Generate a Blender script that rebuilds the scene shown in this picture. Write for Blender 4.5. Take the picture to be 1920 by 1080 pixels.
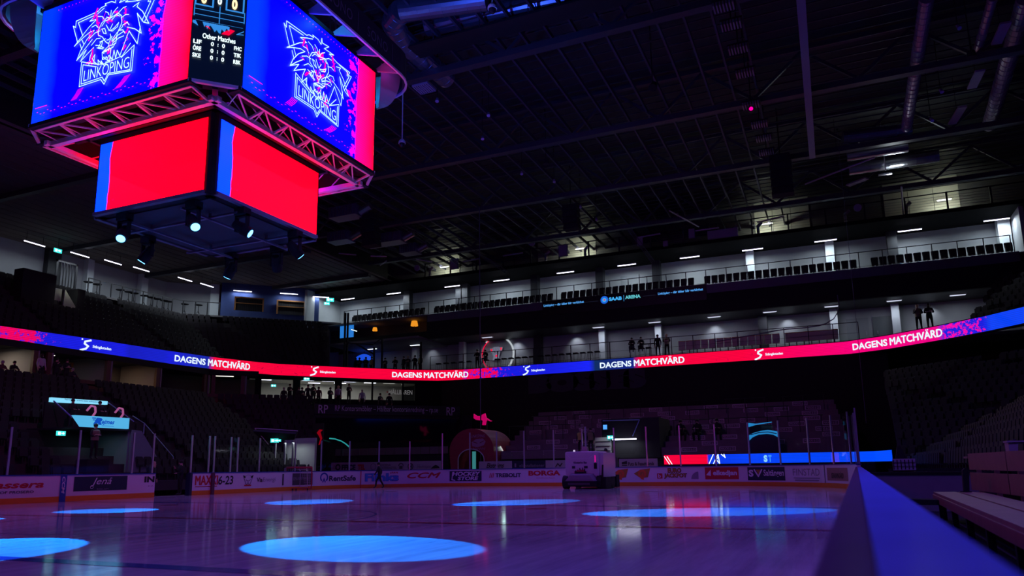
import bpy, bmesh, math, random
from mathutils import Vector, Matrix
import numpy as np
random.seed(7)
scn = bpy.context.scene
for o in list(bpy.data.objects): bpy.data.objects.remove(o)
COL = scn.collection

# ------------------------------------------------------------------ camera
FPX, X0, Y0 = 1377.64, 960.35, 624.8
YAW, PIT, ROL = [math.radians(a) for a in (23.248, 10.427, -0.758)]
CP = np.array([14.811, -14.128, 1.122])
_F = np.array([-math.sin(YAW)*math.cos(PIT), math.cos(YAW)*math.cos(PIT), math.sin(PIT)])
_R = np.array([math.cos(YAW), math.sin(YAW), 0.0]); _U = np.cross(_R, _F)
_R2 = math.cos(ROL)*_R + math.sin(ROL)*_U; _U2 = -math.sin(ROL)*_R + math.cos(ROL)*_U
cam_d = bpy.data.cameras.new('camera'); cam = bpy.data.objects.new('camera', cam_d); COL.objects.link(cam)
cam.matrix_world = Matrix([[_R2[i], _U2[i], -_F[i], CP[i]] for i in range(3)] + [[0, 0, 0, 1]])
cam_d.sensor_width = 36; cam_d.lens = 36*FPX/1920
cam_d.shift_y = (Y0-540)/1920; cam_d.shift_x = -(X0-960)/1920
cam_d.clip_start = .02; cam_d.clip_end = 300
cam_d.dof.use_dof = True; cam_d.dof.focus_distance = 38; cam_d.dof.aperture_fstop = 2.0
scn.camera = cam
def ray(px, py): return _F + _R2*(px-X0)/FPX - _U2*(py-Y0)/FPX
def onx(px, py, X): d = ray(px, py); return CP + d*(X-CP[0])/d[0]
def ony(px, py, Y): d = ray(px, py); return CP + d*(Y-CP[1])/d[1]
def onz(px, py, Z): d = ray(px, py); return CP + d*(Z-CP[2])/d[2]
def pj(p):
    q = np.array(p, float)-CP; z = q@_F
    return (X0+FPX*(q@_R2)/z, Y0-FPX*(q@_U2)/z) if z > .1 else (-9999, 9999)

# ------------------------------------------------------------------ world, exposure
w = bpy.data.worlds.new('hall_ambience'); scn.world = w; w.use_nodes = True
w.node_tree.nodes['Background'].inputs[0].default_value = (0.35, 0.16, 0.95, 1)
w.node_tree.nodes['Background'].inputs[1].default_value = 0.006
scn.view_settings.view_transform = 'Standard'
try: scn.view_settings.look = 'None'
except Exception: pass
scn.view_settings.exposure = 0.0; scn.view_settings.gamma = 1.0
scn.view_settings.use_curve_mapping = False
scn.cycles.transparent_max_bounces = 32

def lamp(kind, name, loc, energy, color, size=.5, target=None, spot=None, blend=.15, size_y=None, parent=None):
    l = bpy.data.lights.new(name, kind); l.energy = energy; l.color = color
    if kind == 'AREA':
        l.size = size
        if size_y: l.shape = 'RECTANGLE'; l.size_y = size_y
    elif kind == 'SPOT': l.spot_size = spot; l.spot_blend = blend; l.shadow_soft_size = size
    else: l.shadow_soft_size = size
    o = bpy.data.objects.new(name, l); COL.objects.link(o); o.location = loc
    if target is not None:
        o.rotation_euler = (Vector(target)-Vector(loc)).to_track_quat('-Z', 'Y').to_euler()
    return o
FILL_COL = (0.24, 0.10, 1.0)
ADDED_LAMPS2 = [('over the terrace', (2, 6, 19.8), (4, 42, 3.5), 3600, (.42, .14, .62), 60), ('aimed at the left stand', (-3, 2, 19.8), (-26, 14, 4.5), 4200, (.62, .14, .50), 75), ('aimed at the near right boards', (17, -17, 19.6), (15, -9, 1), 2600, (.05, .12, 1.0), 50), ('aimed at the near ice', (2, -16, 19.6), (7, -4, 0), 3000, (.10, .12, 1.0), 70), ('aimed at the centre ice', (8, 20, 19.8), (4, 8, 0), 2600, (.75, .05, .45), 60)]  # fill lamps added to brighten terrace, left stand, near boards and ice
ADDED_LAMPS = [((-24, -4, 19), 3600), ((-23, 22, 19), 3800), ((0, 26, 19.5), 3600), ((22, 22, 19), 2200), ((22, -6, 19), 4500)]  # overhead purple fill, added to light the whole hall

# ------------------------------------------------------------------ materials
MATS = {}
def mat(name, col, rough=.6, metal=0., emis=None, es=0., noise=.0, nscale=4., spec=.5, alpha=None):
    if name in MATS: return MATS[name]
    m = bpy.data.materials.new(name); m.use_nodes = True; nt = m.node_tree; b = nt.nodes['Principled BSDF']
    b.inputs['Base Color'].default_value = (*col, 1); b.inputs['Roughness'].default_value = rough
    b.inputs['Metallic'].default_value = metal
    b.inputs['Specular IOR Level'].default_value = spec
    if noise > 0:
        tc = nt.nodes.new('ShaderNodeTexCoord'); n = nt.nodes.new('ShaderNodeTexNoise')
        n.inputs['Scale'].default_value = nscale; n.inputs['Detail'].default_value = 5
        mr = nt.nodes.new('ShaderNodeMapRange'); mr.inputs['To Min'].default_value = 1-noise; mr.inputs['To Max'].default_value = 1+noise
        mx = nt.nodes.new('ShaderNodeMix'); mx.data_type = 'RGBA'; mx.blend_type = 'MULTIPLY'; mx.inputs[0].default_value = 1
        mx.inputs[6].default_value = (*col, 1)
        nt.links.new(tc.outputs['Object'], n.inputs['Vector']); nt.links.new(n.outputs['Fac'], mr.inputs['Value'])
        nt.links.new(mr.outputs['Result'], mx.inputs[7]); nt.links.new(mx.outputs[2], b.inputs['Base Color'])
        nt.links.new(mr.outputs['Result'], b.inputs['Roughness']) if False else None
    if emis is not None:
        b.inputs['Emission Color'].default_value = (*emis, 1); b.inputs['Emission Strength'].default_value = es
    MATS[name] = m; return m
def emit(name, col, s=1.0): return mat(name, (0.01, 0.01, 0.01), .5, emis=col, es=s)

M_dark = mat('dark_painted_steel', (.02, .02, .026), .5, .3, noise=.2)
M_black = mat('black_fabric', (.012, .012, .015), .9, noise=.2)
M_steel = mat('galvanised_steel', (.45, .45, .48), .3, .9, noise=.15, nscale=9)
M_alu = mat('brushed_aluminium', (.6, .58, .65), .35, .8, noise=.1)
M_greypaint = mat('grey_wall_paint', (.30, .32, .34), .75, noise=.12, nscale=1.2)
M_palepanel = mat('pale_panel', (.42, .42, .34), .7, noise=.1, nscale=2)
M_concrete = mat('concrete', (.16, .155, .16), .85, noise=.25, nscale=2)
M_stand = mat('stand_flooring', (.035, .033, .038), .85, noise=.2)
M_seat = mat('black_seat_shell', (.022, .019, .024), .6, noise=.15, spec=.25)
M_truss = mat('dark_roof_steel', (.075, .075, .10), .45, .4, noise=.15)
M_joist = mat('joist_steel', (.075, .075, .12), .5, .3, noise=.15)
M_deck = mat('roof_decking', (.05, .05, .055), .6, .3, noise=.2)
M_soffit = mat('brown_slatted_soffit', (.16, .13, .12), .8, noise=.2, nscale=3)
M_duct = mat('spiral_duct', (.42, .44, .48), .28, .9, noise=.1)
M_board = mat('white_dasher_plastic', (.72, .68, .74), .35, noise=.05, nscale=1.5)
M_kick = mat('yellow_kickplate', (.75, .22, .02), .4, noise=.08)
M_cap = mat('blue_cap_rail', (.02, .06, .30), .3, noise=.1)
M_red = mat('red_print', (.55, .015, .03), .5); M_bluep = mat('blue_print', (.02, .06, .35), .5)
M_navy = mat('navy_print', (.012, .014, .05), .5); M_blackp = mat('black_print', (.012, .01, .014), .5)
M_whitep = mat('white_print', (.75, .73, .78), .5); M_lblue = mat('light_blue_print', (.05, .28, .65), .5)
M_grey = mat('grey_print', (.25, .23, .28), .5); M_dgrey = mat('dark_grey_print', (.07, .07, .08), .5)
M_gold = mat('gold_print', (.45, .20, .03), .5); M_orange = mat('orange_print', (.75, .14, .03), .5)
M_wood = mat('varnished_wood', (.30, .17, .13), .45, noise=.25, nscale=6)
M_orangewood = mat('oak_frame', (.45, .20, .06), .5, noise=.2)
M_blueWall = mat('blue_wall_paint', (.03, .06, .22), .7, noise=.1)
M_tube = emit('lit_fluorescent_tube', (.80, .80, 1.0), 5.0)
M_exit = emit('lit_exit_sign', (.05, .75, .70), 1.3)
M_exitw = emit('lit_exit_pictogram', (.6, 1, 1), 2.5)
M_white_e = emit('lit_white_graphic', (.75, .95, 1.0), 1.6)
M_cyan_e = emit('lit_cyan_graphic', (.05, .45, .9), 1.0)
M_pink_e = emit('lit_pink_graphic', (1.0, .0, .35), 1.1)
M_red_e = emit('lit_red_graphic', (1.0, .0, .045), 1.0)
M_blue_e = emit('lit_blue_graphic', (.0, .06, 1.0), 1.0)

def mat_matte(name, col, gloss=.08, grough=.2, gcol=(1, 1, 1)):
    m = bpy.data.materials.new(name); m.use_nodes = True; nt = m.node_tree; nt.nodes.clear(); L = nt.links.new; N = nt.nodes.new
    out = N('ShaderNodeOutputMaterial'); d = N('ShaderNodeBsdfDiffuse'); g = N('ShaderNodeBsdfGlossy'); g.inputs['Roughness'].default_value = grough; g.inputs['Color'].default_value = (*gcol, 1)
    tc = N('ShaderNodeTexCoord'); n = N('ShaderNodeTexNoise'); n.inputs['Scale'].default_value = 3; n.inputs['Detail'].default_value = 6
    mr = N('ShaderNodeMapRange'); mr.inputs['To Min'].default_value = .88; mr.inputs['To Max'].default_value = 1.1
    mx = N('ShaderNodeMix'); mx.data_type = 'RGBA'; mx.blend_type = 'MULTIPLY'; mx.inputs[0].default_value = 1; mx.inputs[6].default_value = (*col, 1)
    L(tc.outputs['Object'], n.inputs['Vector']); L(n.outputs['Fac'], mr.inputs['Value']); L(mr.outputs['Result'], mx.inputs[7]); L(mx.outputs[2], d.inputs['Color'])
    ms = N('ShaderNodeMixShader'); ms.inputs[0].default_value = gloss; L(d.outputs[0], ms.inputs[1]); L(g.outputs[0], ms.inputs[2]); L(ms.outputs[0], out.inputs[0]); return m
def tex_glass():
    m = bpy.data.materials.new('acrylic_shield'); m.use_nodes = True; nt = m.node_tree
    nt.nodes.clear(); out = nt.nodes.new('ShaderNodeOutputMaterial')
    t = nt.nodes.new('ShaderNodeBsdfTransparent'); t.inputs[0].default_value = (.93, .93, .96, 1)
    g = nt.nodes.new('ShaderNodeBsdfGlossy'); g.inputs['Roughness'].default_value = .04
    f = nt.nodes.new('ShaderNodeFresnel'); f.inputs[0].default_value = 1.3
    mx = nt.nodes.new('ShaderNodeMixShader')
    nt.links.new(f.outputs[0], mx.inputs[0]); nt.links.new(t.outputs[0], mx.inputs[1]); nt.links.new(g.outputs[0], mx.inputs[2])
    nt.links.new(mx.outputs[0], out.inputs[0]); return m
M_glass = tex_glass()

def mat_ice():
    m = bpy.data.materials.new('resurfaced_ice'); m.use_nodes = True; nt = m.node_tree; b = nt.nodes['Principled BSDF']
    L = nt.links.new; N = nt.nodes.new
    tc = N('ShaderNodeTexCoord')
    n1 = N('ShaderNodeTexNoise'); n1.inputs['Scale'].default_value = .35; n1.inputs['Detail'].default_value = 6
    mp = N('ShaderNodeMapping'); mp.inputs['Scale'].default_value = (3.2, .22, 1); mp.inputs['Rotation'].default_value = (0, 0, .35)
    L(tc.outputs['Object'], mp.inputs[0])
    n2 = N('ShaderNodeTexNoise'); n2.inputs['Scale'].default_value = 1.2; n2.inputs['Detail'].default_value = 8
    L(mp.outputs[0], n2.inputs['Vector']); L(tc.outputs['Object'], n1.inputs['Vector'])
    r = N('ShaderNodeValToRGB'); r.color_ramp.elements[0].position = .36; r.color_ramp.elements[1].position = .66
    r.color_ramp.elements[0].color = (.36, .33, .40, 1); r.color_ramp.elements[1].color = (.72, .68, .76, 1)
    n4 = N('ShaderNodeTexNoise'); n4.inputs['Scale'].default_value = .9; n4.inputs['Detail'].default_value = 10; n4.inputs['Roughness'].default_value = .7; L(mp.outputs[0], n4.inputs['Vector'])
    av = N('ShaderNodeMath'); av.operation = 'MULTIPLY_ADD'; av.inputs[1].default_value = .6; L(n4.outputs[0], av.inputs[0]); hf = N('ShaderNodeMath'); hf.operation = 'MULTIPLY'; hf.inputs[1].default_value = .4; L(n1.outputs[0], hf.inputs[0]); L(hf.outputs[0], av.inputs[2])
    L(av.outputs[0], r.inputs[0]); L(r.outputs[0], b.inputs['Base Color'])
    mr = N('ShaderNodeMapRange'); mr.inputs['To Min'].default_value = .03; mr.inputs['To Max'].default_value = .15
    L(n2.outputs[0], mr.inputs[0]); L(mr.outputs[0], b.inputs['Roughness'])
    bp = N('ShaderNodeBump'); bp.inputs['Strength'].default_value = .10; bp.inputs['Distance'].default_value = .01
    n3 = N('ShaderNodeTexNoise'); n3.inputs['Scale'].default_value = 5; n3.inputs['Detail'].default_value = 3
    L(mp.outputs[0], n3.inputs['Vector']); L(n3.outputs[0], bp.inputs['Height']); L(bp.outputs[0], b.inputs['Normal'])
    b.inputs['IOR'].default_value = 1.31
    return m
M_ice = mat_ice()

def mat_led(name, stopsA, stopsB, stopsP, total, nscale, es=1.0, lines=60., seedoff=0., edge=.0, thr2=None):
    """LED screen picture: colour A/B/splatter amount all vary along UV.x (metres/total)"""
    m = bpy.data.materials.new(name); m.use_nodes = True; nt = m.node_tree; b = nt.nodes['Principled BSDF']
    L = nt.links.new; N = nt.nodes.new
    uv = N('ShaderNodeUVMap'); sx = N('ShaderNodeSeparateXYZ'); L(uv.outputs[0], sx.inputs[0])
    nz = N('ShaderNodeTexNoise'); nz.inputs['Scale'].default_value = nscale; nz.inputs['Detail'].default_value = 9; nz.inputs['Roughness'].default_value = .72
    mp = N('ShaderNodeMapping'); mp.inputs['Scale'].default_value = (1, 1, 1); mp.inputs['Location'].default_value = (seedoff, seedoff, 0)
    L(uv.outputs[0], mp.inputs[0]); L(mp.outputs[0], nz.inputs['Vector'])
    dv = N('ShaderNodeMath'); dv.operation = 'DIVIDE'; dv.inputs[1].default_value = total; L(sx.outputs[0], dv.inputs[0])
    # ragged boundary: wobble the lookup by low-frequency noise
    wz = N('ShaderNodeTexNoise'); wz.inputs['Scale'].default_value = 1.3; wz.inputs['Detail'].default_value = 6
    L(mp.outputs[0], wz.inputs['Vector'])
    wm = N('ShaderNodeMath'); wm.operation = 'MULTIPLY_ADD'; wm.inputs[1].default_value = edge; wm.inputs[2].default_value = -edge*.5
    L(wz.outputs[0], wm.inputs[0])
    ad = N('ShaderNodeMath'); ad.operation = 'ADD'; L(dv.outputs[0], ad.inputs[0]); L(wm.outputs[0], ad.inputs[1])
    def ramp(stops, src, interp='LINEAR', grey=False):
        r = N('ShaderNodeValToRGB'); cr = r.color_ramp; cr.interpolation = interp
        while len(cr.elements) > 1: cr.elements.remove(cr.elements[-1])
        for i, (p, c) in enumerate(stops):
            e = cr.elements[0] if i == 0 else cr.elements.new(min(1, max(0, p/total)))
            if i == 0: e.position = min(1, max(0, p/total))
            e.color = (c, c, c, 1) if grey else (*c, 1)
        L(src, r.inputs[0]); return r
    rA = ramp(stopsA, ad.outputs[0]); rB = ramp(stopsB, dv.outputs[0]); rP = ramp(stopsP, dv.outputs[0], grey=True)
    lt = N('ShaderNodeMath'); lt.operation = 'LESS_THAN'
    # noise < threshold derived from p (noise centred .5)
    th = N('ShaderNodeMapRange'); th.inputs['To Min'].default_value = .26; th.inputs['To Max'].default_value = .62
    L(rP.outputs[0], th.inputs[0]); L(nz.outputs[0], lt.inputs[0]); L(th.outputs[0], lt.inputs[1])
    mx = N('ShaderNodeMix'); mx.data_type = 'RGBA'; L(lt.outputs[0], mx.inputs[0]); L(rA.outputs[0], mx.inputs[6]); L(rB.outputs[0], mx.inputs[7])
    # LED pixel rows
    sn = N('ShaderNodeMath'); sn.operation = 'MULTIPLY'; sn.inputs[1].default_value = lines; L(sx.outputs[1], sn.inputs[0])
    si = N('ShaderNodeMath'); si.operation = 'SINE'; L(sn.outputs[0], si.inputs[0])
    sm = N('ShaderNodeMapRange'); sm.inputs['From Min'].default_value = -1; sm.inputs['To Min'].default_value = .8; sm.inputs['To Max'].default_value = 1.08
    L(si.outputs[0], sm.inputs[0])
    ml = N('ShaderNodeMath'); ml.operation = 'MULTIPLY'; ml.inputs[1].default_value = es; L(sm.outputs[0], ml.inputs[0])
    L(mx.outputs[2], b.inputs['Emission Color']); L(ml.outputs[0], b.inputs['Emission Strength'])
    b.inputs['Base Color'].default_value = (.01, .01, .012, 1); b.inputs['Roughness'].default_value = .5
    return m

# ------------------------------------------------------------------ mesh builder
class MB:
    def __init__(s): s.v = []; s.f = []; s.mi = []; s.uv = {}
    def add(s, vs, fs, mi=0):
        o = len(s.v); s.v += [tuple(map(float, p)) for p in vs]
        for f in fs: s.f.append([o+i for i in f]); s.mi.append(mi)
        return s
    def box(s, a, b, mi=0):
        x0, y0, z0 = [min(p, q) for p, q in zip(a, b)]; x1, y1, z1 = [max(p, q) for p, q in zip(a, b)]
        return s.add([(x0,y0,z0),(x1,y0,z0),(x1,y1,z0),(x0,y1,z0),(x0,y0,z1),(x1,y0,z1),(x1,y1,z1),(x0,y1,z1)],
                     [(3,2,1,0),(4,5,6,7),(0,1,5,4),(1,2,6,5),(2,3,7,6),(3,0,4,7)], mi)
    def obox(s, c, ax, ay, hx, hy, z0, z1, mi=0):
        c = np.array(c[:2], float); ax = np.array(ax[:2], float); ay = np.array(ay[:2], float)
        P = [c-ax*hx-ay*hy, c+ax*hx-ay*hy, c+ax*hx+ay*hy, c-ax*hx+ay*hy]
        return s.add([(p[0], p[1], z0) for p in P]+[(p[0], p[1], z1) for p in P],
                     [(3,2,1,0),(4,5,6,7),(0,1,5,4),(1,2,6,5),(2,3,7,6),(3,0,4,7)], mi)
    def tube(s, p, q, r, n=6, mi=0, r2=None):
        p = Vector(p); q = Vector(q); d = (q-p)
        if d.length < 1e-6: return s
        d.normalize(); u = d.orthogonal().normalized(); w = d.cross(u); r2 = r if r2 is None else r2
        vs = []
        for c, rr in ((p, r), (q, r2)):
            for i in range(n):
                a = 2*math.pi*i/n; vs.append(c+u*math.cos(a)*rr+w*math.sin(a)*rr)
        fs = [(i, (i+1) % n, n+(i+1) % n, n+i) for i in range(n)]+[tuple(range(n))[::-1], tuple(range(n, 2*n))]
        return s.add(vs, fs, mi)
    def bar(s, p, q, w=.05, h=.05, mi=0):
        p = Vector(p); q = Vector(q); d = (q-p).normalized()
        up = Vector((0, 0, 1)) if abs(d.z) < .95 else Vector((1, 0, 0))
        u = d.cross(up).normalized()*w/2; v = u.cross(d).normalized()*h/2
        vs = [p-u-v, p+u-v, p+u+v, p-u+v, q-u-v, q+u-v, q+u+v, q-u+v]
        return s.add(vs, [(3,2,1,0),(4,5,6,7),(0,1,5,4),(1,2,6,5),(2,3,7,6),(3,0,4,7)], mi)
    def poly_tube(s, pts, r, n=6, mi=0):
        for a, b in zip(pts, pts[1:]): s.tube(a, b, r, n, mi)
        return s
    def quad(s, a, b, c, d, mi=0): return s.add([a, b, c, d], [(0, 1, 2, 3)], mi)
    def lathe(s, c, prof, n=12, mi=0):
        c = Vector(c); vs = []
        for r, z in prof:
            for i in range(n):
                a = 2*math.pi*i/n; vs.append((c.x+r*math.cos(a), c.y+r*math.sin(a), c.z+z))
        fs = []
        for k in range(len(prof)-1):
            for i in range(n): fs.append((k*n+i, k*n+(i+1) % n, (k+1)*n+(i+1) % n, (k+1)*n+i))
        fs += [tuple(range(n))[::-1], tuple(range((len(prof)-1)*n, len(prof)*n))]
        return s.add(vs, fs, mi)
    def prism(s, poly, o, eu, ev, en, t, mi=0):
        """2D polygon extruded: o + u*eu + v*ev, thickness t along en"""
        o = np.array(o, float); eu = np.array(eu, float); ev = np.array(ev, float); en = np.array(en, float)
        n = len(poly); A = [o+u*eu+v*ev for u, v in poly]; B = [a+en*t for a in A]
        return s.add(A+B, [tuple(range(n))[::-1], tuple(range(n, 2*n))]+[(i, (i+1) % n, n+(i+1) % n, n+i) for i in range(n)], mi)
def smooth_bevel(o, wd=.02, seg=2):
    md = o.modifiers.new('bevel', 'BEVEL'); md.width = wd; md.segments = seg; md.limit_method = 'ANGLE'
def wloc(p):
    l = Vector((0, 0, 0))
    while p is not None: l = l+p.location; p = p.parent
    return l
def obj(name, mb, m, parent=None, kind=None, uv=None, smooth=False):
    me = bpy.data.meshes.new(name); base = wloc(parent)
    V = [(p[0]-base.x, p[1]-base.y, p[2]-base.z) for p in mb.v]
    me.from_pydata(V, [], mb.f)
    for mm in (m if isinstance(m, (list, tuple)) else [m]): me.materials.append(mm)
    if isinstance(m, (list, tuple)): me.polygons.foreach_set('material_index', mb.mi)
    if uv is not None:
        l = me.uv_layers.new(name='UVMap')
        for lp in me.loops: l.data[lp.index].uv = uv[lp.vertex_index]
    if smooth:
        for p in me.polygons: p.use_smooth = True
    bm = bmesh.new(); bm.from_mesh(me); bmesh.ops.recalc_face_normals(bm, faces=bm.faces)
    if any(len(e.link_faces) == 1 for e in bm.edges):          # open sheets: front side towards the middle of the hall
        for f_ in bm.faces:
            if f_.normal.dot(Vector((CP[0], CP[1], 1.2))-(f_.calc_center_median()+base)) < 0: f_.normal_flip()
    bm.to_mesh(me); bm.free()
    me.update(); o = bpy.data.objects.new(name, me); COL.objects.link(o)
    if parent is not None: o.parent = parent
    if kind: o['kind'] = kind
    return o
def tag(o, label, cat, group=None, kind=None):
    o['label'] = label; o['category'] = cat
    if group: o['group'] = group
    if kind: o['kind'] = kind
    return o
def thing(name, label, cat, loc=(0, 0, 0), group=None):
    o = bpy.data.objects.new(name, None); COL.objects.link(o); o.location = loc; o.empty_display_size = .2
    return tag(o, label, cat, group)
def struct(name, mb, m, label=None):
    o = obj(name, mb, m); o['kind'] = 'structure'
    if label: o['label'] = label
    return o
def dup(root, loc, rotz=None, label=None, group=None):
    r = root.copy(); COL.objects.link(r); r.location = loc
    if rotz is not None: r.rotation_euler = (0, 0, rotz)
    if label: r['label'] = label
    if group: r['group'] = group
    for ch in list(root.children):
        c = ch.copy(); COL.objects.link(c); c.parent = r
        for g in list(ch.children):
            d = g.copy(); COL.objects.link(d); d.parent = c
    return r

# ------------------------------------------------------------------ paths and lettering
class Path:
    def __init__(s, pts):
        s.p = [np.array(p, float) for p in pts]; s.s = [0.]
        for a, b in zip(s.p, s.p[1:]): s.s.append(s.s[-1]+float(np.linalg.norm(b-a)))
        s.L = s.s[-1]
    def at(s, u):
        u = min(max(u, 0), s.L-1e-6)
        lo, hi = 0, len(s.s)-2
        while lo < hi:
            m = (lo+hi+1)//2
            if s.s[m] <= u: lo = m
            else: hi = m-1
        t = (u-s.s[lo])/(s.s[lo+1]-s.s[lo]); d = (s.p[lo+1]-s.p[lo])/(s.s[lo+1]-s.s[lo])
        return s.p[lo]*(1-t)+s.p[lo+1]*t, np.array([d[1], -d[0]])   # right-hand normal (towards the rink when walking left->far->right)
    def u_px(s, px, z):
        best = None; N = 1500
        prev = None
        for i in range(N+1):
            u = s.L*i/N; q, _ = s.at(u); x = pj((q[0], q[1], z))[0]
            if prev is not None and prev[1] > -9000 and (prev[1]-px)*(x-px) <= 0 and x > prev[1]:
                return prev[0]+(u-prev[0])*(px-prev[1])/(x-prev[1]+1e-9)
            prev = (u, x)
        return 0.
    def z_px(s, u, py):
        """height on the path at u that is seen at image row py"""
        q, _ = s.at(u); a = pj((q[0], q[1], 0))[1]; b = pj((q[0], q[1], 1))[1]; return (py-a)/(b-a)
def rounded(pts_fn, n): return [pts_fn(i/n) for i in range(n+1)]
def seg_fine(pts, step=1.0):
    out = [pts[0]]
    for a, b in zip(pts, pts[1:]):
        a = np.array(a, float); b = np.array(b, float); n = max(1, int(np.linalg.norm(b-a)/step))
        for i in range(1, n+1): out.append(tuple(a+(b-a)*i/n))
    return out
_tc = {}
def text2d(s, bold=.0, shear=0., spacing=1., res=3):
    k = (s, bold, shear, spacing, res)
    if k in _tc: return _tc[k]
    c = bpy.data.curves.new('t', 'FONT'); c.body = s; c.size = 1; c.offset = bold; c.shear = shear; c.space_character = spacing
    c.resolution_u = res; c.fill_mode = 'FRONT' if hasattr(c, 'fill_mode') else c.fill_mode
    o = bpy.data.objects.new('t', c); COL.objects.link(o)
    dg = bpy.context.evaluated_depsgraph_get(); me = o.evaluated_get(dg).to_mesh()
    V = np.array([v.co[:2] for v in me.vertices]); Fs = [tuple(p.vertices) for p in me.polygons]
    bpy.data.objects.remove(o); bpy.data.curves.remove(c)
    if len(V):
        V = V-V.min(0); V = V/np.maximum(V.max(0), 1e-6)
    _tc[k] = (V, Fs); return _tc[k]
class Flat:
    """2-D drawing in (u,v); placed on a surface by a function; later strokes lie a few millimetres proud of earlier ones"""
    def __init__(s): s.v = []; s.f = []; s.mi = []; s.w = []; s.k = 0
    def add(s, V, F, mi=0):
        o = len(s.v); s.v += [tuple(map(float, p)) for p in V]; s.w += [min(s.k, 12)]*(len(s.v)-len(s.w))
        for f in F: s.f.append([o+i for i in f]); s.mi.append(mi)
        return s
    def text(s, t, u0, v0, u1, v1, bold=0., shear=0., mi=0, spacing=1., rot=False):
        s.k += 1
        if bold > 0 and 'M' in t and not rot:               # heavy M: overlay shifted strokes instead of an outline offset
            d = bold*abs(v1-v0)*.8
            for du, dv in ((-d, 0), (d, 0), (0, -d*.7), (0, d*.7)):
                V, F = text2d(t, 0., shear, spacing); s.add([(u0+p[0]*(u1-u0)+du, v0+p[1]*(v1-v0)+dv) for p in V], F, mi); s.k += .25
            return s
        V, F = text2d(t, bold, shear, spacing)
        if rot: W = [(u0+p[1]*(u1-u0), v1-p[0]*(v1-v0)) for p in V]
        else: W = [(u0+p[0]*(u1-u0), v0+p[1]*(v1-v0)) for p in V]
        return s.add(W, F, mi)
    def rect(s, u0, v0, u1, v1, mi=0, n=1):
        s.k += 1; n = 14 if n > 1 else 1
        for i in range(n):
            a = u0+(u1-u0)*i/n; b = u0+(u1-u0)*(i+1)/n
            s.add([(a, v0), (b, v0), (b, v1), (a, v1)], [(0, 1, 2, 3)], mi)
        return s
    def poly(s, pts, mi=0): s.k += 1; return s.add(pts, [tuple(range(len(pts)))], mi)
    def line(s, pts, w=.03, mi=0):
        s.k += 1
        for a, b in zip(pts, pts[1:]):
            a = np.array(a, float); b = np.array(b, float); d = b-a; l = np.linalg.norm(d)
            if l < 1e-6: continue
            d /= l; n = np.array([-d[1], d[0]])*w/2; e = d*w*.35
            s.add([a-n-e, b-n+e, b+n+e, a+n-e], [(0, 1, 2, 3)], mi)
        return s
    def ring(s, cu, cv, ro, ri, mi=0, n=20, a0=0, a1=2*math.pi, asp=1.):
        s.k += 1
        for i in range(n):
            a = a0+(a1-a0)*i/n; b = a0+(a1-a0)*(i+1)/n
            s.add([(cu+asp*ri*math.cos(a), cv+ri*math.sin(a)), (cu+asp*ro*math.cos(a), cv+ro*math.sin(a)), (cu+asp*ro*math.cos(b), cv+ro*math.sin(b)), (cu+asp*ri*math.cos(b), cv+ri*math.sin(b))], [(0, 1, 2, 3)], mi)
        return s
    def place(s, fn, gap=.002):
        mb = MB(); u, v = s.v[0]; o = np.array(fn(u, v), float); a = np.array(fn(u+.02, v), float)-o; b = np.array(fn(u, v+.02), float)-o
        n = np.cross(a, b); n /= max(np.linalg.norm(n), 1e-12)
        if n.dot(np.array([CP[0], CP[1], 6.])-o) < 0: n = -n
        mb.v = [tuple(np.array(fn(u, v), float)+n*gap*w) for (u, v), w in zip(s.v, s.w)]; mb.f = s.f; mb.mi = s.mi; return mb
def on_path(path, off, u0=0, z0=0):
    def fn(u, v):
        q, n = path.at(u0+u); return (q[0]+n[0]*off, q[1]+n[1]*off, z0+v)
    return fn
def on_plane(o, eu, ev):
    o = np.array(o, float); eu = np.array(eu, float); ev = np.array(ev, float)
    return lambda u, v: o+eu*u+ev*v
def arc(cx, cy, r, a0, a1, n): return [(cx+r*math.cos(a0+(a1-a0)*i/n), cy+r*math.sin(a0+(a1-a0)*i/n)) for i in range(n+1)]
PI = math.pi
# ================================================================== the hall
mb = MB(); mb.box((-60, -40, -.4), (60, 62, -.05)); struct('floor', mb, M_concrete)
RR = 8.5
rink_pts = [(-15, -20)]+[(-15, y) for y in np.arange(-19, 21.5, 1.)]+arc(-15+RR, 30-RR, RR, PI, PI/2, 16)+[(x, 30) for x in np.arange(-6, 7.1, 1)]+arc(15.6-RR, 30-RR, RR, PI/2, 0, 16)
near = lambda y: 14.81+(y+14.13)*.0245
rink_pts += [(near(y), y) for y in np.arange(20.5, -19, -1.)]
RK = Path(rink_pts)
# ice sheet follows the boards
mb = MB(); q = [(x-.0, y, .0) for x, y in rink_pts]; mb.add(q+[(p[0], p[1], -.04) for p in q], [tuple(range(len(q)))[::-1], tuple(range(len(q), 2*len(q)))]+[(i, i+1, len(q)+i+1, len(q)+i) for i in range(len(q)-1)])
ice = struct('floor_ice', mb, M_ice); ice['label'] = 'smooth glossy ice sheet inside the rink boards'
fl = Flat()
M_iceline_r = mat('painted_red_line', (.35, .03, .08), .12); M_iceline_b = mat('painted_blue_line', (.03, .06, .35), .12)
fl.rect(-15, -.15, 15.1, .15, 0)
for yy in (-7.29, 7.29): fl.rect(-15, yy-.15, 15.2, yy+.15, 1)
fl.rect(-13.6, 25.97, 14.2, 26.03, 0)
fl.ring(0, 0, 4.53, 4.47, 1, 48)
for cx in (-7, 7):
    fl.ring(cx, 20, 4.53, 4.47, 0, 48); fl.ring(cx, 20, .3, 0, 0, 16); fl.ring(cx, 5.6, .3, 0, 0, 16)
fl.ring(0, 26, 1.83, 1.78, 0, 20, PI, 2*PI)
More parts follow.
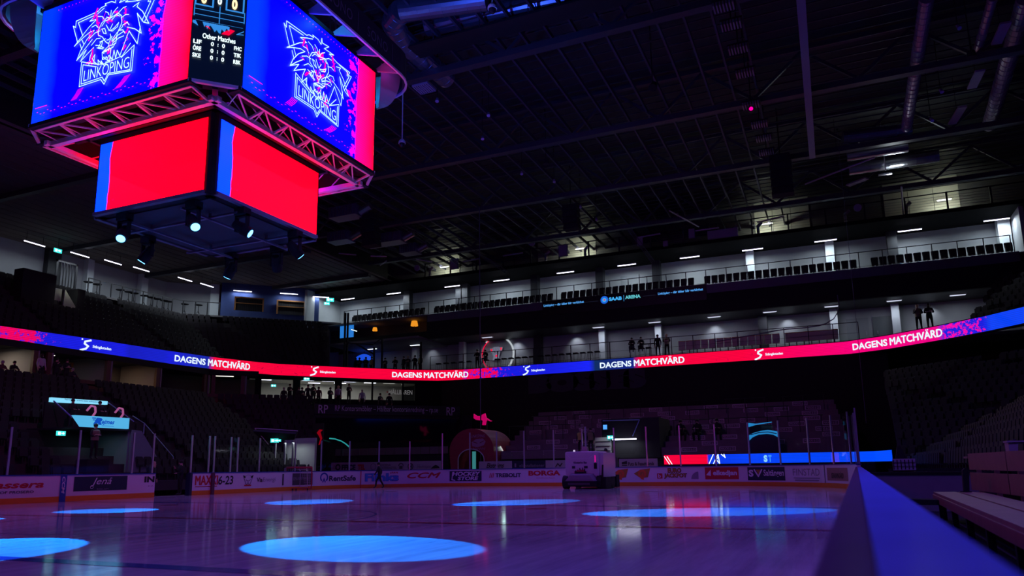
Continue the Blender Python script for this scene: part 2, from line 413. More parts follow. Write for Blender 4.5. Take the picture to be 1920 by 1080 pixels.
o = obj('ice_markings', fl.place(lambda u, v: (u, v, .003), 0.0002), [M_iceline_r, M_iceline_b]); tag(o, 'painted red and blue lines and circles under the ice', 'markings', kind='structure')

# ------------------------------------------------------------------ boards
HB = 1.112
boards = thing('rink_boards', 'white rink boards with printed advertisements and blue cap rail around the ice', 'rink boards', (0, 30, 0))
UG0, UG1 = RK.u_px(290, .5), RK.u_px(356, .5)          # open gate
UN = RK.u_px(1583, .9)                                   # start of the near side
def strip(path, u0, u1, off0, off1, z0, z1, step=.8):
    m = MB(); n = max(1, int((u1-u0)/step)); us = sorted(set([round(u0+(u1-u0)*i/n, 3) for i in range(n+1)]+[round(q_, 3) for q_ in path.s if u0 < q_ < u1])); us = [us[0]]+[b for a, b in zip(us, us[1:]) if b-a > .004]; n = len(us)-1; P = []
    for u in us:
        q, nn = path.at(u); a = q+nn*off0; b = q+nn*off1
        P += [(a[0], a[1], z0), (b[0], b[1], z0), (b[0], b[1], z1), (a[0], a[1], z1)]
    F = []
    for i in range(n):
        for k in range(4): F.append((i*4+k, i*4+(k+1) % 4, i*4+4+(k+1) % 4, i*4+4+k))
    F += [(0, 3, 2, 1), (n*4, n*4+1, n*4+2, n*4+3)]
    return m.add(P, F)
uNear0 = RK.L-34.5
for a, b in ((0, UG0), (UG1, uNear0)):
    obj('board_panel', strip(RK, a, b, 0, -.12, .22, HB-.03), M_board, boards)
    obj('kick_plate', strip(RK, a, b, .012, -.12, 0, .22), M_kick, boards)
    obj('cap_rail', strip(RK, a, b, .03, -.16, HB-.03, HB+.015), M_cap, boards)
# near-side boards beside the camera
ZN = 1.007
nb = thing('near_dasher_board', 'nearest board with wide glossy blue cap running away at lower right', 'rink boards', (14.9, -10, 0))
def nx(off, y): return 14.81+off+(y+14.13)*.0245
def nstrip(o0, o1, z0, z1, y0=-18.5, y1=21):
    m = MB(); n = 60; P = []
    for i in range(n+1):
        y = y0+(y1-y0)*i/n; P += [(nx(o0, y), y, z0), (nx(o1, y), y, z0), (nx(o1, y), y, z1), (nx(o0, y), y, z1)]
    F = [(i*4+k, i*4+(k+1) % 4, i*4+4+(k+1) % 4, i*4+4+k) for i in range(n) for k in range(4)]
    return m.add(P, F+[(0, 3, 2, 1), (n*4, n*4+1, n*4+2, n*4+3)])
M_ncap = mat_matte('glossy_blue_cap', (.13, .20, .85), .07, .22)
M_ncap2 = mat_matte('dark_blue_cap_edge', (.12, .03, .16), .05, .3)
obj('cap_edge', nstrip(-.056, .012, ZN-.05, ZN-.012), M_ncap2, nb)
obj('cap_top', nstrip(.012, .146, ZN-.03, ZN), M_ncap, nb)
obj('board_panel', nstrip(-.03, .08, .2, ZN-.04), M_board, nb)
obj('kick_plate', nstrip(-.036, .08, 0, .2), M_kick, nb)

# ---- adverts on the boards: each one a printed panel of its own
def uz(px, py):
    u = RK.u_px(px, .6); return u, RK.z_px(u, py)
def advert(name, draw, mats, label=None, off=.006, path=None, parent=None):
    f = Flat(); draw(f); o = obj(name, f.place(on_path(path or RK, off)), mats, parent if parent is not None else boards)
    if label: o['label'] = label
    return o
U = lambda px, z=.65: RK.u_px(px, z)
def A(f): f.text('Passera', U(-31), .60, U(82), .88, .03, .25, 0); f.text('PART OF PROSERO', U(-30), .40, U(64), .50, .01, 0, 1)
advert('printed_advert', A, [M_red, M_blackp], 'red Passera lettering')
def A(f): f.rect(U(112), 0, U(124), HB-.02, 0); f.text('CCM', U(115), .33, U(121), 1.03, .04, .2, 1, rot=True)
advert('blue_line_stripe', A, [M_bluep, M_whitep], 'blue vertical stripe with white CCM', off=.024)
def A(f): f.rect(U(138), .40, U(238), 1.02, 0, 3)
advert('printed_advert', A, [M_navy], 'dark Jena Reklam panel')
def A(f): f.text('Jenå', U(170), .58, U(209), .96, .0, .35, 0); f.ring(U(172), .56, .08, .06, 0, 12); f.text('REKLAM', U(182), .43, U(203), .50, 0, 0, 1)
advert('advert_lettering', A, [M_whitep, M_grey], off=.012)
def A(f): f.text('IN', U(270), .70, U(289), .98, .05, 0, 0); f.text('KA', U(278), .50, U(288), .56, 0, 0, 1)
advert('printed_advert', A, [M_blackp, M_grey])
def A(f): f.text('MAXXI', U(366), .50, U(408), .96, .06, 0, 0); f.text('6-23', U(409), .48, U(437), .94, .02, .1, 1); f.rect(U(366), .40, U(407), .44, 0)
advert('printed_advert', A, [M_red, M_blackp], 'red and black MAXXI 6-23 lettering')
def A(f):
    u = U(465); s = (U(475)-U(455))/2
    f.poly([(u-s, .95), (u-s*.55, .9), (u-s*.5, .78), (u-s*.85, .82)], 0); f.poly([(u+s, .95), (u+s*.55, .9), (u+s*.5, .78), (u+s*.85, .82)], 0)
    f.line([(u-s*.8, .82), (u-s*.45, .5), (u-s*.2, .42), (u, .55), (u+s*.2, .42), (u+s*.45, .5), (u+s*.8, .82)], .03, 0)
    f.line([(u-s*.5, .88), (u-s*.2, .96), (u+s*.2, .96), (u+s*.5, .88)], .02, 1); f.line([(u-s*.4, .7), (u, .62), (u+s*.4, .7)], .025, 0)
    f.rect(u-s*.7, .36, u+s*.6, .43, 2)
advert('team_crest', A, [M_blackp, M_grey, M_red], 'small beast-head crest')
def A(f): f.text('Via', U(481), .55, U(492), .80, .03, 0, 0); f.text('Energi', U(493), .50, U(516), .80, 0, 0, 1)
advert('printed_advert', A, [M_blackp, M_grey])
def A(f): f.rect(U(529), .32, U(532), .98, 0); f.rect(U(548), .30, U(586), 1.0, 0, 3); f.text('ENAMMAGT', U(550), .6, U(582), .78, .02, 0, 1)
advert('printed_advert', A, [M_dgrey, M_grey])
def A(f):
    u = U(607.5); f.ring(u, .72, .30, .20, 0, 20, -.9, PI+.9); f.poly([(u-.14, .42), (u, .72), (u+.14, .42), (u+.05, .42), (u, .55), (u-.05, .42)], 0)
    f.text('RentSafe', U(617), .48, U(667), .82, .03, 0, 1)
advert('printed_advert', A, [M_bluep, M_navy], 'blue ring icon and RentSafe lettering')
def A(f): f.rect(U(675.6), 0, U(677.2), HB-.02, 0)
advert('goal_line_stripe', A, [M_red], off=.024)
def A(f):
    f.text('Flinks', U(684), .40, U(748), .93, .05, 0, 0); f.text('Flinks', U(685), .43, U(747), .90, .03, 0, 1); f.text('JÄRN', U(731), .86, U(746), 1.03, .03, 0, 2)
advert('printed_advert', A, [M_bluep, M_lblue, M_red], 'light blue Flinks Järn lettering')
def A(f): f.text('CCM', U(764), .58, U(826), .92, .11, .35, 0)
advert('printed_advert', A, [M_red], 'red slanted CCM lettering')
def A(f): f.rect(U(843), .34, U(903), 1.0, 0, 3)
advert('printed_advert', A, [M_navy])
def A(f): f.text('HOCKEY', U(848), .68, U(901), .95, .04, .2, 0); f.text('STORE', U(858), .40, U(897), .64, .04, .2, 0); f.line([(U(849), .92), (U(847.5), .44), (U(853), .40)], .06, 0)
advert('advert_lettering', A, [M_whitep], off=.012)
def A(f):
    for k in range(3): f.line([(U(918+k*3), .56), (U(920+k*3), .84)], .05, 0)
    f.text('TREBOLIT', U(929), .57, U(977), .83, .035, 0, 1)
advert('printed_advert', A, [M_red, M_navy])
def A(f): f.text('BORGA', U(991), .65, U(1051), .97, .05, 0, 0); f.text('we build your future', U(1005), .47, U(1040), .54, 0, 0, 0)
advert('printed_advert', A, [M_red])
for c in (1163, 1204):
    def A(f, c=c):
        u = U(c); f.poly([(u-.5, .72), (u-.1, .95), (u+.5, 1.02), (u+.35, .5), (u-.1, .45)], 1); f.ring(u, .7, .26, .12, 0, 18); f.poly([(u+.05, .8), (u+.1, .35), (u-.1, .4), (u-.02, .7)], 0)
    advert('printed_advert', A, [M_orange, M_gold])
def A(f):
    f.rect(U(1232), .42, U(1242), .72, 0); f.text('b', U(1234), .46, U(1239), .68, .02, 0, 2)
    f.text('EURO', U(1252), .74, U(1278), 1.02, .06, 0, 3); f.text('JACKPOT', U(1245), .40, U(1288), .72, .06, 0, 3)
    f.text('EURO', U(1252), .76, U(1277), 1.0, .04, 0, 1); f.text('JACKPOT', U(1246), .43, U(1287), .70, .04, 0, 1)
advert('printed_advert', A, [M_red, M_gold, M_whitep, M_blackp], 'gold Eurojackpot lettering')
def A(f): u = U(1303); f.ring(u+.2, .38, .42, 0, 0, 10, PI/2, PI)
advert('printed_advert', A, [M_grey])
def A(f): f.rect(U(1322), .36, U(1385), 1.03, 0, 3)
advert('printed_advert', A, [M_red], 'red elkedjan panel')
def A(f): f.text('elkedjan', U(1337), .50, U(1382), .86, .04, 0, 0); f.poly([(U(1324), .6), (U(1333), .9), (U(1333), .55)], 0)
advert('advert_lettering', A, [M_whitep], off=.012)
def A(f): f.rect(U(1402), .30, U(1472), 1.02, 0, 3)
advert('printed_advert', A, [M_navy], 'navy Saltängen panel')
def A(f):
    f.text('Saltängen', U(1432), .44, U(1470), .88, .02, 0, 0); f.text('S', U(1404), .5, U(1413), .88, .05, 0, 0); f.line([(U(1415), .88), (U(1422), .52), (U(1429), .88)], .08, 0)
    f.poly([(U(1418), .88), (U(1427), .88), (U(1422.5), .62)], 1)
advert('advert_lettering', A, [M_whitep, M_gold], off=.012)
def A(f): f.text('FINSTAD', U(1487), .56, U(1537), .92, .0, 0, 0); f.rect(U(1488), .42, U(1537), .46, 0); f.rect(U(1490), .30, U(1535), .35, 0)
advert('printed_advert', A, [M_grey], 'grey FINSTAD lettering')
def A(f): f.rect(U(1546), 0.22, U(1547), HB-.03, 1)
advert('board_joint', A, [M_navy, M_blackp])
M_brown = mat('brown_print', (.30, .14, .14), .5)
def A(f): f.rect(U(1551), .34, U(1590), .95, 0, 3)
advert('printed_advert', A, [M_brown])
def A(f): f.text('GRANNGÅRD', U(1559), .45, U(1582), .78, .04, .2, 0)
advert('advert_lettering', A, [M_blackp], off=.012)

# gate leaf standing open and stanchions, shields
gu = RK.u_px(397, .5)
mb = MB(); q0, _ = RK.at(UG1); mb.box((q0[0]-.2, q0[1]-.1, 0), (q0[0]+.1, q0[1]+.05, HB)); obj('gate_post', mb, M_navy, boards)
mb = MB(); q1, n1 = RK.at(gu); mb.obox(q1+n1*.05, n1, (-n1[1], n1[0]), .06, .09, 0, HB); obj('gate_post', mb, mat('maroon_post', (.10, .02, .06), .5), boards)
stan_px = [19, 150, 252, 290, 361, 394, 404, 435, 448, 489, 556, 604, 657, 712, 769]
zt = {19: 3.0, 150: 3.4}
us = []
for p in stan_px:
    # pixel columns read at mid height of the post; walk down to the foot with the upright's own lean
    us.append((RK.u_px(p-(2 if p < 300 else 1), 1.4), 3.0))
for xx in (-9.45, -7.4, -5.44, -3.5, -1.47, .43, 2.48, 4.48, 6.48):
    q = pj((xx, 30.1, 1.3)); us.append((RK.u_px(q[0], 1.3), 3.5))
for xx in (8.5, 10.35, 11.98, 13.48): q = pj((xx, 30.1, 1.3)); us.append((RK.u_px(q[0], 1.3), 3.5))
ue = RK.u_px(1560, 1.3); us.append((ue, 3.5)); us.append((ue+2.2, 3.5)); us.append((ue+4.4, 3.3)); 
uL = us[-1][0]
for k in range(1, 4): us.append((uL+k*2.0, 3.1))
us.sort()
for u, z1 in us:
    q, n = RK.at(u); c = q-n*.09; mb = MB(); mb.obox(c, n, (-n[1], n[0]), .028, .04, HB+.01, z1)
    obj('shield_stanchion', mb, M_alu, boards)
for (u0, z0), (u1, z1) in zip(us, us[1:]):
    if u0 >= UG0-.5 and u1 <= UG1+.5: continue
    m0_ = strip(RK, u0+.05, u1-.05, -.085, -.097, HB+.01, min(z0, z1)-.03, step=1.2); m = MB(); nq = len(m0_.v)//4; m.add([m0_.v[4*i+j] for i in range(nq) for j in (0, 3)], [(2*i, 2*i+2, 2*i+3, 2*i+1) for i in range(nq-1)])
    obj('acrylic_shield', m, M_glass, boards)

# ------------------------------------------------------------------ LED ribbon
rib_pts = seg_fine([(-31.8, -6), (-31.75, 13), (-30.9, 19), (-30.5, 25.3), (-29.95, 29.6), (-28.9, 33.2), (-28.1, 35), (-24.6, 39.2), (-21, 43.1), (-18.3, 45.2), (-15.6, 45.95), (-12, 46), (0, 46.05), (12, 46.05), (16.2, 45.8), (19, 44.3), (21.95, 41.7), (24.3, 39.2), (25.9, 37), (29, 31.5), (30, 24), (30.5, 0)], .5)
RB = Path(rib_pts); ZB0, ZB1 = 9.2, 10.15
rib = thing('led_ribbon_display', 'long curved LED ribbon in red and blue running around the upper stands', 'LED display', (0, 46, 9.2))
obj('housing', strip(RB, 0, RB.L, -.02, -.35, ZB0-.08, ZB1+.06, 1.), M_black, rib)
RU = lambda px, z=9.65: RB.u_px(px, z)
n = int(RB.L/.5); P = []; uvs = []; F = []
for i in range(n+1):
    u = RB.L*i/n; q, _ = RB.at(u); P += [(q[0], q[1], ZB0), (q[0], q[1], ZB1)]; uvs += [(u, 0), (u, ZB1-ZB0)]
F = [(2*i, 2*i+2, 2*i+3, 2*i+1) for i in range(n)]
BLUE = (.008, .012, .78); BLUE2 = (.0, .055, .95); DBLUE = (.006, .008, .35); TEAL = (.004, .03, .10); RED = (1.0, .0, .045); PINK = (1.0, .0, .20); SP = (.9, .0, .12)
e = .05
sA = [(0, BLUE), (RU(232), BLUE), (RU(235), (.006, .01, .55)), (RU(309), (.006, .014, .62)), (RU(310), BLUE), (RU(385), (.006, .02, .40)), (RU(391), (.006, .02, .40)), (RU(392), RED), (RU(872), RED), (RU(880), BLUE), (RU(1030), BLUE), (RU(1107), (.01, .02, 1.0)), (RU(1108), TEAL), (RU(1150), (.004, .02, .2)), (RU(1192), (.005, .02, .25)), (RU(1193), RED), (RU(1400), RED), (RU(1600), PINK), (RU(1758), (.9, .0, .25)), (RU(1762), BLUE), (RU(1850), BLUE), (RU(1856), BLUE2), (RB.L, BLUE2)]
sB = [(0, SP), (RU(390), SP), (RU(393), (.02, .0, .03)), (RU(868), (.02, .0, .03)), (RU(870), (1, .0, .06)), (RU(930), (1, .0, .06)), (RU(960), (.3, .0, .5)), (RU(1107), (.2, .0, .6)), (RU(1192), (.2, .0, .3)), (RU(1194), (.10, .0, .05)), (RU(1755), (.2, .0, .05)), (RU(1760), (1, .0, .42)), (RB.L, (1, .0, .42))]
sP = [(0, .9), (RU(0), .85), (RU(70), .78), (RU(85), .4), (RU(130), .2), (RU(200), .15), (RU(236), .0), (RU(392), .0), (RU(470), .28), (RU(560), .35), (RU(640), .3), (RU(700), 0), (RU(865), 0), (RU(875), .75), (RU(925), .72), (RU(945), .45), (RU(1010), .25), (RU(1040), .0), (RU(1290), 0), (RU(1330), .28), (RU(1420), .28), (RU(1480), .1), (RU(1500), 0), (RU(1755), 0), (RU(1765), .6), (RU(1820), .68), (RU(1852), .4), (RU(1870), .15), (RB.L, .0)]
M_rib = mat_led('ribbon_led_picture', sA, sB, sP, RB.L, 3.2, es=1.0, lines=55.)
mb = MB(); mb.add(P, F); obj('screen', mb, M_rib, rib, uv=uvs)
M_ribt = emit('lit_ribbon_lettering', (.72, .85, 1.0), 1.15)
def rtext(px0, px1, t, z0=.17, z1=.68, bold=.03, mi=0, nm='lettering', dots=None):
    f = Flat(); u0, u1 = RU(px0), RU(px1); f.text(t, u0, z0, u1, z1, bold, 0, 0)
    return obj(nm, f.place(on_path(RB, .03, 0, ZB0)), M_ribt, rib)
for a, b, c, d in ((327, 385, 390, 468), (735, 791, 795, 878), (1125, 1184, 1189, 1283), (1599, 1664, 1669, 1767)):
    rtext(a, b, 'DAGENS', .22, .72); rtext(c, d, 'MATCHVÄRD', .22, .86, .045)
def slogo(px0, px1, px2):
    f = Flat(); u0, u1 = RU(px0), RU(px1); w = u1-u0
    f.line([(u0+w*.95, .84), (u0+w*.45, .70), (u0+w*.42, .56), (u0+w*.75, .42), (u0+w*.55, .22), (u0+w*.1, .10)], .13, 0); f.ring(u0+w*.18, .84, .06, 0, 0, 10)
    f.text('Stångåstaden', u1+.12, .30, RU(px2), .55, .03, 0, 0)
    obj('sponsor_logo', f.place(on_path(RB, .03, 0, ZB0)), M_ribt, rib)
slogo(149, 170, 208); slogo(581, 597, 629); slogo(980, 994, 1022); slogo(1414, 1432, 1468)
# ------------------------------------------------------------------ centre scoreboard
sb = thing('centre_scoreboard', 'large four-sided video scoreboard cube hanging over centre ice', 'scoreboard', (0, 0, 7.6))
A1, E1, ZU0, ZU1 = 3.365, 2.567, 9.564, 12.613
A2, E2, ZL0, ZL1 = 2.029, 1.822, 7.622, 9.44
LOGO = [[(-1.36, 11.88), (-1.27, 11.82), (-1.27, 11.99), (-0.52, 12.04), (-0.42, 12.11), (-0.25, 12.13), (-0.29, 12.18), (-0.07, 12.18), (0.06, 12.11), (0.08, 12.3), (0.11, 12.18), (0.38, 12.22), (0.2, 12.07), (0.6, 12.1), (0.41, 12.03), (0.74, 11.96), (1.32, 11.97), (1.26, 11.86), (1.4, 11.88), (1.11, 11.33)], [(-1.36, 11.88), (-1.13, 11.37)], [(-0.65, 11.96), (-1.18, 11.92), (-0.97, 11.51)], [(-1.04, 11.32), (-0.95, 11.14)], [(-0.98, 11.41), (-0.89, 11.26)], [(-0.29, 12.06), (-0.5, 11.97), (-0.76, 11.84), (-0.52, 11.83), (-0.78, 11.68), (-0.97, 11.52), (-1.23, 11.3), (-0.97, 11.44), (-0.73, 11.54), (-0.57, 11.55), (-0.8, 11.37), (-0.99, 11.12), (-1.09, 10.89), (-0.86, 11.11), (-0.61, 11.32)], [(-1.09, 10.89), (-0.78, 11.09), (-0.95, 10.83), (-0.73, 10.97), (-0.53, 11.09), (-0.62, 10.88), (-0.64, 10.68), (-0.46, 10.89), (-0.47, 10.68)], [(0.82, 11.93), (1.21, 11.91), (1.18, 11.81), (1.27, 11.8), (1.03, 11.36)], [(0.7, 11.81), (0.89, 11.87), (0.83, 11.78), (1.03, 11.6), (1.27, 11.23), (1.09, 11.31), (0.86, 11.6), (1.05, 11.04), (0.83, 11.21), (0.56, 11.33)], [(0.64, 11.21), (0.95, 10.8), (1.0, 11.23)], [(-0.65, 11.65), (-0.52, 11.67), (-0.43, 11.58)], [(-0.47, 11.88), (-0.32, 11.84), (-0.25, 11.76)], [(-0.22, 11.94), (-0.13, 11.89), (-0.09, 11.82)], [(-0.69, 11.36), (-0.51, 11.46), (-0.34, 11.47)], [(-0.6, 11.16), (-0.44, 11.29), (-0.31, 11.27)], [(0.22, 11.77), (0.37, 11.87), (0.48, 11.88)], [(0.34, 11.62), (0.48, 11.67), (0.59, 11.64)], [(0.4, 11.41), (0.56, 11.45), (0.63, 11.36)], [(0.29, 11.31), (0.43, 11.29), (0.52, 11.18)], [(-0.03, 11.71), (-0.14, 11.76), (-0.31, 11.67), (-0.41, 11.49), (-0.38, 11.36), (-0.24, 11.28), (-0.13, 11.14)], [(-0.03, 11.71), (0.22, 11.78), (0.34, 11.68), (0.38, 11.48), (0.29, 11.31), (0.23, 11.15)], [(-0.3, 11.58), (-0.2, 11.69), (-0.06, 11.69)], [(0.02, 11.65), (0.17, 11.75), (0.29, 11.68)], [(-0.02, 11.92), (-0.03, 11.73)], [(-0.16, 11.78), (-0.04, 11.72)], [(0.19, 11.94), (0.06, 11.85), (-0.01, 11.73)], [(-0.29, 11.5), (-0.19, 11.49), (-0.12, 11.34), (-0.21, 11.37), (-0.29, 11.5)], [(0.01, 11.38), (0.14, 11.42), (0.27, 11.52), (0.24, 11.42), (0.08, 11.35), (0.01, 11.38)], [(-0.15, 11.57), (-0.03, 11.39)], [(0.07, 11.54), (-0.02, 11.39)], [(0.02, 11.29), (0.05, 11.21), (-0.01, 11.15), (-0.08, 11.16)], [(-0.13, 11.14), (-0.06, 11.08), (-0.0, 11.06), (0.05, 11.15), (0.09, 11.21)], [(-0.0, 11.06), (-0.01, 10.99)], [(-0.45, 11.12), (-0.32, 11.08), (-0.16, 10.98)], [(-0.4, 11.04), (-0.27, 11.02)], [(-0.32, 11.17), (-0.22, 11.18), (-0.25, 11.03)], [(0.12, 11.07), (0.29, 11.19), (0.47, 11.24)], [(0.12, 11.02), (0.32, 11.11), (0.48, 11.12)], [(0.09, 11.12), (0.24, 11.26), (0.42, 11.38)], [(-0.13, 11.21), (-0.28, 11.15), (-0.36, 11.02), (-0.18, 10.96)], [(0.1, 11.09), (0.25, 11.16), (0.24, 11.0), (0.12, 10.98)], [(-0.2, 10.87), (-0.01, 10.98), (0.21, 10.99), (0.15, 10.91), (-0.0, 10.91), (-0.2, 10.87), (-0.17, 10.68), (-0.08, 10.68), (0.08, 10.59), (0.09, 10.88)], [(-0.18, 10.87), (-0.14, 10.83), (-0.11, 10.9), (-0.07, 10.85), (-0.04, 10.91), (0.01, 10.87), (0.04, 10.93), (0.09, 10.89), (0.13, 10.94)], [(-0.17, 10.68), (-0.13, 10.74), (-0.08, 10.68), (-0.05, 10.73), (-0.0, 10.67), (0.04, 10.74), (0.09, 10.69)], [(-0.52, 10.8), (-0.45, 10.69), (-0.29, 10.57), (-0.32, 10.71), (-0.16, 10.55), (-0.21, 10.66), (-0.07, 10.49), (0.01, 10.62), (0.08, 10.55), (0.11, 10.68), (0.17, 10.58), (0.2, 10.83), (0.28, 10.6), (0.31, 10.8), (0.41, 10.63), (0.64, 11.19)], [(-0.89, 10.8), (-0.89, 10.16), (-0.16, 10.17), (-0.03, 10.02), (0.09, 10.23), (0.85, 10.15), (0.86, 10.79), (0.46, 10.57), (0.73, 10.87)], [(-0.89, 10.8), (-0.33, 10.6), (-0.09, 10.55), (0.46, 10.61)], [(-0.83, 10.71), (-0.83, 10.21), (-0.12, 10.22), (-0.03, 10.1), (0.07, 10.27), (0.79, 10.19), (0.8, 10.7)], [(-0.83, 10.71), (-0.35, 10.54)]]
W1 = 2*E1
LB = (.0, .020, 1.2); LB0 = (.0, .0, 1.4)
sA = [(0, LB), (.35, LB), (.75, LB0), (4.25, LB0), (4.28, (1.3, .0, .20)), (4.7, (1.4, .0, .10)), (5.134, (1.5, .0, .012))]
sB = [(0, (0, .02, .8)), (.5, (.0, .0, .9)), (3.4, (.1, .0, .9)), (3.6, (1.5, .0, .5)), (4.4, (1.5, .0, .5)), (5.134, (1.5, 0, .1))]
sP = [(0, 0), (3.3, .0), (3.7, .28), (4.0, .5), (4.2, .62), (4.3, .3), (5.134, .1)]
M_up = mat_led('scoreboard_upper_picture', sA, sB, sP, W1, 3.2, es=2.4, lines=95., edge=.05)
W2 = 2*E2
sA2 = [(0, (0, .022, 1.2)), (.40, (0, .022, 1.2)), (.42, (1.25, .0, .008)), (3.644, (1.35, .0, .005))]
sB2 = [(0, (0, .022, 1.2)), (.41, (0, .022, 1.2)), (.44, (.35, .0, .04)), (3.644, (.5, .0, .03))]
sP2 = [(0, 0), (.4, 0), (.45, .34), (1.1, .22), (1.6, 0), (3.644, 0)]
M_lo = mat_led('scoreboard_lower_picture', sA2, sB2, sP2, W2, 7., es=4.6, lines=120., edge=.06, seedoff=3.)
M_logo = emit('lit_logo_line', (.55, .95, 1.1), 1.5); M_pkline = emit('lit_magenta_line', (1.3, .0, .5), 1.0)
def rotk(k):
    c, s = [(1, 0), (0, 1), (-1, 0), (0, -1)][k]
    return lambda x, y: (c*x-s*y, s*x+c*y)
for k in range(4):
    r = rotk(k); ax = np.array([*r(1, 0), 0.]); nrm = np.array([*r(0, -1), 0.])
    O = nrm*A1
    def face(a, u0, u1, z0, z1): return [tuple(nrm*a+ax*u0+np.array([0, 0, z0])), tuple(nrm*a+ax*u1+np.array([0, 0, z0])), tuple(nrm*a+ax*u1+np.array([0, 0, z1])), tuple(nrm*a+ax*u0+np.array([0, 0, z1]))]
    mb = MB(); mb.add(face(A1, -E1, E1, ZU0, ZU1), [(0, 1, 2, 3)])
    s = obj('upper_screen', mb, M_up, sb, uv=[(0, 0), (W1, 0), (W1, 3.05), (0, 3.05)]); s['label'] = 'blue and magenta LED screen with white lion crest'
    f = Flat()
    for L in LOGO: f.line(L, .019, 0)
    fn = on_plane(nrm*(A1+.012), ax, (0, 0, 1))
    f.text('LINKÖPING', -.76, 10.26, .74, 10.60, -.012, 0, 0)
    obj('crest_line_art', f.place(fn), M_logo, s)
    f = Flat(); rd = random.Random(k)
    for L in ([(-1.6, 0), (-1.9, -.25)],): pass
    for c0, c1, n_, rr in ((-.95, 10.02, 5, .22), (.62, 9.98, 5, .30)):
        for j in range(n_):
            o_ = j*.045; f.line([(c0-rr+o_, c1-.15), (c0-rr*.4+o_, c1-.02), (c0+o_, c1+.10)], .013, 0)
    for j in range(26):
        u = rd.uniform(-.7, .6); z = rd.uniform(10.65, 11.95); f.line([(u, z), (u+rd.uniform(-.1, .1), z+rd.uniform(-.2, .2)), (u+rd.uniform(-.12, .12), z+rd.uniform(-.25, .25))], rd.choice([.012, .018, .05]), 0)
    for j in range(34):
        u = -2.35+j*.125; f.rect(u, 9.70+(.04 if j % 3 else .10), u+.05, 9.715+(.04 if j % 3 else .10), 0)
        f.rect(u+.4, 12.45, u+.42, 12.48, 0)
    f.line([(-2.42, 9.93), (-2.0, 9.93)], .02, 0)
    obj('screen_marks', f.place(on_plane(nrm*(A1+.008), ax, (0, 0, 1))), M_pkline, s)
    mb = MB()
    for z0, z1, t in ((ZU0-.10, ZU0-.005, .10), (ZU1+.005, ZU1+.12, .10)):
        P = [nrm*(A1+.02-t0)+ax*u for t0 in (0, .35) for u in (-E1-.1, E1+.1)]
        mb.add([(p[0], p[1], z) for z in (z0, z1) for p in (P[0], P[1], P[3], P[2])], [(3,2,1,0),(4,5,6,7),(0,1,5,4),(1,2,6,5),(2,3,7,6),(3,0,4,7)])
    P = [nrm*(A1-.03-t0)+ax*u for t0 in (0, .30) for u in (-E1, E1)]
    mb.add([(p[0], p[1], z) for z in (ZU0-.01, ZU1+.02) for p in (P[0], P[1], P[3], P[2])], [(3,2,1,0),(4,5,6,7),(0,1,5,4),(1,2,6,5),(2,3,7,6),(3,0,4,7)])
    obj('screen_housing', mb, M_black, sb)
    # lower screens
    mb = MB(); mb.add(face(A2, -E2, E2, ZL0, ZL1), [(0, 1, 2, 3)])
    s2 = obj('lower_screen', mb, M_lo, sb, uv=[(0, 0), (W2, 0), (W2, 1.82), (0, 1.82)]); s2['label'] = 'red LED screen with blue left edge'
    mb = MB(); P = [nrm*(A2-.02-t0)+ax*u for t0 in (0, .35) for u in (-E2-.06, E2+.06)]
    mb.add([(p[0], p[1], z) for z in (ZL0-.09, ZL1+.16) for p in (P[0], P[1], P[3], P[2])], [(3,2,1,0),(4,5,6,7),(0,1,5,4),(1,2,6,5),(2,3,7,6),(3,0,4,7)])
    obj('lower_housing', mb, M_black, sb)
    P = [nrm*(A2+.05-t0)+ax*u for t0 in (0, .12) for u in (-E2-.02, E2+.02)]
    mb = MB(); mb.add([(p[0], p[1], z) for z in (ZL0-.10, ZL0-.02) for p in (P[0], P[1], P[3], P[2])], [(3,2,1,0),(4,5,6,7),(0,1,5,4),(1,2,6,5),(2,3,7,6),(3,0,4,7)])
    obj('bottom_rail', mb, mat('violet_grey_rail', (.22, .22, .30), .4, .5), sb)
    # corner score panel (chamfer between face k and face k+1)
    c0 = nrm*A1+ax*(E1+.02); r2 = rotk((k+1) % 4); ax2 = np.array([*r2(1, 0), 0.]); n2 = np.array([*r2(0, -1), 0.])
    c1 = n2*A1-ax2*(E1+.02); dd = (c1-c0); Ld = float(np.linalg.norm(dd)); dd /= Ld; nn = np.array([dd[1], -dd[0], 0])
    mb = MB(); mb.add([tuple(c0+[0, 0, z]) if False else (c0[0], c0[1], z) for z in (ZU0+.02, ZU1)]+[(c1[0], c1[1], z) for z in (ZU1, ZU0+.02)], [(0, 3, 2, 1)])
    pn = obj('corner_score_panel', mb, mat('dark_led_panel', (.006, .006, .012), .4, emis=(.0, .003, .012), es=1.), sb); pn['label'] = 'dark narrow LED panel listing other matches'
    cmid = (c0+c1)/2
    f = Flat(); h = Ld/2
    wtx = [('Other Matches', -.32, .36, 10.58, 10.70)]
    for i, (a_, b_) in enumerate((('LIF', 'FHC'), ('ÖRE', 'TIK'), ('SKE', 'RBK'))):
        z = 10.42-i*.17
        wtx += [(a_, -.50, -.33, z, z+.10+(.03 if i == 1 else 0)), (b_, .34, .50, z, z+.10), ('0', -.14, -.08, z, z+.10), (':', -.005, .015, z+.01, z+.08), ('0', .09, .15, z, z+.10)]
    for t, a_, b_, z0, z1 in wtx: f.text(t, a_, z0, b_, z1, .03, 0, 0)
    f.text('0', .24, 11.40, .36, 11.66, .05, 0, 3); f.text('0', -.40, 11.40, -.28, 11.66, .05, 0, 3); f.text('0', -.06, 11.45, .03, 11.62, .05, 0, 0)
    for (a_, b_) in ((.13, 0), (-.51, 0)):
        f.line([(a_, 11.36), (a_+.36, 11.36), (a_+.36, 11.75), (a_, 11.75), (a_, 11.36)], .035, 1)
    for z in (11.25, 11.12): f.line([(-.52, z), (.52, z)], .016, 1)
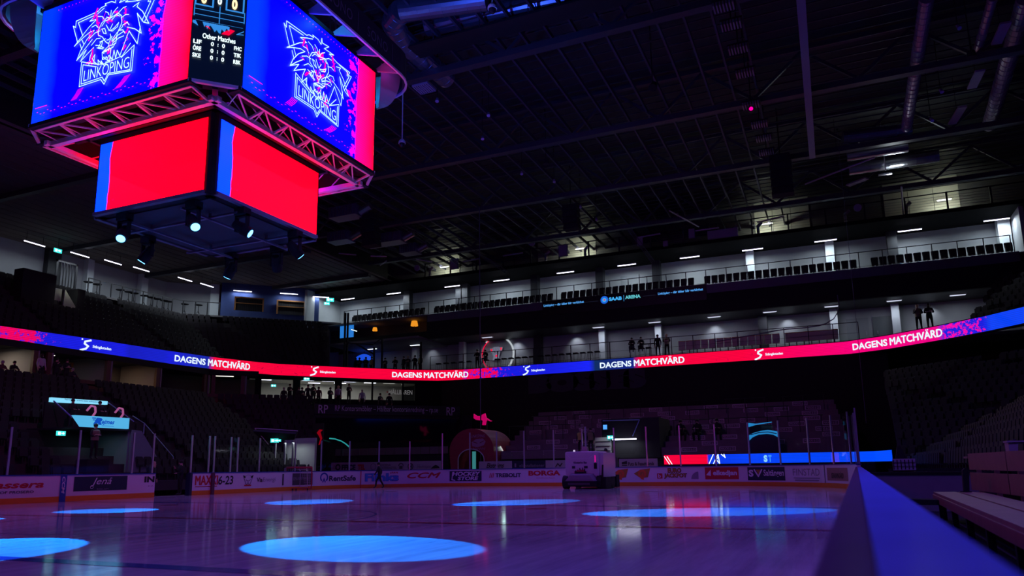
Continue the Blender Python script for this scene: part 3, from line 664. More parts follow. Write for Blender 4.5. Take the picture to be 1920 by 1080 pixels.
    f.line([(-.52, 11.36), (-.52, 11.08)], .018, 1); f.line([(.52, 11.36), (.52, 11.1)], .018, 1); f.line([(0, 11.4), (0, 10.98)], .018, 1)
    f.poly([(-.54, 10.96), (-.48, 10.96), (-.42, 10.84), (-.54, 10.90)], 1)
    zz = [(-.34, 10.96), (-.30, 10.84), (-.26, 10.90), (-.24, 10.80), (-.18, 10.90), (-.14, 10.86), (-.08, 10.76), (-.04, 10.82), (.0, 10.76), (.04, 10.74), (.06, 10.86), (.12, 10.80), (.16, 10.90), (.22, 10.84), (.22, 10.94)]
    for a_, b_ in zip(zz, zz[1:]): f.poly([a_, b_, (b_[0], 10.95), (a_[0], 10.96)], 1)
    f.poly([(.06, 10.74), (.22, 10.74), (.34, 10.88), (.24, 10.90), (.10, 10.80)], 2); f.poly([(-.28, 10.86), (-.16, 10.80), (-.22, 10.88)], 2)
    f.line([(.52, 10.90), (.38, 10.80), (.52, 10.82)], .02, 1)
    f.line([(-.49, 10.98), (.50, 10.98)], .006, 1)
    obj('score_graphics', f.place(on_plane(cmid+nn*.012*(1 if np.dot(nn[:2], cmid[:2]) > 0 else -1), dd, (0, 0, 1))), [M_white_e, emit('lit_blue_frame', (.04, .30, .85), .9), M_red_e, emit('lit_amber_digit', (1., .75, .4), 1.6)], pn)
    mb = MB(); nin = -cmid/np.linalg.norm(cmid)
    P = [c0, c1, c1+nin*.3, c0+nin*.3]
    mb.add([(p[0]+nin[0]*.02, p[1]+nin[1]*.02, z) for z in (ZU0-.02, ZU1+.1) for p in P], [(3,2,1,0),(4,5,6,7),(0,1,5,4),(1,2,6,5),(2,3,7,6),(3,0,4,7)])
    obj('corner_housing', mb, M_black, sb)
    mb = MB(); mb.bar((*(c0[:2]+nin[:2]*-.0), ZU0-.03), (*(c1[:2]), ZU0-.03), .08, .07); obj('corner_rail', mb, mat('white_truss_paint', (.82, .78, .82), .4), sb)
    # underside truss bay
    Mt = mat('white_truss_paint', (.82, .78, .82), .4)
    zi = 9.33; ai = 2.72; ao = A1-.12
    mb = MB()
    pi_ = lambda u: tuple(nrm[:2]*ai+ax[:2]*u)+(zi,)
    po_ = lambda u: tuple(nrm[:2]*ao+ax[:2]*u)+(ZU0-.10,)
    mb.bar(pi_(-ai-.15), pi_(ai+.15), .12, .12); mb.bar(po_(-E1), po_(E1), .07, .06)
    m2 = MB(); nb_ = 6
    for i in range(nb_):
        a_ = -E1+W1*i/nb_; b_ = -E1+W1*(i+1)/nb_
        m2.bar(po_(a_), pi_(b_*.98), .035, .035); m2.bar(po_(b_), pi_(b_), .05, .05)
        m2.tube(tuple(nrm[:2]*(ai-.1)+ax[:2]*a_)+(ZU0+.35,), pi_(b_), .018, 5)
        m2.tube(po_(a_), tuple(nrm[:2]*(ai)+ax[:2]*(a_+.2))+(zi+.0,), .015, 5)
    obj('truss_chord', mb, Mt, sb); obj('truss_braces', m2, Mt, sb)
    # second inner beam and struts up to the roof structure
    mb = MB(); mb.bar(tuple(nrm[:2]*2.15+ax[:2]*-2.6)+(9.62,), tuple(nrm[:2]*2.15+ax[:2]*2.6)+(9.62,), .10, .10)
    mb.bar(tuple(nrm[:2]*2.2+ax[:2]*2.2)+(9.6,), tuple(nrm[:2]*2.9+ax[:2]*2.9)+(9.5,), .12, .05)
    for u in (-1.8, -.6, .6, 1.8): mb.bar(tuple(nrm[:2]*2.15+ax[:2]*u)+(9.62,), tuple(nrm[:2]*1.6+ax[:2]*(u+.5))+(11.2,), .03, .03)
    obj('inner_frame', mb, M_dark, sb)
    # corner sail (curved translucent fabric fin) and radial fins
    Msail = mat('white_sail_fabric', (.60, .62, .66), .6)
    cdir = cmid[:2]/np.linalg.norm(cmid[:2]); mb = MB(); V = []
    for i in range(9):
        t = i/8; z = 13.05-1.15*math.sin(t*PI/2)
        r_out = 4.46+.60*math.cos(t*PI/2); wv = .30*math.cos(t*PI/2)*0+.02
        V.append((cdir[0]*4.50, cdir[1]*4.50, z)); V.append((cdir[0]*r_out, cdir[1]*r_out, z))
    side = np.array([-cdir[1], cdir[0]])
    for sgn in (-1, 1):
        vv = []
        for i in range(9):
            t = i/8; z = 13.05-1.2*math.sin(t*PI/2); ro = 4.45+.62*math.cos(t*PI/2)**1.0
            a_ = cdir*4.40+side*sgn*.42*math.cos(t*PI/2*.8); b_ = cdir*ro
            vv += [(a_[0], a_[1], z+.0), (b_[0], b_[1], z)]
        mb.add(vv, [(2*i, 2*i+1, 2*i+3, 2*i+2) for i in range(8)])
    so = obj('corner_sail', mb, Msail, sb); so.modifiers.new('thick', 'SOLIDIFY').thickness = .02
    for u in (-2.6, -1.55, -.5, .55, 1.6, 2.6):
        mb = MB()
        a_ = nrm[:2]*(A1-.1)+ax[:2]*u; b_ = nrm[:2]*4.0+ax[:2]*(u+.25); c_ = nrm[:2]*4.0+ax[:2]*(u-.25)
        mb.add([(a_[0], a_[1], 12.72), (b_[0], b_[1], 12.62), (b_[0], b_[1], 13.3), (a_[0]+ax[0]*.5, a_[1]+ax[1]*.5, 13.2)], [(0, 1, 2, 3)])
        mb.bar((a_[0], a_[1], 12.72), (b_[0], b_[1], 12.62), .05, .05)
        so = obj('top_fin', mb, Msail, sb); so.modifiers.new('thick', 'SOLIDIFY').thickness = .015
    mb = MB()
    for u in (-1.7, 1.7): mb.tube((*(nrm[:2]*2.6+ax[:2]*u), 13.0), (*(nrm[:2]*2.2+ax[:2]*u), 20.4), .025, 5)
    obj('suspension_cable', mb, M_steel, sb)
# top banner ring (rounded square) with the SONO wordmark
ring = []; HR, RC = 4.02, 1.1
for k in range(4):
    r = rotk(k)
    pts = [(-HR+RC+ (2*HR-2*RC)*i/8, -HR) for i in range(9)]+[(HR-RC+RC*math.sin(a), -HR+RC-RC*math.cos(a)) for a in [PI/2*i/6 for i in range(1, 6)]]
    ring += [r(*p) for p in pts]
ring.append(ring[0]); RG = Path(ring)
obj('top_banner', strip(RG, 0, RG.L, 0, -.1, 12.62, 13.42, .4), mat('black_banner', (.02, .02, .028), .5), sb)
obj('banner_trim', strip(RG, 0, RG.L, .03, -.03, 12.56, 12.62, .4), mat('white_truss_paint', (.5, .5, .5), .5), sb)
f = Flat(); seg = RG.L/4
for k in range(4):
    for c in (-1.55, .05, 1.75):
        u = (k*seg+HR-RC+c) % RG.L
        f.text('SONO', u-.55, 12.85, u+.45, 13.15, .0, 0, 0, 1.1); f.rect(u+.70, 12.75, u+.72, 13.3, 0)
obj('banner_lettering', f.place(on_path(RG, .0, 0, 0) if False else (lambda u, v: (lambda q, n: (q[0]+n[0]*.015, q[1]+n[1]*.015, v))(*RG.at(u)))), mat('dull_silver_letters', (.16, .16, .18), .4), sb)
# core of the cube
mb = MB(); mb.box((-1.55, -1.55, ZL0-.1), (1.55, 1.55, ZL1+.1)); mb.box((-1.9, -1.9, 9.75), (1.9, 1.9, 12.6)); obj('core_frame', mb, M_black, sb)
mb = MB(); mb.box((-1.75, -1.75, 7.50), (1.75, 1.75, 7.56)); obj('underside_panel', mb, mat('dark_violet_panel', (.028, .028, .045), .6), sb)
mb = MB()
for s in (-1, 1):
    mb.bar((-1.9, s*1.0, 7.38), (1.9, s*1.0, 7.38), .07, .05); mb.bar((s*1.0, -1.9, 7.34), (s*1.0, 1.9, 7.34), .07, .05)
for x, y in ((-1, -1), (1, -1), (1, 1), (-1, 1)): mb.bar((x, y, 7.5), (x, y, 7.3), .05, .05)
obj('lighting_rail', mb, mat('violet_grey_rail', (.22, .22, .30), .4, .5), sb)
for k in range(4):
    r = rotk(k)
    for j, (a_, b_) in enumerate(((0., -3.72), (2.9, -3.72))):
        x_, y_ = r(a_, b_); lamp('POINT', 'fin_uplight', (x_, y_, 12.75), 9. if (k, j) not in ((0, 1), (1, 1)) else .8, (.03, .30, 1.) if (k, j) not in ((0, 1), (1, 1)) else (.75, .02, .75), size=.08)
    x_, y_ = r(3.35, -3.35); lamp('POINT', 'sail_light', (x_, y_, 12.2), 16., (.02, .38, 1.), size=.08)
lamp('SPOT', 'roof_uplight', (2.5, 4.4, 13.7), 1500., (.04, .12, 1.), size=.1, target=(.5, 12, 21), spot=1.5, blend=.9)
# ---- moving heads under the cube: each aims at its own spot on the ice
DZ = .20
def moving_head(x, y, target, label, lit=True, energy=9000, half=9.0):
    t = thing('moving_head_light', label, 'stage light', (x, y, 7.3+DZ), 'moving head lights under the scoreboard')
    mb = MB(); mb.box((x-.16, y-.12, 7.12+DZ), (x+.16, y+.12, 7.3+DZ)); obj('base', mb, M_black, t)
    mb = MB(); mb.box((x-.19, y-.05, 6.72+DZ), (x-.15, y+.05, 7.14+DZ)); mb.box((x+.15, y-.05, 6.72+DZ), (x+.19, y+.05, 7.14+DZ)); mb.box((x-.19, y-.05, 7.08+DZ), (x+.19, y+.05, 7.14+DZ)); obj('yoke', mb, M_black, t)
    c = Vector((x, y, 6.8+DZ)); d = (Vector(target)-c).normalized()
    mb = MB(); mb.tube(c-d*.22, c+d*.05, .10, 14, r2=.15); mb.tube(c+d*.05, c+d*.24, .15, 14, r2=.14); obj('head', mb, M_black, t)
    e = c+d*.245; mb = MB(); mb.tube(e, e+d*.012, .105, 16); obj('lens', mb, emit('lit_blue_lens', (.10, .42, 1.0), 6.) if lit else M_dark, t)
    mb = MB(); mb.tube(c+d*.2, c+d*.262, .15, 16, r2=.135); 
    if lit:
        lp = c+d*.30
        l = lamp('SPOT', 'moving_head_beam', lp, energy, (.0, .23, 1.0), size=.04, target=target, spot=math.radians(half*2), blend=.06)
    return t
HEADS = [((1.25, -1.75), (7.85, -4.45, 0), 'blue-lit moving head under the front corner, second from the left', 9.0, 1.),
         ((1.95, -.9), (11.3, 4.75, 0), 'blue-lit moving head under the right front edge of the scoreboard', 7.6, 1.35),
         ((1.95, 1.05), (4.8, 8.7, 0), 'blue-lit moving head furthest right under the scoreboard', 9.0, 1.),
         ((-.95, -1.85), (2.3, -6.75, 0), 'blue-lit moving head furthest left under the scoreboard', 11.5, 1.),
         ((.6, 1.9), (-3.1, 8.35, 0), 'moving head under the far right edge aimed at the far ice', 9.0, 1.),
         ((-1.1, 1.9), (-5.8, 2.3, 0), 'moving head under the far left corner of the scoreboard', 9.5, .7),
         ((-1.95, -.3), (-6.2, -2.2, 0), 'moving head under the left edge of the scoreboard', 9.0, .7)]
for (x, y), tg, lb, hf, k in HEADS: moving_head(x, y, tg, lb, True, 26000*k, hf)

# ------------------------------------------------------------------ fill lights added under the roof to tint and lift the hall
for p, e_ in ADDED_LAMPS:
    t = thing('added_fill_light', 'added purple fill light hung from the roof near '+{(-24, -4): 'the left stand', (-23, 22): 'the far left stand', (0, 26): 'the far goal end', (22, 22): 'the far right stand', (22, -6): 'the right side'}[(p[0], p[1])], 'stage light', p)
    mb = MB(); mb.tube((p[0], p[1], p[2]+.05), (p[0], p[1], p[2]+.35), .22, 14, r2=.16); mb.tube((p[0], p[1], p[2]+.35), (p[0], p[1], 19.6 if p[0] < -20 and p[0] > -60 and p[0] != 22 and p[0] < -24.4 else 23.4), .03, 6); obj('housing', mb, M_black, t)
    lamp('SPOT', 'added_fill_beam', (p[0], p[1], p[2]), e_, FILL_COL, size=.25, target=(p[0]*.35, p[1]*.6+3, 0), spot=math.radians(104), blend=.8)

for nm_, p, tg, e_, c_, an in ADDED_LAMPS2:
    t = thing('added_fill_light', 'added fill light hung from the roof, '+nm_, 'stage light', p); d = (Vector(tg)-Vector(p)).normalized(); P = Vector(p)
    mb = MB(); mb.tube(P-d*.35, P-d*.02, .16, 14, r2=.22); mb.tube((p[0], p[1], p[2]+.1), (p[0], p[1], 23.4), .03, 6); obj('housing', mb, M_black, t)
    lamp('SPOT', 'added_fill_beam', p, e_, c_, size=.2, target=tg, spot=math.radians(an), blend=.9)
# ================================================================== far end building (facade y=46, back wall y=50)
YF, YB = 46.0, 50.0
def bx(*a): m = MB(); m.box(*a); return m
struct('wall_far_lower_level', bx((-33, YB, 10.2), (28.4, YB+.3, 13.35)), M_greypaint, 'grey back wall of the lower far balcony')
struct('wall_far_upper_level', bx((-33, YB, 15.7), (29.2, YB+.3, 19.3)), M_greypaint, 'grey back wall of the upper far balcony')
struct('wall_far_top', bx((-33, YB, 19.3), (40, YB+.3, 24.2)), mat('dark_cladding', (.09, .09, .085), .7, noise=.15), 'dark cladding wall above the service gallery')
struct('wall_far_right_end', bx((28.4, 46.4, 10.2), (28.7, YB, 19.3)), M_greypaint)
m = MB(); m.box((-33, 46.45, 10.0), (28.4, YB, 10.22)); struct('floor_lower_balcony', m, M_concrete)
m = MB(); m.box((-19.8, 46.3, 13.35), (28.6, YB, 13.5)); struct('ceiling_lower_balcony', m, M_dark)
m = MB(); m.box((-19.8, 45.95, 13.35), (28.6, 46.3, 15.0)); struct('trim_black_fascia', m, M_black)
m = MB(); m.box((-19.8, 45.93, 15.0), (28.0, 46.3, 15.72)); struct('trim_grey_fascia', m, mat('blue_grey_fascia', (.10, .10, .15), .55, noise=.1))
m = MB(); m.box((-33, 46.0, 15.62), (-19.8, YB, 15.76)); m.box((-19.8, 46.3, 15.62), (28.6, YB, 15.76)); struct('floor_upper_balcony', m, M_concrete)
m = MB(); m.box((-19.8, 46.02, 15.72), (28.0, 46.1, 15.75)); struct('trim_floor_edge', m, mat('pale_edge_strip', (.6, .62, .65), .5))
m = MB(); m.box((-33, 45.7, 19.12), (29.4, YB, 19.42)); struct('floor_service_gallery', m, mat('matt_black_slab', (.006, .006, .008), .9, spec=.1))
# led name screen on the fascia
nm = thing('arena_name_screen', 'black LED strip with SAAB ARENA in white and blue on the far balcony front', 'LED display', (-.8, 45.9, 14.6))
obj('screen', bx((-7.98, 45.84, 14.45), (6.36, 45.93, 15.78)), mat('black_led_tiles', (.004, .004, .006), .5), nm)
f = Flat(); f.text('Linköping – där idéer blir verklighet', -7.85, 15.19, -4.1, 15.46, .02, 0, 0); f.text('Linköping – där idéer blir verklighet', 2.4, 15.19, 6.1, 15.46, .02, 0, 0)
f.rect(-4.0, 15.27, -2.8, 15.285, 2); f.rect(1.1, 15.27, 2.2, 15.285, 2)
f.ring(-2.25, 15.31, .34, .20, 3, 20); f.ring(-2.25, 15.31, .2, 0, 1, 12); f.ring(-2.25, 15.31, .07, 0, 4, 8)
f.text('SAAB', -1.85, 15.16, -.70, 15.48, .06, 0, 1); f.rect(-.55, 15.02, -.52, 15.55, 1); f.text('ARENA', -.42, 15.18, .92, 15.48, .05, 0, 5)
obj('screen_lettering', f.place(lambda u, v: (u, 45.825, v)), [emit('lit_pale_blue_text', (.10, .42, 1.0), 1.0), emit('lit_sky_text', (.05, .40, .85), 1.0), emit('lit_dim_line', (.02, .03, .06), 1.), emit('lit_deep_blue_ring', (.01, .12, .7), 1.0), M_red_e, emit('lit_teal_text', (.12, .55, .62), .9)], nm)

def pillar(x, y, z0, z1, m, label, w=.55, group=None):
    o = obj('pillar', bx((x-w/2, y-w/2, z0), (x+w/2, y+w/2, z1)), m); o['kind'] = 'structure'; o.name = 'trim_pillar'; o['label'] = label
    return o
M_pillar = mat('white_pillar_paint', (.50, .55, .58), .6); M_dpillar = mat('dark_pillar_paint', (.02, .022, .03), .6)
for x in (-17.9, -17.3, -9.9, -3.5, 1.7, 20.4, -23.9): pillar(x, 49.1, 15.76, 19.12, M_dpillar, 'dark pillar on the upper balcony', .7)
for x in (9.64, 15.88): pillar(x, 49.5, 15.76, 19.12, M_pillar, 'white pillar on the upper balcony', .65)
pillar(27.9, 49.2, 15.76, 19.12, M_pillar, 'white pillar at the right end of the upper balcony', .8)
for x in (-9.7, 10.3): pillar(x, 49.1, 10.22, 13.35, M_dpillar, 'dark pillar on the lower balcony', .7)
for x in (-17.7, -3.52, 1.59, 15.7, 20.1, -23.): pillar(x, 49.2, 10.22, 13.35, M_pillar, 'white pillar on the lower balcony', .55)
# fluorescent lights over the upper balcony
def tube_light(x, y, z, ang, L, label, group, e=14., rod=.4, col=(.78, .90, .98)):
    t = thing('fluorescent_light', label, 'light', (x, y, z), group)
    d = np.array([math.cos(ang), math.sin(ang), 0])
    a = np.array([x, y, z])-d*L/2; b = np.array([x, y, z])+d*L/2
    m = MB(); m.bar(tuple(a+[0, 0, .06]), tuple(b+[0, 0, .06]), .12, .06); obj('housing', m, M_alu, t)
    m = MB(); m.tube(tuple(a+d*.03), tuple(b-d*.03), .035, 8); obj('lit_tube', m, M_tube, t)
    m = MB(); m.tube(tuple(a+d*.2+[0, 0, .06]), tuple(a+d*.2+[0, 0, rod]), .012, 4); m.tube(tuple(b-d*.2+[0, 0, .06]), tuple(b-d*.2+[0, 0, rod]), .012, 4); obj('hanger', m, M_dark, t)
    o = lamp('AREA', 'tube_glow', (x, y, z-.05), e, col, size=L, size_y=.08); o.rotation_euler = (0, 0, ang)
    return t
UPX = [-30.57, -24.95, -18.22, -12.93, -6.48, -.71, 4.83, 10.01, 15.62, 21.62, 27.33]
orde = ['above the left end of the upper balcony', 'second from the left above the upper balcony', 'third from the left above the upper balcony', 'fourth from the left above the upper balcony', 'fifth from the left above the upper balcony', 'in the middle above the upper balcony', 'just right of the middle above the upper balcony', 'over the left white pillar of the upper balcony', 'over the right white pillar of the upper balcony', 'second from the right above the upper balcony', 'at the right end above the upper balcony']
for x, l in zip(UPX, orde): tube_light(x, 48, 18.78, 0, 1.7, 'lit white tube light '+l, 'tube lights above the upper far balcony', e=115.)
for x, l in ((-14.3, 'above the round crest'), (-3.4, 'near the seated pair'), (1.6, 'over the standing pair'), (6.6, 'over the left of the beige seats'), (11.0, 'over the beige seats'), (15.6, 'by the white pillar near the door'), (20.0, 'right of the grey door'), (24.2, 'at the right end')):
    t = thing('ceiling_light', 'flat lit ceiling light over the lower balcony '+l, 'light', (x, 47.6, 13.33), 'ceiling lights over the lower far balcony')
    obj('diffuser', bx((x-.5, 47.5, 13.28), (x+.5, 47.75, 13.33)), emit('dim_lit_diffuser', (.75, .8, 1.0), .8), t)
    obj('frame', bx((x-.55, 47.45, 13.31), (x+.55, 47.8, 13.35)), M_alu, t)
    lamp('AREA', 'ceiling_glow', (x, 47.9, 13.2), 34., (.80, .86, 1.0), size=.9, size_y=.3)
for x in (-12.2, 6.3, 12.2, 22.5, -6.2, -21.5):     # spots raking the wall
    lamp('SPOT', 'wall_washer', (x, 49.3, 13.2), 60., (.82, .87, 1.0), size=.05, target=(x, 50, 11.9), spot=math.radians(100), blend=1.)
# railings of the two balconies
def railing(name, label, x0, x1, y, z0, zt, step=1.6, wires=2, group='balcony railings'):
    t = thing(name, label, 'railing', ((x0+x1)/2, y, z0), group)
    obj('handrail', (lambda m: m.bar((x0, y, zt), (x1, y, zt), .05, .05))(MB()), M_dark, t)
    n = int(round((x1-x0)/step))
    for i in range(n+1):
        x = x0+(x1-x0)*i/n; obj('post', bx((x-.03, y-.03, z0), (x+.03, y+.03, zt)), M_dark, t)
    m = MB()
    for k in range(wires): z = z0+(zt-z0)*(.10+.0*k) if k == 0 else z0+(zt-z0)*.45*k; m.bar((x0, y, z), (x1, y, z), .02, .02)
    obj('wires', m, M_dark, t); return t
railing('balcony_railing', 'thin black railing along the upper far balcony', -29.6, 27.6, 46.15, 15.76, 17.02, 1.62, 1)
railing('balcony_railing', 'thick black railing along the lower far balcony', -19.8, 17.3, 46.55, 10.22, 11.72, 1.75, 2)
# seats on the upper balcony : backs towards the camera side? they face the ice, so we see the front of the shells
def build_seat(at, label, group):
    x, y, z = at
    t = thing('folding_seat', label, 'seat', at, group)
    m = MB(); m.prism([(-.22, .22), (.22, .22), (.26, .86), (.22, .94), (-.22, .94), (-.26, .86)], (x, y+.05, z), (1, 0, 0), (0, .22, 1), (0, 1, 0), .05); b = obj('backrest', m, M_seat, t)
    m = MB(); m.prism([(-.21, .24), (.21, .24), (.22, .72), (-.22, .72)], (x, y-.06, z), (1, 0, 0), (0, .1, 1), (0, 1, 0), .07); obj('seat_pan', m, M_seat, t)
    m = MB(); m.box((x-.04, y, z), (x+.04, y+.05, z+.30)); obj('foot', m, M_alu, t)
    return t
seat0 = build_seat((-28.8, 46.7, 15.76), 'black folding seat in the upper far balcony, left block', 'folding seats in the upper far balcony')
first = True
for a, b, lb in ((-28.9, -20.9, 'left block'), (-19.3, -7.6, 'block left of the name screen'), (-6.3, 5.0, 'block above the name screen'), (6.35, 17.4, 'block right of the name screen'), (18.9, 27.6, 'right end block')):
    n = int((b-a)/.575)
    for i in range(n+1):
        x = a+(b-a)*i/n
        if first: first = False; continue
        dup(seat0, (x, 46.7, 15.76), None, 'black folding seat in the upper far balcony, '+lb, 'folding seats in the upper far balcony, '+lb)
seat0['group'] = 'folding seats in the upper far balcony, left block'
# bar stools on the lower balcony
def build_stool(at, label, group):
    x, y, z = at; t = thing('bar_stool', label, 'stool', at, group)
    m = MB(); m.prism([(-.24, 0), (.24, 0), (.20, .09), (-.20, .09)], (x, y-.18, z+.80), (1, 0, 0), (0, 0, 1), (0, 1, 0), .36); obj('seat', m, M_black, t)
    for sx in (-1, 1):
        for sy in (-1, 1):
            m = MB(); m.tube((x+sx*.18, y+sy*.14, z+.80), (x+sx*.25, y+sy*.2, z), .014, 5); obj('leg', m, M_dark, t)
    m = MB(); m.bar((x-.22, y-.17, z+.28), (x+.22, y-.17, z+.28), .02, .02); obj('footrest', m, M_dark, t)
    return t
st0 = build_stool((-19.2, 47.1, 10.22), 'black bar stool behind the lower balcony railing, left of the round crest', 'bar stools left of the round crest')
for i in range(1, 5): dup(st0, (-19.2+i*.82, 47.1, 10.22))
for i in range(6): dup(st0, (-13.0+i*.68, 47.1, 10.22), None, 'black bar stool behind the lower balcony railing, right of the round crest', 'bar stools right of the round crest')
for i in range(9): dup(st0, (-8.7+i*.66, 47.1, 10.22), None, 'black bar stool behind the railing, between the dark pillar and the seated pair', 'bar stools left of the seated pair')
dup(st0, (1.1, 47.1, 10.22), None, 'empty black bar stool just right of the seated pair', 'single stool')
# beige upholstered seats row
def beige(x, i, part):
    t = thing('beige_seat', 'beige padded seat in the row behind the lower balcony railing, '+part, 'seat', (x, 47.2, 10.22), 'beige seats, '+part)
    m = MB(); m.box((x-.28, 47.2, 10.75), (x+.28, 47.28, 11.42)); obj('backrest', m, M_beige, t)
    m = MB(); m.box((x-.29, 47.19, 11.36), (x+.29, 47.29, 11.42)); obj('frame', m, M_orangewood, t)
    m = MB(); m.box((x-.27, 46.9, 10.62), (x+.27, 47.2, 10.74)); obj('cushion', m, M_beige, t)
    m = MB(); m.box((x-.04, 47.1, 10.22), (x+.04, 47.18, 10.62)); obj('foot', m, M_dark, t)
M_beige = mat('beige_upholstery', (.55, .48, .40), .8, noise=.1)
for i in range(13): beige(3.9+i*.62, i, 'left part')
for i in range(7): beige(12.3+i*.55, i, 'right part')
# round crest with neon rim on the wall
cr = thing('round_wall_crest', 'round illuminated team crest with red and white rim on the far balcony wall', 'sign', (-14.25, 49.9, 10.3))
f = Flat(); f.ring(-14.25, 12.0, 1.78, 1.62, 0, 24, -PI/2*.2, PI*.75); f.ring(-14.25, 12.0, 1.78, 1.62, 2, 20, PI*.75, PI*1.45); f.ring(-14.25, 12.0, 1.66, 1.60, 1, 20, PI*.45, PI*1.4)
f.ring(-14.25, 12.0, 1.78, 1.62, 0, 14, PI*1.45, PI*1.9)
o = obj('neon_rim', f.place(lambda u, v: (u, 49.80, v)), [emit('lit_white_rim', (.55, .6, .65), .8), M_red_e, M_pillar], cr); o.modifiers.new('t', 'SOLIDIFY').thickness = .06
f = Flat(); cu = -14.35
f.poly([(cu-.25, 12.72), (cu+.25, 12.74), (cu+.42, 12.62), (cu+.40, 12.1), (cu+.30, 11.75), (cu+.42, 11.35), (cu+.15, 11.5), (cu, 11.35), (cu-.15, 11.5), (cu-.42, 11.35), (cu-.32, 11.8), (cu-.42, 12.1), (cu-.42, 12.6)], 0)
f.poly([(cu-.70, 12.60), (cu-.34, 12.60), (cu-.40, 12.25), (cu-.55, 12.2)], 0); f.poly([(cu+.34, 12.66), (cu+.72, 12.68), (cu+.60, 12.3), (cu+.40, 12.25)], 0)
obj('crest_head', f.place(lambda u, v: (u, 49.80, v)), [mat('pale_crest_paint', (.6, .65, .75), .5)], cr)
f = Flat(); f.poly([(cu-.62, 12.54), (cu-.40, 12.54), (cu-.44, 12.3), (cu-.52, 12.3)], 0); f.poly([(cu+.42, 12.62), (cu+.62, 12.62), (cu+.55, 12.36), (cu+.45, 12.38)], 0); f.poly([(cu-.1, 11.92), (cu+.12, 11.94), (cu+.08, 11.75), (cu-.08, 11.74)], 0)
f.line([(cu-.35, 12.3), (cu-.1, 12.2)], .04, 1); f.line([(cu+.1, 12.2), (cu+.35, 12.32)], .04, 1)
for k in range(8): f.line([(cu-.3+k*.08, 12.6-(k % 3)*.1), (cu-.33+k*.09, 12.0-(k % 2)*.2)], .015, 1)
obj('crest_details', f.place(lambda u, v: (u, 49.785, v)), [M_red_e, M_navy], cr)
# doors on the lower balcony right part
def door(n, x0, x1, y, z0, z1, m, hx):
    o = struct('door_%d' % n, bx((x0, y-.06, z0), (x1, y, z1)), m); h = obj('door_handle', bx((hx-.03, y-.12, z0+.95), (hx+.03, y-.06, z0+1.25)), M_alu, o); return o
door(1, 16.6, 18.2, 49.95, 10.22, 12.6, mat('grey_door', (.20, .22, .24), .5), 18.0); door(2, 18.5, 20.4, 49.95, 10.22, 12.6, mat('slate_door', (.09, .11, .12), .5), 18.8)
door(3, -1.8, -.1, 49.95, 15.76, 18.3, mat('grey_door', (.2, .22, .24), .5), -.3); door(4, .0, 1.2, 49.95, 15.76, 18.3, mat('grey_door', (.2, .22, .24), .5), 1.0)

# service gallery above: pale lit wall panels, ventilation stubs, railing
M_pale = mat('pale_cladding_panel', (.34, .34, .27), .7, noise=.08)
for k, (x0, x1) in enumerate(((-21.8, -18.4), (-9.9, -4.05), (10.2, 14.6), (20.2, 25.5))):
    m = MB(); n = max(2, int((x1-x0)/1.35))
    for i in range(n): m.box((x0+(x1-x0)*i/n+.02, 49.93, 19.9), (x0+(x1-x0)*(i+1)/n-.02, 49.99, 23.4))
    o = obj('trim_pale_cladding', m, M_pale); o['kind'] = 'structure'
    t = thing('gallery_light', 'small dim light on the service gallery, '+['at the far left', 'left of centre', 'right of centre', 'at the right'][k], 'light', ((x0+x1)/2, 48.5, 20.9), 'service gallery lights')
    xm = x1-1.2 if k != 2 else x0+1.0
    obj('housing', bx((xm-.5, 48.9, 21.12), (xm+.5, 49.0, 21.2)), M_alu, t); obj('tube', bx((xm-.45, 48.9, 21.08), (xm+.45, 48.98, 21.12)), emit('dim_gallery_tube', (.8, .85, .9), .6), t)
    lamp('AREA', 'gallery_glow', (xm, 48.6, 21.0), 50., (.92, .98, .86), size=1.2, size_y=.3, target=(xm, 50, 21.6))
g = thing('service_gallery_railing', 'steel railing of the service gallery high on the far wall', 'railing', (0, 45.8, 19.4))
obj('handrail', (lambda m: m.bar((-20, 45.8, 20.72), (30, 45.8, 20.72), .08, .06))(MB()), M_dark, g)
for i in range(19): x = -20+i*2.75; obj('post', bx((x-.06, 45.74, 19.4), (x+.06, 45.86, 20.75)), M_dark, g)
m = MB()
for z in (19.65, 19.85, 20.05, 20.25, 20.45): m.bar((-20, 45.8, z), (30, 45.8, z), .02, .02)
obj('rails', m, mat('dull_rail', (.14, .14, .15), .4, .6), g)
for i, x in enumerate((-20.5, -8.2, -4.4, 8.6, 10.6, 21.5, 17.2)):
    t = thing('ventilation_stub', 'short bright vent pipe standing on the service gallery', 'pipe', (x, 47.6, 19.42), 'vent pipes on the service gallery')
    m = MB(); m.tube((x, 47.6, 19.42), (x, 47.6, 20.7), .12, 10); m.tube((x-.02, 47.6, 20.6), (x+.35, 47.6, 20.9), .13, 10); obj('pipe', m, mat('zinc_pipe', (.6, .63, .6), .35, .6), t)
    m = MB()
    for z in (19.7, 20.1, 20.5): m.tube((x, 47.6, z), (x, 47.6, z+.03), .135, 10)
    obj('pipe_ring', m, M_dark, t)
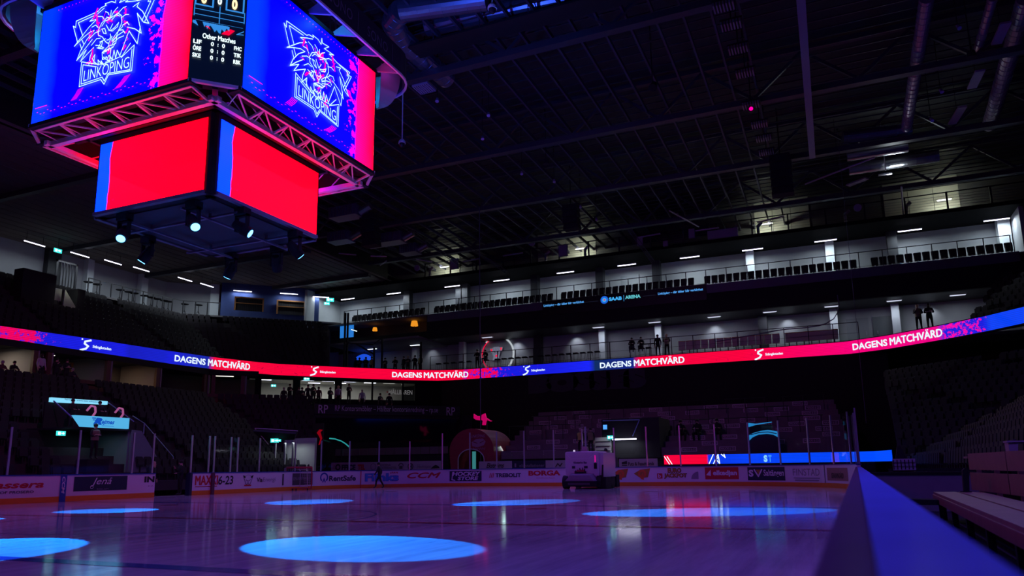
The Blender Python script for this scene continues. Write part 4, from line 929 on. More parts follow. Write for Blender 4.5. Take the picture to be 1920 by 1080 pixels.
# electrical cabinets and purple-lit fittings on the gallery front
for i, (px, py, wd, hh) in enumerate(((1200, 452, .5, .8), (1248, 457, .4, .45), (1297, 438, .5, .8), (1355, 438, 2.4, .7), (1056, 470, .8, 1.), (852, 495, .8, 1.))):
    p = ony(px, py, 45.6); t = thing('electrical_cabinet', 'grey cabinet on the service gallery front, '+['left of the bright blue tube', 'small one below the blue tube', 'under the magenta tube', 'wide one right of the magenta tube', 'left of the pale panels', 'at the far left gallery'][i], 'cabinet', tuple(p))
    obj('bracket', bx((p[0]-.05, 45.72, p[2]-.05), (p[0]+.05, 45.8, p[2]+.05)), M_dark, t); obj('body', bx((p[0]-wd/2, 45.5, p[2]-hh/2), (p[0]+wd/2, 45.72, p[2]+hh/2)), mat('grey_cabinet', (.22, .20, .28), .6), t); obj('door', bx((p[0]-wd/2+.04, 45.48, p[2]-hh/2+.05), (p[0]+wd/2-.04, 45.5, p[2]+hh/2-.05)), mat('grey_cabinet_door', (.27, .25, .33), .55), t)
for i, (pa, pb) in enumerate((((1195, 446), (1238, 438)), ((1304, 433), (1348, 427)), ((943, 480), (980, 474)), ((868, 491), (898, 485)), ((1420, 417), (1470, 405)))):
    a = ony(*pa, 45.4); b = ony(*pb, 45.4); mid_ = (a+b)/2; t = thing('gallery_strip_fitting', 'unlit strip fitting catching violet light along the gallery rail, '+['below centre', 'by the wide cabinet', 'left of the pale panels', 'far left', 'right of centre'][i], 'light fitting', tuple(a))
    obj('bracket', bx((mid_[0]-.03, 45.42, mid_[2]-.03), (mid_[0]+.03, 45.8, mid_[2]+.03)), M_dark, t); obj('bracket', bx((mid_[0]-.03, 45.76, 19.4), (mid_[0]+.03, 45.82, mid_[2]+.03)), M_dark, t)
    obj('casing', (lambda m: m.bar(tuple(a), tuple(b), .12, .10))(MB()), mat('glossy_casing', (.5, .45, .6), .3, .5), t)
# ================================================================== roof
m = MB(); m.box((-24.5, -25, 23.4), (45, 50.2, 23.6)); m.box((-60, -25, 20.2), (-24.5, 52, 20.4)); struct('ceiling_roof_deck', m, M_deck)
m = MB()
for i in range(30): x = -24.3+i*-.95; m.box((x-.86, -25, 19.6), (x, 52, 19.75))
struct('ceiling_left_soffit', m, M_soffit, 'brown slatted soffit over the left stands')
struct('wall_soffit_edge', bx((-24.6, -25, 19.6), (-24.4, 46, 23.4)), M_dark)
m = MB(); m.box((30, 30, -.1), (30.3, 50, 23.5)); struct('wall_right_far', bx((44, -25, -.1), (44.3, 52, 23.5)), mat('dark_wall_paint', (.03, .03, .036), .8), 'dark right wall'); 
struct('wall_left', bx((-60, -30, -.1), (-59.7, 52, 20.3)), M_black); struct('wall_back', bx((-60, -46, -.1), (60, -45.7, 24)), M_black); struct('wall_far_base', bx((-60, 50.3, -.1), (60, 50.6, 24)), M_black)
truss_y = [-4.5, 5.6, 15.4, 25.2, 34.0, 42.9]
names = ['nearest roof truss crossing high above the camera', 'second roof truss crossing behind the hanging duct', 'third roof truss beside the suspended camera', 'roof truss running right from the scoreboard corner', 'fifth roof truss, just before the gallery', 'last roof truss directly before the far wall']
for y, nme in zip(truss_y, names):
    t = thing('roof_truss', nme, 'roof truss', (5, y, 20.4))
    obj('bottom_chord', bx((-24.4, y-.22, 20.4), (44, y+.22, 20.72)), M_truss, t)
    obj('top_chord', bx((-24.4, y-.15, 22.9), (44, y+.15, 23.2)), M_truss, t)
    m = MB(); x = -24.; up = True
    while x < 43: m.bar((x, y, 20.7 if up else 22.9), (x+2.6, y, 22.9 if up else 20.7), .16, .16); x += 2.6; up = not up
    obj('web_members', m, M_truss, t)
    if y > 12:
        o = obj('soffit_beam', bx((-59, y-.2, 19.25), (-24.4, y+.2, 19.62)), M_truss, t)
jl = 'thin steel roof purlin running away under the roof deck'
j0 = None
for i in range(31):
    x = -23.6+i*1.207
    if j0 is None:
        j0 = obj('roof_purlin', bx((-.05, -22, 21.15), (.05, 50, 21.38)), M_joist); j0.location = (x, 0, 0); tag(j0, jl, 'roof beam', 'roof purlins'); continue
    o = j0.copy(); COL.objects.link(o); o.location = (x, 0, 0)
m = MB()
for i in range(64):
    y = -2+i*.8
    if i % 1 == 0: m.box((-24, y, 22.1), (43.9, y+.05, 22.16))
o = obj('deck_rib', m, mat('deck_rib_steel', (.09, .09, .11), .4, .5)); tag(o, 'fine cross ribs of the metal roof deck', 'roof ribs', kind='stuff')
# long beam above the right side, catwalks
t = thing('longitudinal_roof_beam', 'blue-lit vertical-looking steel beam running away above the right boards', 'roof beam', (15.2, 20, 20.2))
obj('beam', bx((14.95, -5, 19.9), (15.3, 33, 20.3)), mat('blue_grey_steel', (.25, .25, .4), .45, .3), t); m = MB()
for y in range(-4, 33, 4): m.box((15.05, y-.1, 20.3), (15.2, y+.1, 20.45))
obj('brackets', m, M_dark, t)
t = thing('roof_catwalk', 'dark catwalk with tubular railings between the roof trusses', 'catwalk', (6, 14.2, 20.9))
obj('deck', bx((-8, 13.3, 20.9), (26, 14.4, 21.0)), M_dark, t)
for z in (21.45, 21.95): obj('handrail', (lambda m: m.tube((-8, 13.3, z), (26, 13.3, z), .03, 6))(MB()), M_truss, t)
for i in range(15): x = -8+i*2.4; obj('post', (lambda m: m.tube((x, 13.3, 20.95), (x, 13.3, 21.97), .028, 6))(MB()), M_truss, t)
# spiral ducts
def duct(label, pts, r, name='spiral_duct', m=None):
    t = thing(name, label, 'duct', tuple(pts[0])); mb = MB(); mb.poly_tube(pts, r, 20); o = obj('duct_run', mb, m or M_duct, t, smooth=False)
    mr = MB()
    for a, b in zip(pts, pts[1:]):
        a = np.array(a); b = np.array(b); L = np.linalg.norm(b-a); k = int(L/.5)
        for i in range(k): c = a+(b-a)*(i+.5)/k; d = (b-a)/L*.02; mr.tube(tuple(c-d), tuple(c+d), r+.02, 20)
    obj('spiral_seams', mr, m or M_duct, t); return t
Mblued = mat('blue_tinted_galvanised', (.30, .32, .42), .3, .8)
a = onz(912, -2, 21.3); b = onz(752, 20, 21.3); c = onz(735, 42, 21.3); d = onz(755, 78, 21.3); e_ = onz(838, 148, 21.3)
duct('big spiral duct with an elbow beside the scoreboard banner', [tuple(a), tuple(b), tuple(c), tuple(d), tuple(e_)], .50, m=Mblued)
a = onz(1085, -8, 22.); b = onz(800, 50, 22.)
duct('second large spiral duct crossing behind the elbow duct', [tuple(a), tuple(b)], .45, m=Mblued)
for (p, q, z, r, l) in (((1580, 258), (1708, 243), 21.2, .42, 'uppermost of the three bright ducts at upper right'), ((1588, 292), (1702, 274), 20.9, .38, 'middle one of the three bright ducts at upper right'), ((1592, 318), (1760, 292), 20.6, .40, 'lowest of the three bright ducts at upper right')):
    a = onz(*p, z); b = onz(*q, z); duct('galvanised spiral duct, '+l, [tuple(a), tuple(b)], r)
lamp('AREA', 'duct_glow', tuple(onz(1680, 330, 19.6)), 26., (.85, .95, 1.0), size=1.0, size_y=.4, target=tuple(onz(1670, 280, 21.)))
t = thing('maintenance_light', 'small lit work light below the bright ducts', 'light', tuple(onz(1660, 330, 19.7))); p = onz(1660, 330, 19.7)
obj('housing', (lambda m: m.bar((p[0]-.4, p[1], p[2]+.12), (p[0]+.4, p[1], p[2]+.12), .14, .08))(MB()), M_alu, t); obj('bracket', (lambda m: m.tube((p[0], p[1]-.6, p[2]+.15), (p[0], p[1]-.6, 23.4), .03, 6))(MB()), M_alu, t)
for (p, q, l, r) in (((1738, -5), (1699, 243), 'violet corrugated duct, the left one at upper right', .30), ((1862, -5), (1833, 95), 'thin violet duct near the top right corner', .2), ((1925, -5), (1855, 235), 'dark violet duct at the right edge of the roof', .4)):
    a = onz(*p, 21.8); b = onz(*q, 21.2 if r != .4 else 21.6); a = onz(*p, b[2]); duct(l, [tuple(a), tuple(b)], r, 'corrugated_duct', mat('mauve_duct', (.38, .30, .42), .35, .6))
# floodlight row
for i, (px, py) in enumerate(((1357, 15), (1371, 50), (1384, 95), (1397, 140), (1408, 200), (1424, 236), (1432, 262), (1437, 288))):
    p = onz(px, py, 20.15); t = thing('sports_floodlight', 'ribbed floodlight in the roof row, number '+['one', 'two', 'three', 'four', 'five', 'six', 'seven', 'eight'][i]+' counted from the top of the photo', 'floodlight', tuple(p), 'floodlights in a row')
    mb = MB()
    for k in range(7): mb.box((p[0]-.42+k*.13, p[1]-.3, p[2]), (p[0]-.36+k*.13, p[1]+.3, p[2]+.16))
    obj('cooling_fins', mb, mat('violet_fins', (.32, .32, .42), .4, .6), t)
    obj('body', bx((p[0]-.45, p[1]-.3, p[2]+.16), (p[0]+.5, p[1]+.3, p[2]+.25)), M_dark, t); obj('hanger', (lambda m: m.tube((p[0], p[1], p[2]+.25), (p[0], p[1], 23.4), .03, 6))(MB()), M_dark, t)
p = onz(1408, 204, 19.95); t = thing('stage_spot', 'small pink-lit stage lamp glowing in the floodlight row', 'stage light', tuple(p))
obj('lens', (lambda m: m.tube((p[0], p[1], p[2]), (p[0]+.02, p[1]-.06, p[2]-.02), .10, 14))(MB()), M_pink_e, t); obj('body', (lambda m: m.tube((p[0], p[1]+.35, p[2]+.1), (p[0], p[1], p[2]), .18, 12))(MB()), M_dark, t); obj('yoke', (lambda m: m.bar((p[0], p[1]+.2, p[2]+.1), (p[0], p[1]+.2, 23.4), .06, .06))(MB()), M_dark, t)
# suspended luminaires at upper right
for i, (pa, pb) in enumerate((((1886, 42), (1868, 82)), ((1838, 132), (1822, 165)), ((1805, 200), (1785, 232)), ((1590, 348), (1626, 334)))):
    a = onz(*pa, 20.9); b = onz(*pb, 20.9); t = thing('suspended_luminaire', 'unlit long violet-lit luminaire hanging under the roof, '+['topmost at the right', 'second from the top right', 'third from the top right', 'lone one left of the bright ducts'][i], 'luminaire', tuple((a+b)/2))
    obj('casing', (lambda m: m.bar(tuple(a), tuple(b), .45, .10))(MB()), mat('mauve_casing', (.42, .30, .46), .4, .3), t)
    obj('suspension', (lambda m: m.tube(tuple((a+b)/2+[0, 0, .05]), ((a[0]+b[0])/2, (a[1]+b[1])/2, 23.4), .015, 4))(MB()), M_dark, t)
# black speaker arrays
def speaker(px, py, z, label, n=4, s=1.):
    p = onz(px, py, z); t = thing('speaker_array', label, 'speaker', tuple(p))
    for k in range(n):
        m = MB(); zz = p[2]-k*.42*s; m.prism([(-.55*s, 0), (.55*s, 0), (.48*s, .38*s), (-.48*s, .38*s)], (p[0], p[1]-.35*s+k*.07*s, zz-.4*s), (1, 0, 0), (0, 0, 1), (0, 1, 0), .7*s); obj('speaker_box', m, M_black, t)
    obj('suspension', (lambda m: m.tube((p[0], p[1], p[2]), (p[0], p[1], 23.4), .04, 6))(MB()), M_dark, t)
speaker(693, 402, 19.9, 'black hanging speaker array right of the lower scoreboard screen', 5, 1.15); speaker(1070, 385, 20.2, 'black hanging speaker array above the pale gallery panels', 4, 1.1); speaker(1462, 292, 20.2, 'black hanging speaker array right of the floodlight row', 5, 1.2)
# hanging dome cameras
def domecam(px, py, z, ztop, label, s=1.):
    p = onz(px, py, z); t = thing('suspended_camera', label, 'camera', tuple(p))
    obj('rod', (lambda m: m.tube(tuple(p), (p[0], p[1], ztop), .028*s, 8))(MB()), mat('white_rod', (.75, .72, .75), .4), t)
    obj('housing', (lambda m: m.lathe(tuple(p), [(.02*s, .05*s), (.10*s, 0), (.17*s, -.10*s), (.18*s, -.2*s)], 14))(MB()), mat('white_camera_shell', (.8, .78, .8), .4), t)
    obj('dome', (lambda m: m.lathe(tuple(p), [(.14*s, -.2*s), (.13*s, -.28*s), (.08*s, -.36*s), (.01*s, -.38*s)], 14))(MB()), mat('smoked_dome', (.02, .02, .03), .1), t)
domecam(754, 262, 17.0, 23.4, 'white dome camera on a long rod right of the scoreboard')
domecam(923, 8, 19.9, 23.4, 'white dome camera near the top edge of the photo', 1.1)
for i, (px, py) in enumerate(((820, 185), (916, 212), (905, 256), (978, 322), (1039, 337), (1088, 385), (1118, 409), (1270, 400), (1763, 168), (1795, 48), (1745, 222))):
    p = onz(px, py, 20.25); t = thing('small_spotlight', 'small unlit spotlight glinting violet under the roof, '+['left of the second truss', 'above the lower camera-side pair', 'below its twin near the centre', 'right of the scoreboard level', 'centre right', 'left beside the central speaker array', 'right beside the central speaker array', 'over the gallery', 'upper right', 'top right corner', 'right over the ducts'][i], 'stage light', tuple(p))
    obj('body', (lambda m: m.tube(tuple(p), (p[0]+.05, p[1]-.12, p[2]-.22), .07, 8, r2=.10))(MB()), mat('violet_lamp_body', (.5, .4, .75), .3, .5), t); obj('clamp', (lambda m: m.tube(tuple(p), (p[0], p[1], 23.4), .02, 5))(MB()), M_dark, t)
p = onz(795, 167, 20.3); t = thing('roof_loudspeaker', 'pale perforated square panel under the roof right of the scoreboard', 'speaker', tuple(p))
obj('panel', bx((p[0]-.45, p[1]-.45, p[2]), (p[0]+.45, p[1]+.45, p[2]+.1)), mat('lilac_perforated_panel', (.35, .33, .5), .5), t); m = MB()
for i in range(7):
    for j in range(7): m.box((p[0]-.38+i*.12, p[1]-.38+j*.12, p[2]-.01), (p[0]-.33+i*.12, p[1]-.33+j*.12, p[2]))
obj('perforations', m, M_black, t); obj('hanger', (lambda m: m.tube((p[0], p[1], p[2]+.1), (p[0], p[1], 23.4), .03, 5))(MB()), M_dark, t)
# machinery cluster and rigging at far left corner of the roof
rd = random.Random(3)
for i, (px, py, l) in enumerate(((650, 402, 'nearest the scoreboard'), (640, 448, 'below the first'), (722, 452, 'big one right of the speaker array'), (770, 470, 'small one furthest right'))):
    p = onz(px, py, 19.9); t = thing('ventilation_unit', 'dark violet ventilation unit in the roof corner, '+l, 'ventilation unit', tuple(p))
    w = (1.2, 1.0, 1.8, .8)[i]
    m = MB(); m.box((p[0]-w, p[1]-.6, p[2]-.3), (p[0]+w, p[1]+.6, p[2]+.5)); obj('casing', m, mat('violet_unit_casing', (.16, .14, .24), .4, .5), t)
    m = MB()
    for k in range(8): m.box((p[0]-w+.15+k*w*.22, p[1]-.66, p[2]-.25), (p[0]-w+.22+k*w*.22, p[1]-.6, p[2]+.42))
    m.tube((p[0]+w, p[1], p[2]), (p[0]+w+.9, p[1], p[2]+.35), .3, 14); obj('grille_and_spigot', m, M_duct, t)
    obj('hanger', (lambda m: m.tube((p[0], p[1], p[2]+.5), (p[0], p[1], 23.4), .04, 5))(MB()), M_dark, t)
for i, (pa, pb) in enumerate((((635, 475), (668, 478)), ((695, 480), (725, 481)), ((780, 486), (810, 491)), ((713, 497), (725, 489)), ((1510, 345), (1640, 295)), ((1700, 480), (1690, 350)), ((1255, 395), (1310, 425)))):
    a = onz(*pa, 19.8); b = onz(*pb, 19.8)
    t = thing('rigging_bar', 'thin metal bar under the roof, '+['left of the hanging wire', 'right of the hanging wire', 'near the gallery clock', 'short bright one', 'diagonal one left of the bright ducts', 'steep one above the right balcony', 'crossing before the gallery'][i], 'bar', tuple(a))
    obj('bar', (lambda m: m.tube(tuple(a), tuple(b), .06, 8))(MB()), mat('mauve_bar', (.4, .34, .46), .35, .4), t); obj('hanger', (lambda m: m.tube(tuple((a+b)/2), ((a[0]+b[0])/2, (a[1]+b[1])/2, 23.4), .015, 5))(MB()), M_dark, t)
for i, (pa, pb) in enumerate((((748, 418), (860, 495)), ((880, 465), (950, 510)), ((1180, 430), (1225, 492)), ((700, 300), (700, 300)))[:3]):
    a = onz(*pa, 20.3); b = ony(pb[0], pb[1], 44.5)
    t = thing('cable_ladder', 'thin cable ladder sloping down to the gallery, '+['left one', 'middle one', 'right one by the pale panels'][i], 'cable ladder', tuple(a)); d = np.array([.12, 0, .06])
    obj('rail', (lambda m: m.tube(tuple(a-d), tuple(b-d), .03, 5).tube(tuple(a+d), tuple(b+d), .03, 5))(MB()), M_truss, t); m = MB()
    for k in range(30): c = a+(b-a)*k/30; m.tube(tuple(c-d), tuple(c+d), .015, 4)
    obj('rungs', m, M_truss, t)
# round clocks/speakers on the gallery truss
for i, (px, py) in enumerate(((783, 503), (998, 456), (1608, 390))):
    p = ony(px, py, 45.3); t = thing('round_speaker', 'round violet disc speaker on the gallery front, '+['leftmost', 'middle one', 'right one'][i], 'speaker', tuple(p))
    obj('disc', (lambda m: m.tube((p[0], 45.3, p[2]), (p[0], 45.15, p[2]), .28, 20))(MB()), mat('lilac_disc', (.35, .32, .48), .5), t); obj('bracket', bx((p[0]-.04, 45.3, p[2]), (p[0]+.04, 45.8, p[2]+.06)), M_dark, t)
# ================================================================== stands
def octp(d):
    c = 5+.7*d if d < 15.9 else 13.4+.7*(d-16.6); X = 15+d; Y = 30+d
    return seg_fine([(-X, -24), (-X, Y-c), (-X+c, Y), (X-c, Y), (X, Y-c), (X, -24)], 2.)
def onk(px, py, K):
    d = ray(px, py); t = (K-(CP[1]-CP[0]))/(d[1]-d[0]); return CP+d*t
def row_strip(path, u0, u1, depth, z0, z1):      # tread + riser
    return strip(path, u0, u1, 0, -depth, z0, z1, step=2.)
def visible(x, y, z, mrg=20):
    a, b = pj((x, y, z)); return -mrg < a < 1920+mrg and 0 < b < 1080
SEATS = []   # (x,y,z,angle,px size, where)
def make_rows(label, name, rows, d0, dd, z0, dz, uspan, where, every=.52):
    t = thing(name, label, 'grandstand', (0, 0, 0)); t.location = (0, 0, z0)
    m = MB(); m0 = MB()
    for k in range(rows):
        d = d0+k*dd; z = z0+k*dz; p = Path(octp(d)); a, b = uspan(p, d, z)
        s_ = row_strip(p, a, b, dd+.05, max(-.05, z-dz*1.2), z)
        m.add(s_.v, s_.f)
        p2 = Path(octp(d+dd*.55)); a2, b2 = uspan(p2, d, z); n = int((b2-a2)/every)
        for i in range(n):
            u = a2+(i+.5)*every; q, nn = p2.at(u)
            # aisles every ten metres
            if (u % 10.4) < 1.1: continue
            if where == 'll' and -23.5 < q[0] < -17 and 9.6 < q[1] < 14.2 and z < 4.5: continue
            SEATS.append((q[0], q[1], z, math.atan2(nn[1], nn[0]), where))
    obj('stepped_floor', m, M_stand, t); return t
def span_left(px_end):
    def f(p, d, z): return (max(0, p.u_px(-60, z)) if p.u_px(-60, z) > 0 else 14., p.u_px(px_end, z)-.2)
    return f
def uspan_lower_left(p, d, z): return (12., p.u_px(592, z))
make_rows('dark lower grandstand rising behind the left boards', 'grandstand', 14, 2.6, .82, .75, .43, uspan_lower_left, 'll')
def uspan_upper_left(p, d, z): return (16., p.u_px(618, z))
make_rows('dark upper grandstand above the ribbon on the left', 'grandstand', 11, 17.2, .78, 10.1, .50, uspan_upper_left, 'ul')
def uspan_right_low(p, d, z): return (p.u_px(1690-(d-2.6)*3, z), p.L-14)
make_rows('dark lower grandstand at the right of the far end', 'grandstand', 14, 2.6, .82, .75, .43, uspan_right_low, 'rl')
def uspan_right_up(p, d, z): return (p.u_px(1815+(d-16.6)*10, z), p.L-14)
make_rows('dark upper grandstand at the right edge above the ribbon', 'grandstand', 12, 17.2, .78, 10.1, .50, uspan_right_up, 'ru')
# ---- seats: the 290 that show largest as things, the rest as one mesh
SV, SF = None, None
def seat_shape():
    m = MB()
    m.prism([(-.20, .30), (.20, .30), (.22, .76), (.17, .82), (-.17, .82), (-.22, .76)], (0, 0, 0), (0, 1, 0), (-.18, 0, 1), (1, 0, 0), .05)
    m.prism([(-.19, .36), (.19, .36), (.20, .70), (-.20, .70)], (.09, 0, 0), (0, 1, 0), (-.12, 0, 1), (1, 0, 0), .05)
    m.box((-.02, -.03, 0), (.04, .03, .32)); return m
shp = seat_shape(); SVn = np.array(shp.v)
def proj_size(s):
    a = pj((s[0], s[1], s[2])); b = pj((s[0], s[1], s[2]+.8))
    if not (5 < a[0] < 1915 and 5 < b[1] < 905): return 0
    return abs(a[1]-b[1])
sz = [proj_size(s)*(1.0 if s[4] in ('ll', 'ul') else .0) for s in SEATS]
order = sorted(range(len(SEATS)), key=lambda i: -sz[i])[:290]; oset = set(order)
WN = {'ll': 'in the lower left grandstand', 'ul': 'in the upper left grandstand', 'rl': 'in the lower right grandstand', 'ru': 'in the upper right grandstand'}
s0 = None
for i in order:
    x, y, z, a, wh = SEATS[i]
    if s0 is None: s0 = obj('stand_seat', shp, M_seat); base = s0; o = s0
    else: o = base.copy(); COL.objects.link(o)
    o.location = (x, y, z); o.rotation_euler = (0, 0, a)
    # nearest side block by where it stands
    tag(o, 'black plastic folding seat '+WN[wh]+', nearest blocks', 'seat', 'black seats '+WN[wh])
rest = MB()
for i, (x, y, z, a, wh) in enumerate(SEATS):
    if i in oset or sz[i] == 0 and not visible(x, y, z): continue
    c, s_ = math.cos(a), math.sin(a)
    rest.add([(x+c*p[0]-s_*p[1], y+s_*p[0]+c*p[1], z+p[2]) for p in SVn], shp.f)
tag(obj('stand_seats', rest, M_seat), 'the remaining rows of black seats filling all grandstands', 'seats', kind='stuff')

# ---- boxes (lounges) behind the lower stand, under the ribbon, on the left
pb = Path(octp(15.2)); b0, b1 = 14., pb.u_px(484, 8)
bxs = thing('lounge_gallery', 'dark timber lounge front with openings under the left part of the ribbon', 'lounge front', (-30, 15, 6.5))
obj('sill_wall', strip(pb, b0, b1, 0, -.2, 6.3, 7.25, 2.), mat('dark_red_timber', (.10, .035, .03), .6, noise=.2), bxs)
obj('lintel', strip(pb, b0, b1, .1, -.3, 8.75, 9.15, 2.), M_black, bxs)
pB = Path(octp(19.5)); struct('wall_lounge_back', strip(pB, 14., pB.u_px(484, 8), 0, -.2, 6.3, 9.2, 2.), mat('lounge_wall_paint', (.14, .13, .12), .7), 'back wall of the left lounges')
struct('floor_lounge', strip(pb, b0, b1, 0, -4.6, 6.9, 7.0, 2.), M_stand); struct('ceiling_lounge', strip(pb, b0, b1, -.3, -4.6, 9.1, 9.2, 2.), M_black)
for i, px in enumerate((-30, 66, 92, 203, 296, 385, 400, 455)):
    u = pb.u_px(px, 8); q, n = pb.at(u); obj('timber_post', (lambda m: m.obox(q-n*.1, n, (-n[1], n[0]), .12, .14, 7.2, 8.8))(MB()), mat('dark_red_timber', (.10, .035, .03), .6), bxs)
for i, px in enumerate((66, 92, 203, 296, 385, 455)):
    u = pb.u_px(px+6, 8); q, n = pb.at(u); q2 = q-n*4.2; c = (q+q2)/2
    o = obj('lounge_partition', (lambda m: m.obox(c, n, (-n[1], n[0]), 2.1, .05, 7.0, 9.1))(MB()), mat('partition_paint', (.22, .2, .22), .7), bxs)
for i, (px, e_, col, l) in enumerate(((20, 60., (1., .86, .62), 'in the leftmost lounge'), (130, 9., (.9, .95, .8), 'in the second lounge'), (238, 45., (1., .72, .38), 'in the third lounge with timber wall'), (420, 1.2, (.6, .5, .9), 'in the last lounge'))):
    u = pb.u_px(px, 8.5); q, n = pb.at(u); c = q-n*2.6
    t = thing('lounge_lamp', 'warm ceiling lamp glowing '+l, 'lamp', (c[0], c[1], 9.1)); obj('shade', (lambda m: m.obox(c, n, (-n[1], n[0]), .12, .8, 9.0, 9.08))(MB()), M_alu, t); obj('lit_diffuser', (lambda m: m.obox(c, n, (-n[1], n[0]), .1, .75, 8.97, 9.0))(MB()), emit('lit_lounge_diffuser', (.9, .85, .75), 1.6), t)
    lamp('AREA', 'lounge_glow', (c[0], c[1], 8.95), e_, col, size=1.2, size_y=.4)
for i, (px, w_) in enumerate(((226, 2.0), (255, .9))):
    u = pb.u_px(px, 8); q, n = pb.at(u); c = q-n*3.9; obj('timber_panel', (lambda m: m.obox(c, n, (-n[1], n[0]), .06, w_/2, 7.0, 8.9))(MB()), M_orangewood, bxs)

# ---- upper left: walkway, back wall, tube lights, high tables
pw = Path(octp(26.2)); pwb = Path(octp(29.)); uW1 = pw.u_px(400, 17)
struct('floor_upper_walkway', strip(pw, 10, pw.u_px(640, 17), 0, -3.4, 15.9, 16.05, 2.), M_concrete)
struct('wall_left_upper', strip(pwb, 10, pwb.u_px(412, 17.5), 0, -.2, 16.0, 19.7, 2.), M_greypaint, 'grey back wall of the upper left walkway')
pc = Path(octp(27.3)); struct('wall_corner_blue', strip(pc, pc.u_px(414, 17.5), pc.u_px(598, 17.5), 0, -.2, 16.0, 19.7, 2.), M_blueWall, 'dark blue corner wall with timber-framed openings')
ca = pc.u_px(414, 17.5)
for i, (px, w_) in enumerate(((92, 1.1), (160, .6), (262, .7), (402, .8))):
    u = pwb.u_px(px, 17.8); q, n = pwb.at(u); o = obj('trim_wall_pier', (lambda m: m.obox(q+n*.3, n, (-n[1], n[0]), .3, w_/2, 16.0, 19.6))(MB()), M_pillar if i else M_dpillar); o['kind'] = 'structure'
LL = ((65, 457, 'at the far left of the upper walkway'), (150, 478, 'second from the left on the upper left walkway'), (212, 492, 'third from the left on the upper left walkway'), (265, 505, 'fourth from the left on the upper left walkway'), (347, 524, 'fifth from the left on the upper left walkway'), (388, 535, 'by the end of the left walkway'), (455, 546, 'over the left timber frame on the blue wall'), (542, 551, 'over the right timber frame on the blue wall'), (601, 557, 'beside the exit sign in the corner'))
for i, (px, py, l) in enumerate(LL):
    p = onz(px, py, 18.78); ang = PI/2+.05 if i < 6 else PI/4
    tube_light(p[0], p[1], 18.78, ang, 1.75, 'lit white tube light '+l, 'tube lights of the upper left walkway', e=60. if i < 6 else 34., rod=.8)
t = thing('walkway_railing', 'black railing with glass along the upper left walkway', 'railing', (-41, 30, 16.05))
u0, u1 = pw.u_px(168, 17.2), pw.u_px(412, 17.2)
def along(path, u, off=0): q, n = path.at(u); return q[0]+n[0]*off, q[1]+n[1]*off
mm = MB(); k = int(u1-u0); 
for i in range(k): a = along(pw, u0+(u1-u0)*i/k, -.1); b = along(pw, u0+(u1-u0)*(i+1)/k, -.1); mm.bar((*a, 17.3), (*b, 17.3), .06, .07)
obj('handrail', mm, M_dark, t)
for i in range(13): a = along(pw, u0+(u1-u0)*i/12, -.1); obj('post', bx((a[0]-.035, a[1]-.035, 16.05), (a[0]+.035, a[1]+.035, 17.3)), M_dark, t)
ht0 = None
for i, px in enumerate((176, 193, 236, 252, 262, 281, 294, 305, 318, 326, 346, 372)):
    u = pw.u_px(px, 17.); q, n = pw.at(u); c = q-n*.7
    if ht0 is None:
        ht0 = thing('high_table', 'black high standing table on the upper left walkway', 'table', (c[0], c[1], 16.05), 'high tables on the upper left walkway')
        m = MB(); m.lathe((c[0], c[1], 17.08), [(.36, 0), (.36, .04)], 14); obj('table_top', m, M_black, ht0)
        m = MB(); m.tube((c[0], c[1], 16.3), (c[0], c[1], 17.08), .03, 6); obj('stem', m, M_dark, ht0)
        m = MB()
        for a in range(3): m.tube((c[0], c[1], 16.5), (c[0]+.3*math.cos(a*2.1), c[1]+.3*math.sin(a*2.1), 16.05), .02, 5)
        obj('tripod_foot', m, M_dark, ht0)
    else: dup(ht0, (c[0], c[1], 16.05))
def exit_sign(p, label, s=1., ang=0., hang=.8):
    t = thing('exit_sign', label, 'sign', tuple(p)); ex = np.array([math.cos(ang), math.sin(ang), 0]); ez = np.array([0, 0, 1.]); n = np.array([math.sin(ang), -math.cos(ang), 0])
    m = MB(); m.prism([(-.32*s, -.16*s), (.32*s, -.16*s), (.32*s, .16*s), (-.32*s, .16*s)], p, ex, ez, -n, .06); obj('lit_panel', m, M_exit, t)
    f = Flat(); f.rect(-.24*s, -.1*s, -.06*s, .1*s, 0); f.poly([(.0, -.03*s), (.12*s, -.03*s), (.12*s, -.1*s), (.24*s, 0), (.12*s, .1*s), (.12*s, .03*s), (.0, .03*s)], 0)
    obj('pictogram', f.place(on_plane(np.array(p)+n*.01, ex, ez)), M_exitw, t)
    if hang > 0: obj('hanger', (lambda m: m.tube(tuple(np.array(p)-n*.03+ez*.16*s), tuple(np.array(p)-n*.03+ez*(.16*s+hang)), .015, 5))(MB()), M_dark, t)
    return t
exit_sign(onz(109, 470, 18.6), 'green exit sign near the far left of the upper walkway', 1., PI/2, 1.)
p = onx(106, 560, -37.5); exit_sign(p, 'green exit sign over the stair opening in the upper left stand', 1.1, PI/2, 0)
exit_sign(onz(619, 562, 18.2), 'green exit sign at the corner of the upper balcony, upper of the pair', 1.2, PI/5, 1.2); exit_sign(onz(613, 569, 17.7), 'green exit sign at the corner of the upper balcony, lower of the pair', .9, PI/4, 1.85)
# small glass door in the walkway wall
p = onx(124, 510, -41.6); t = thing('slatted_gate', 'dark slatted gate at the left end of the walkway railing', 'gate', tuple(p)); m = MB()
for k in range(7): m.box((p[0]-.03, p[1]-.75+k*.25, 16.05), (p[0]+.03, p[1]-.70+k*.25, 18.1))
obj('bars', m, M_dark, t); m = MB(); m.box((p[0]-.05, p[1]-.9, 16.05), (p[0]+.05, p[1]-.75, 18.25)); m.box((p[0]-.05, p[1]+.8, 16.05), (p[0]+.05, p[1]+.95, 18.25)); m.box((p[0]-.05, p[1]-.9, 18.1), (p[0]+.05, p[1]+.95, 18.25)); obj('frame', m, M_dark, t)
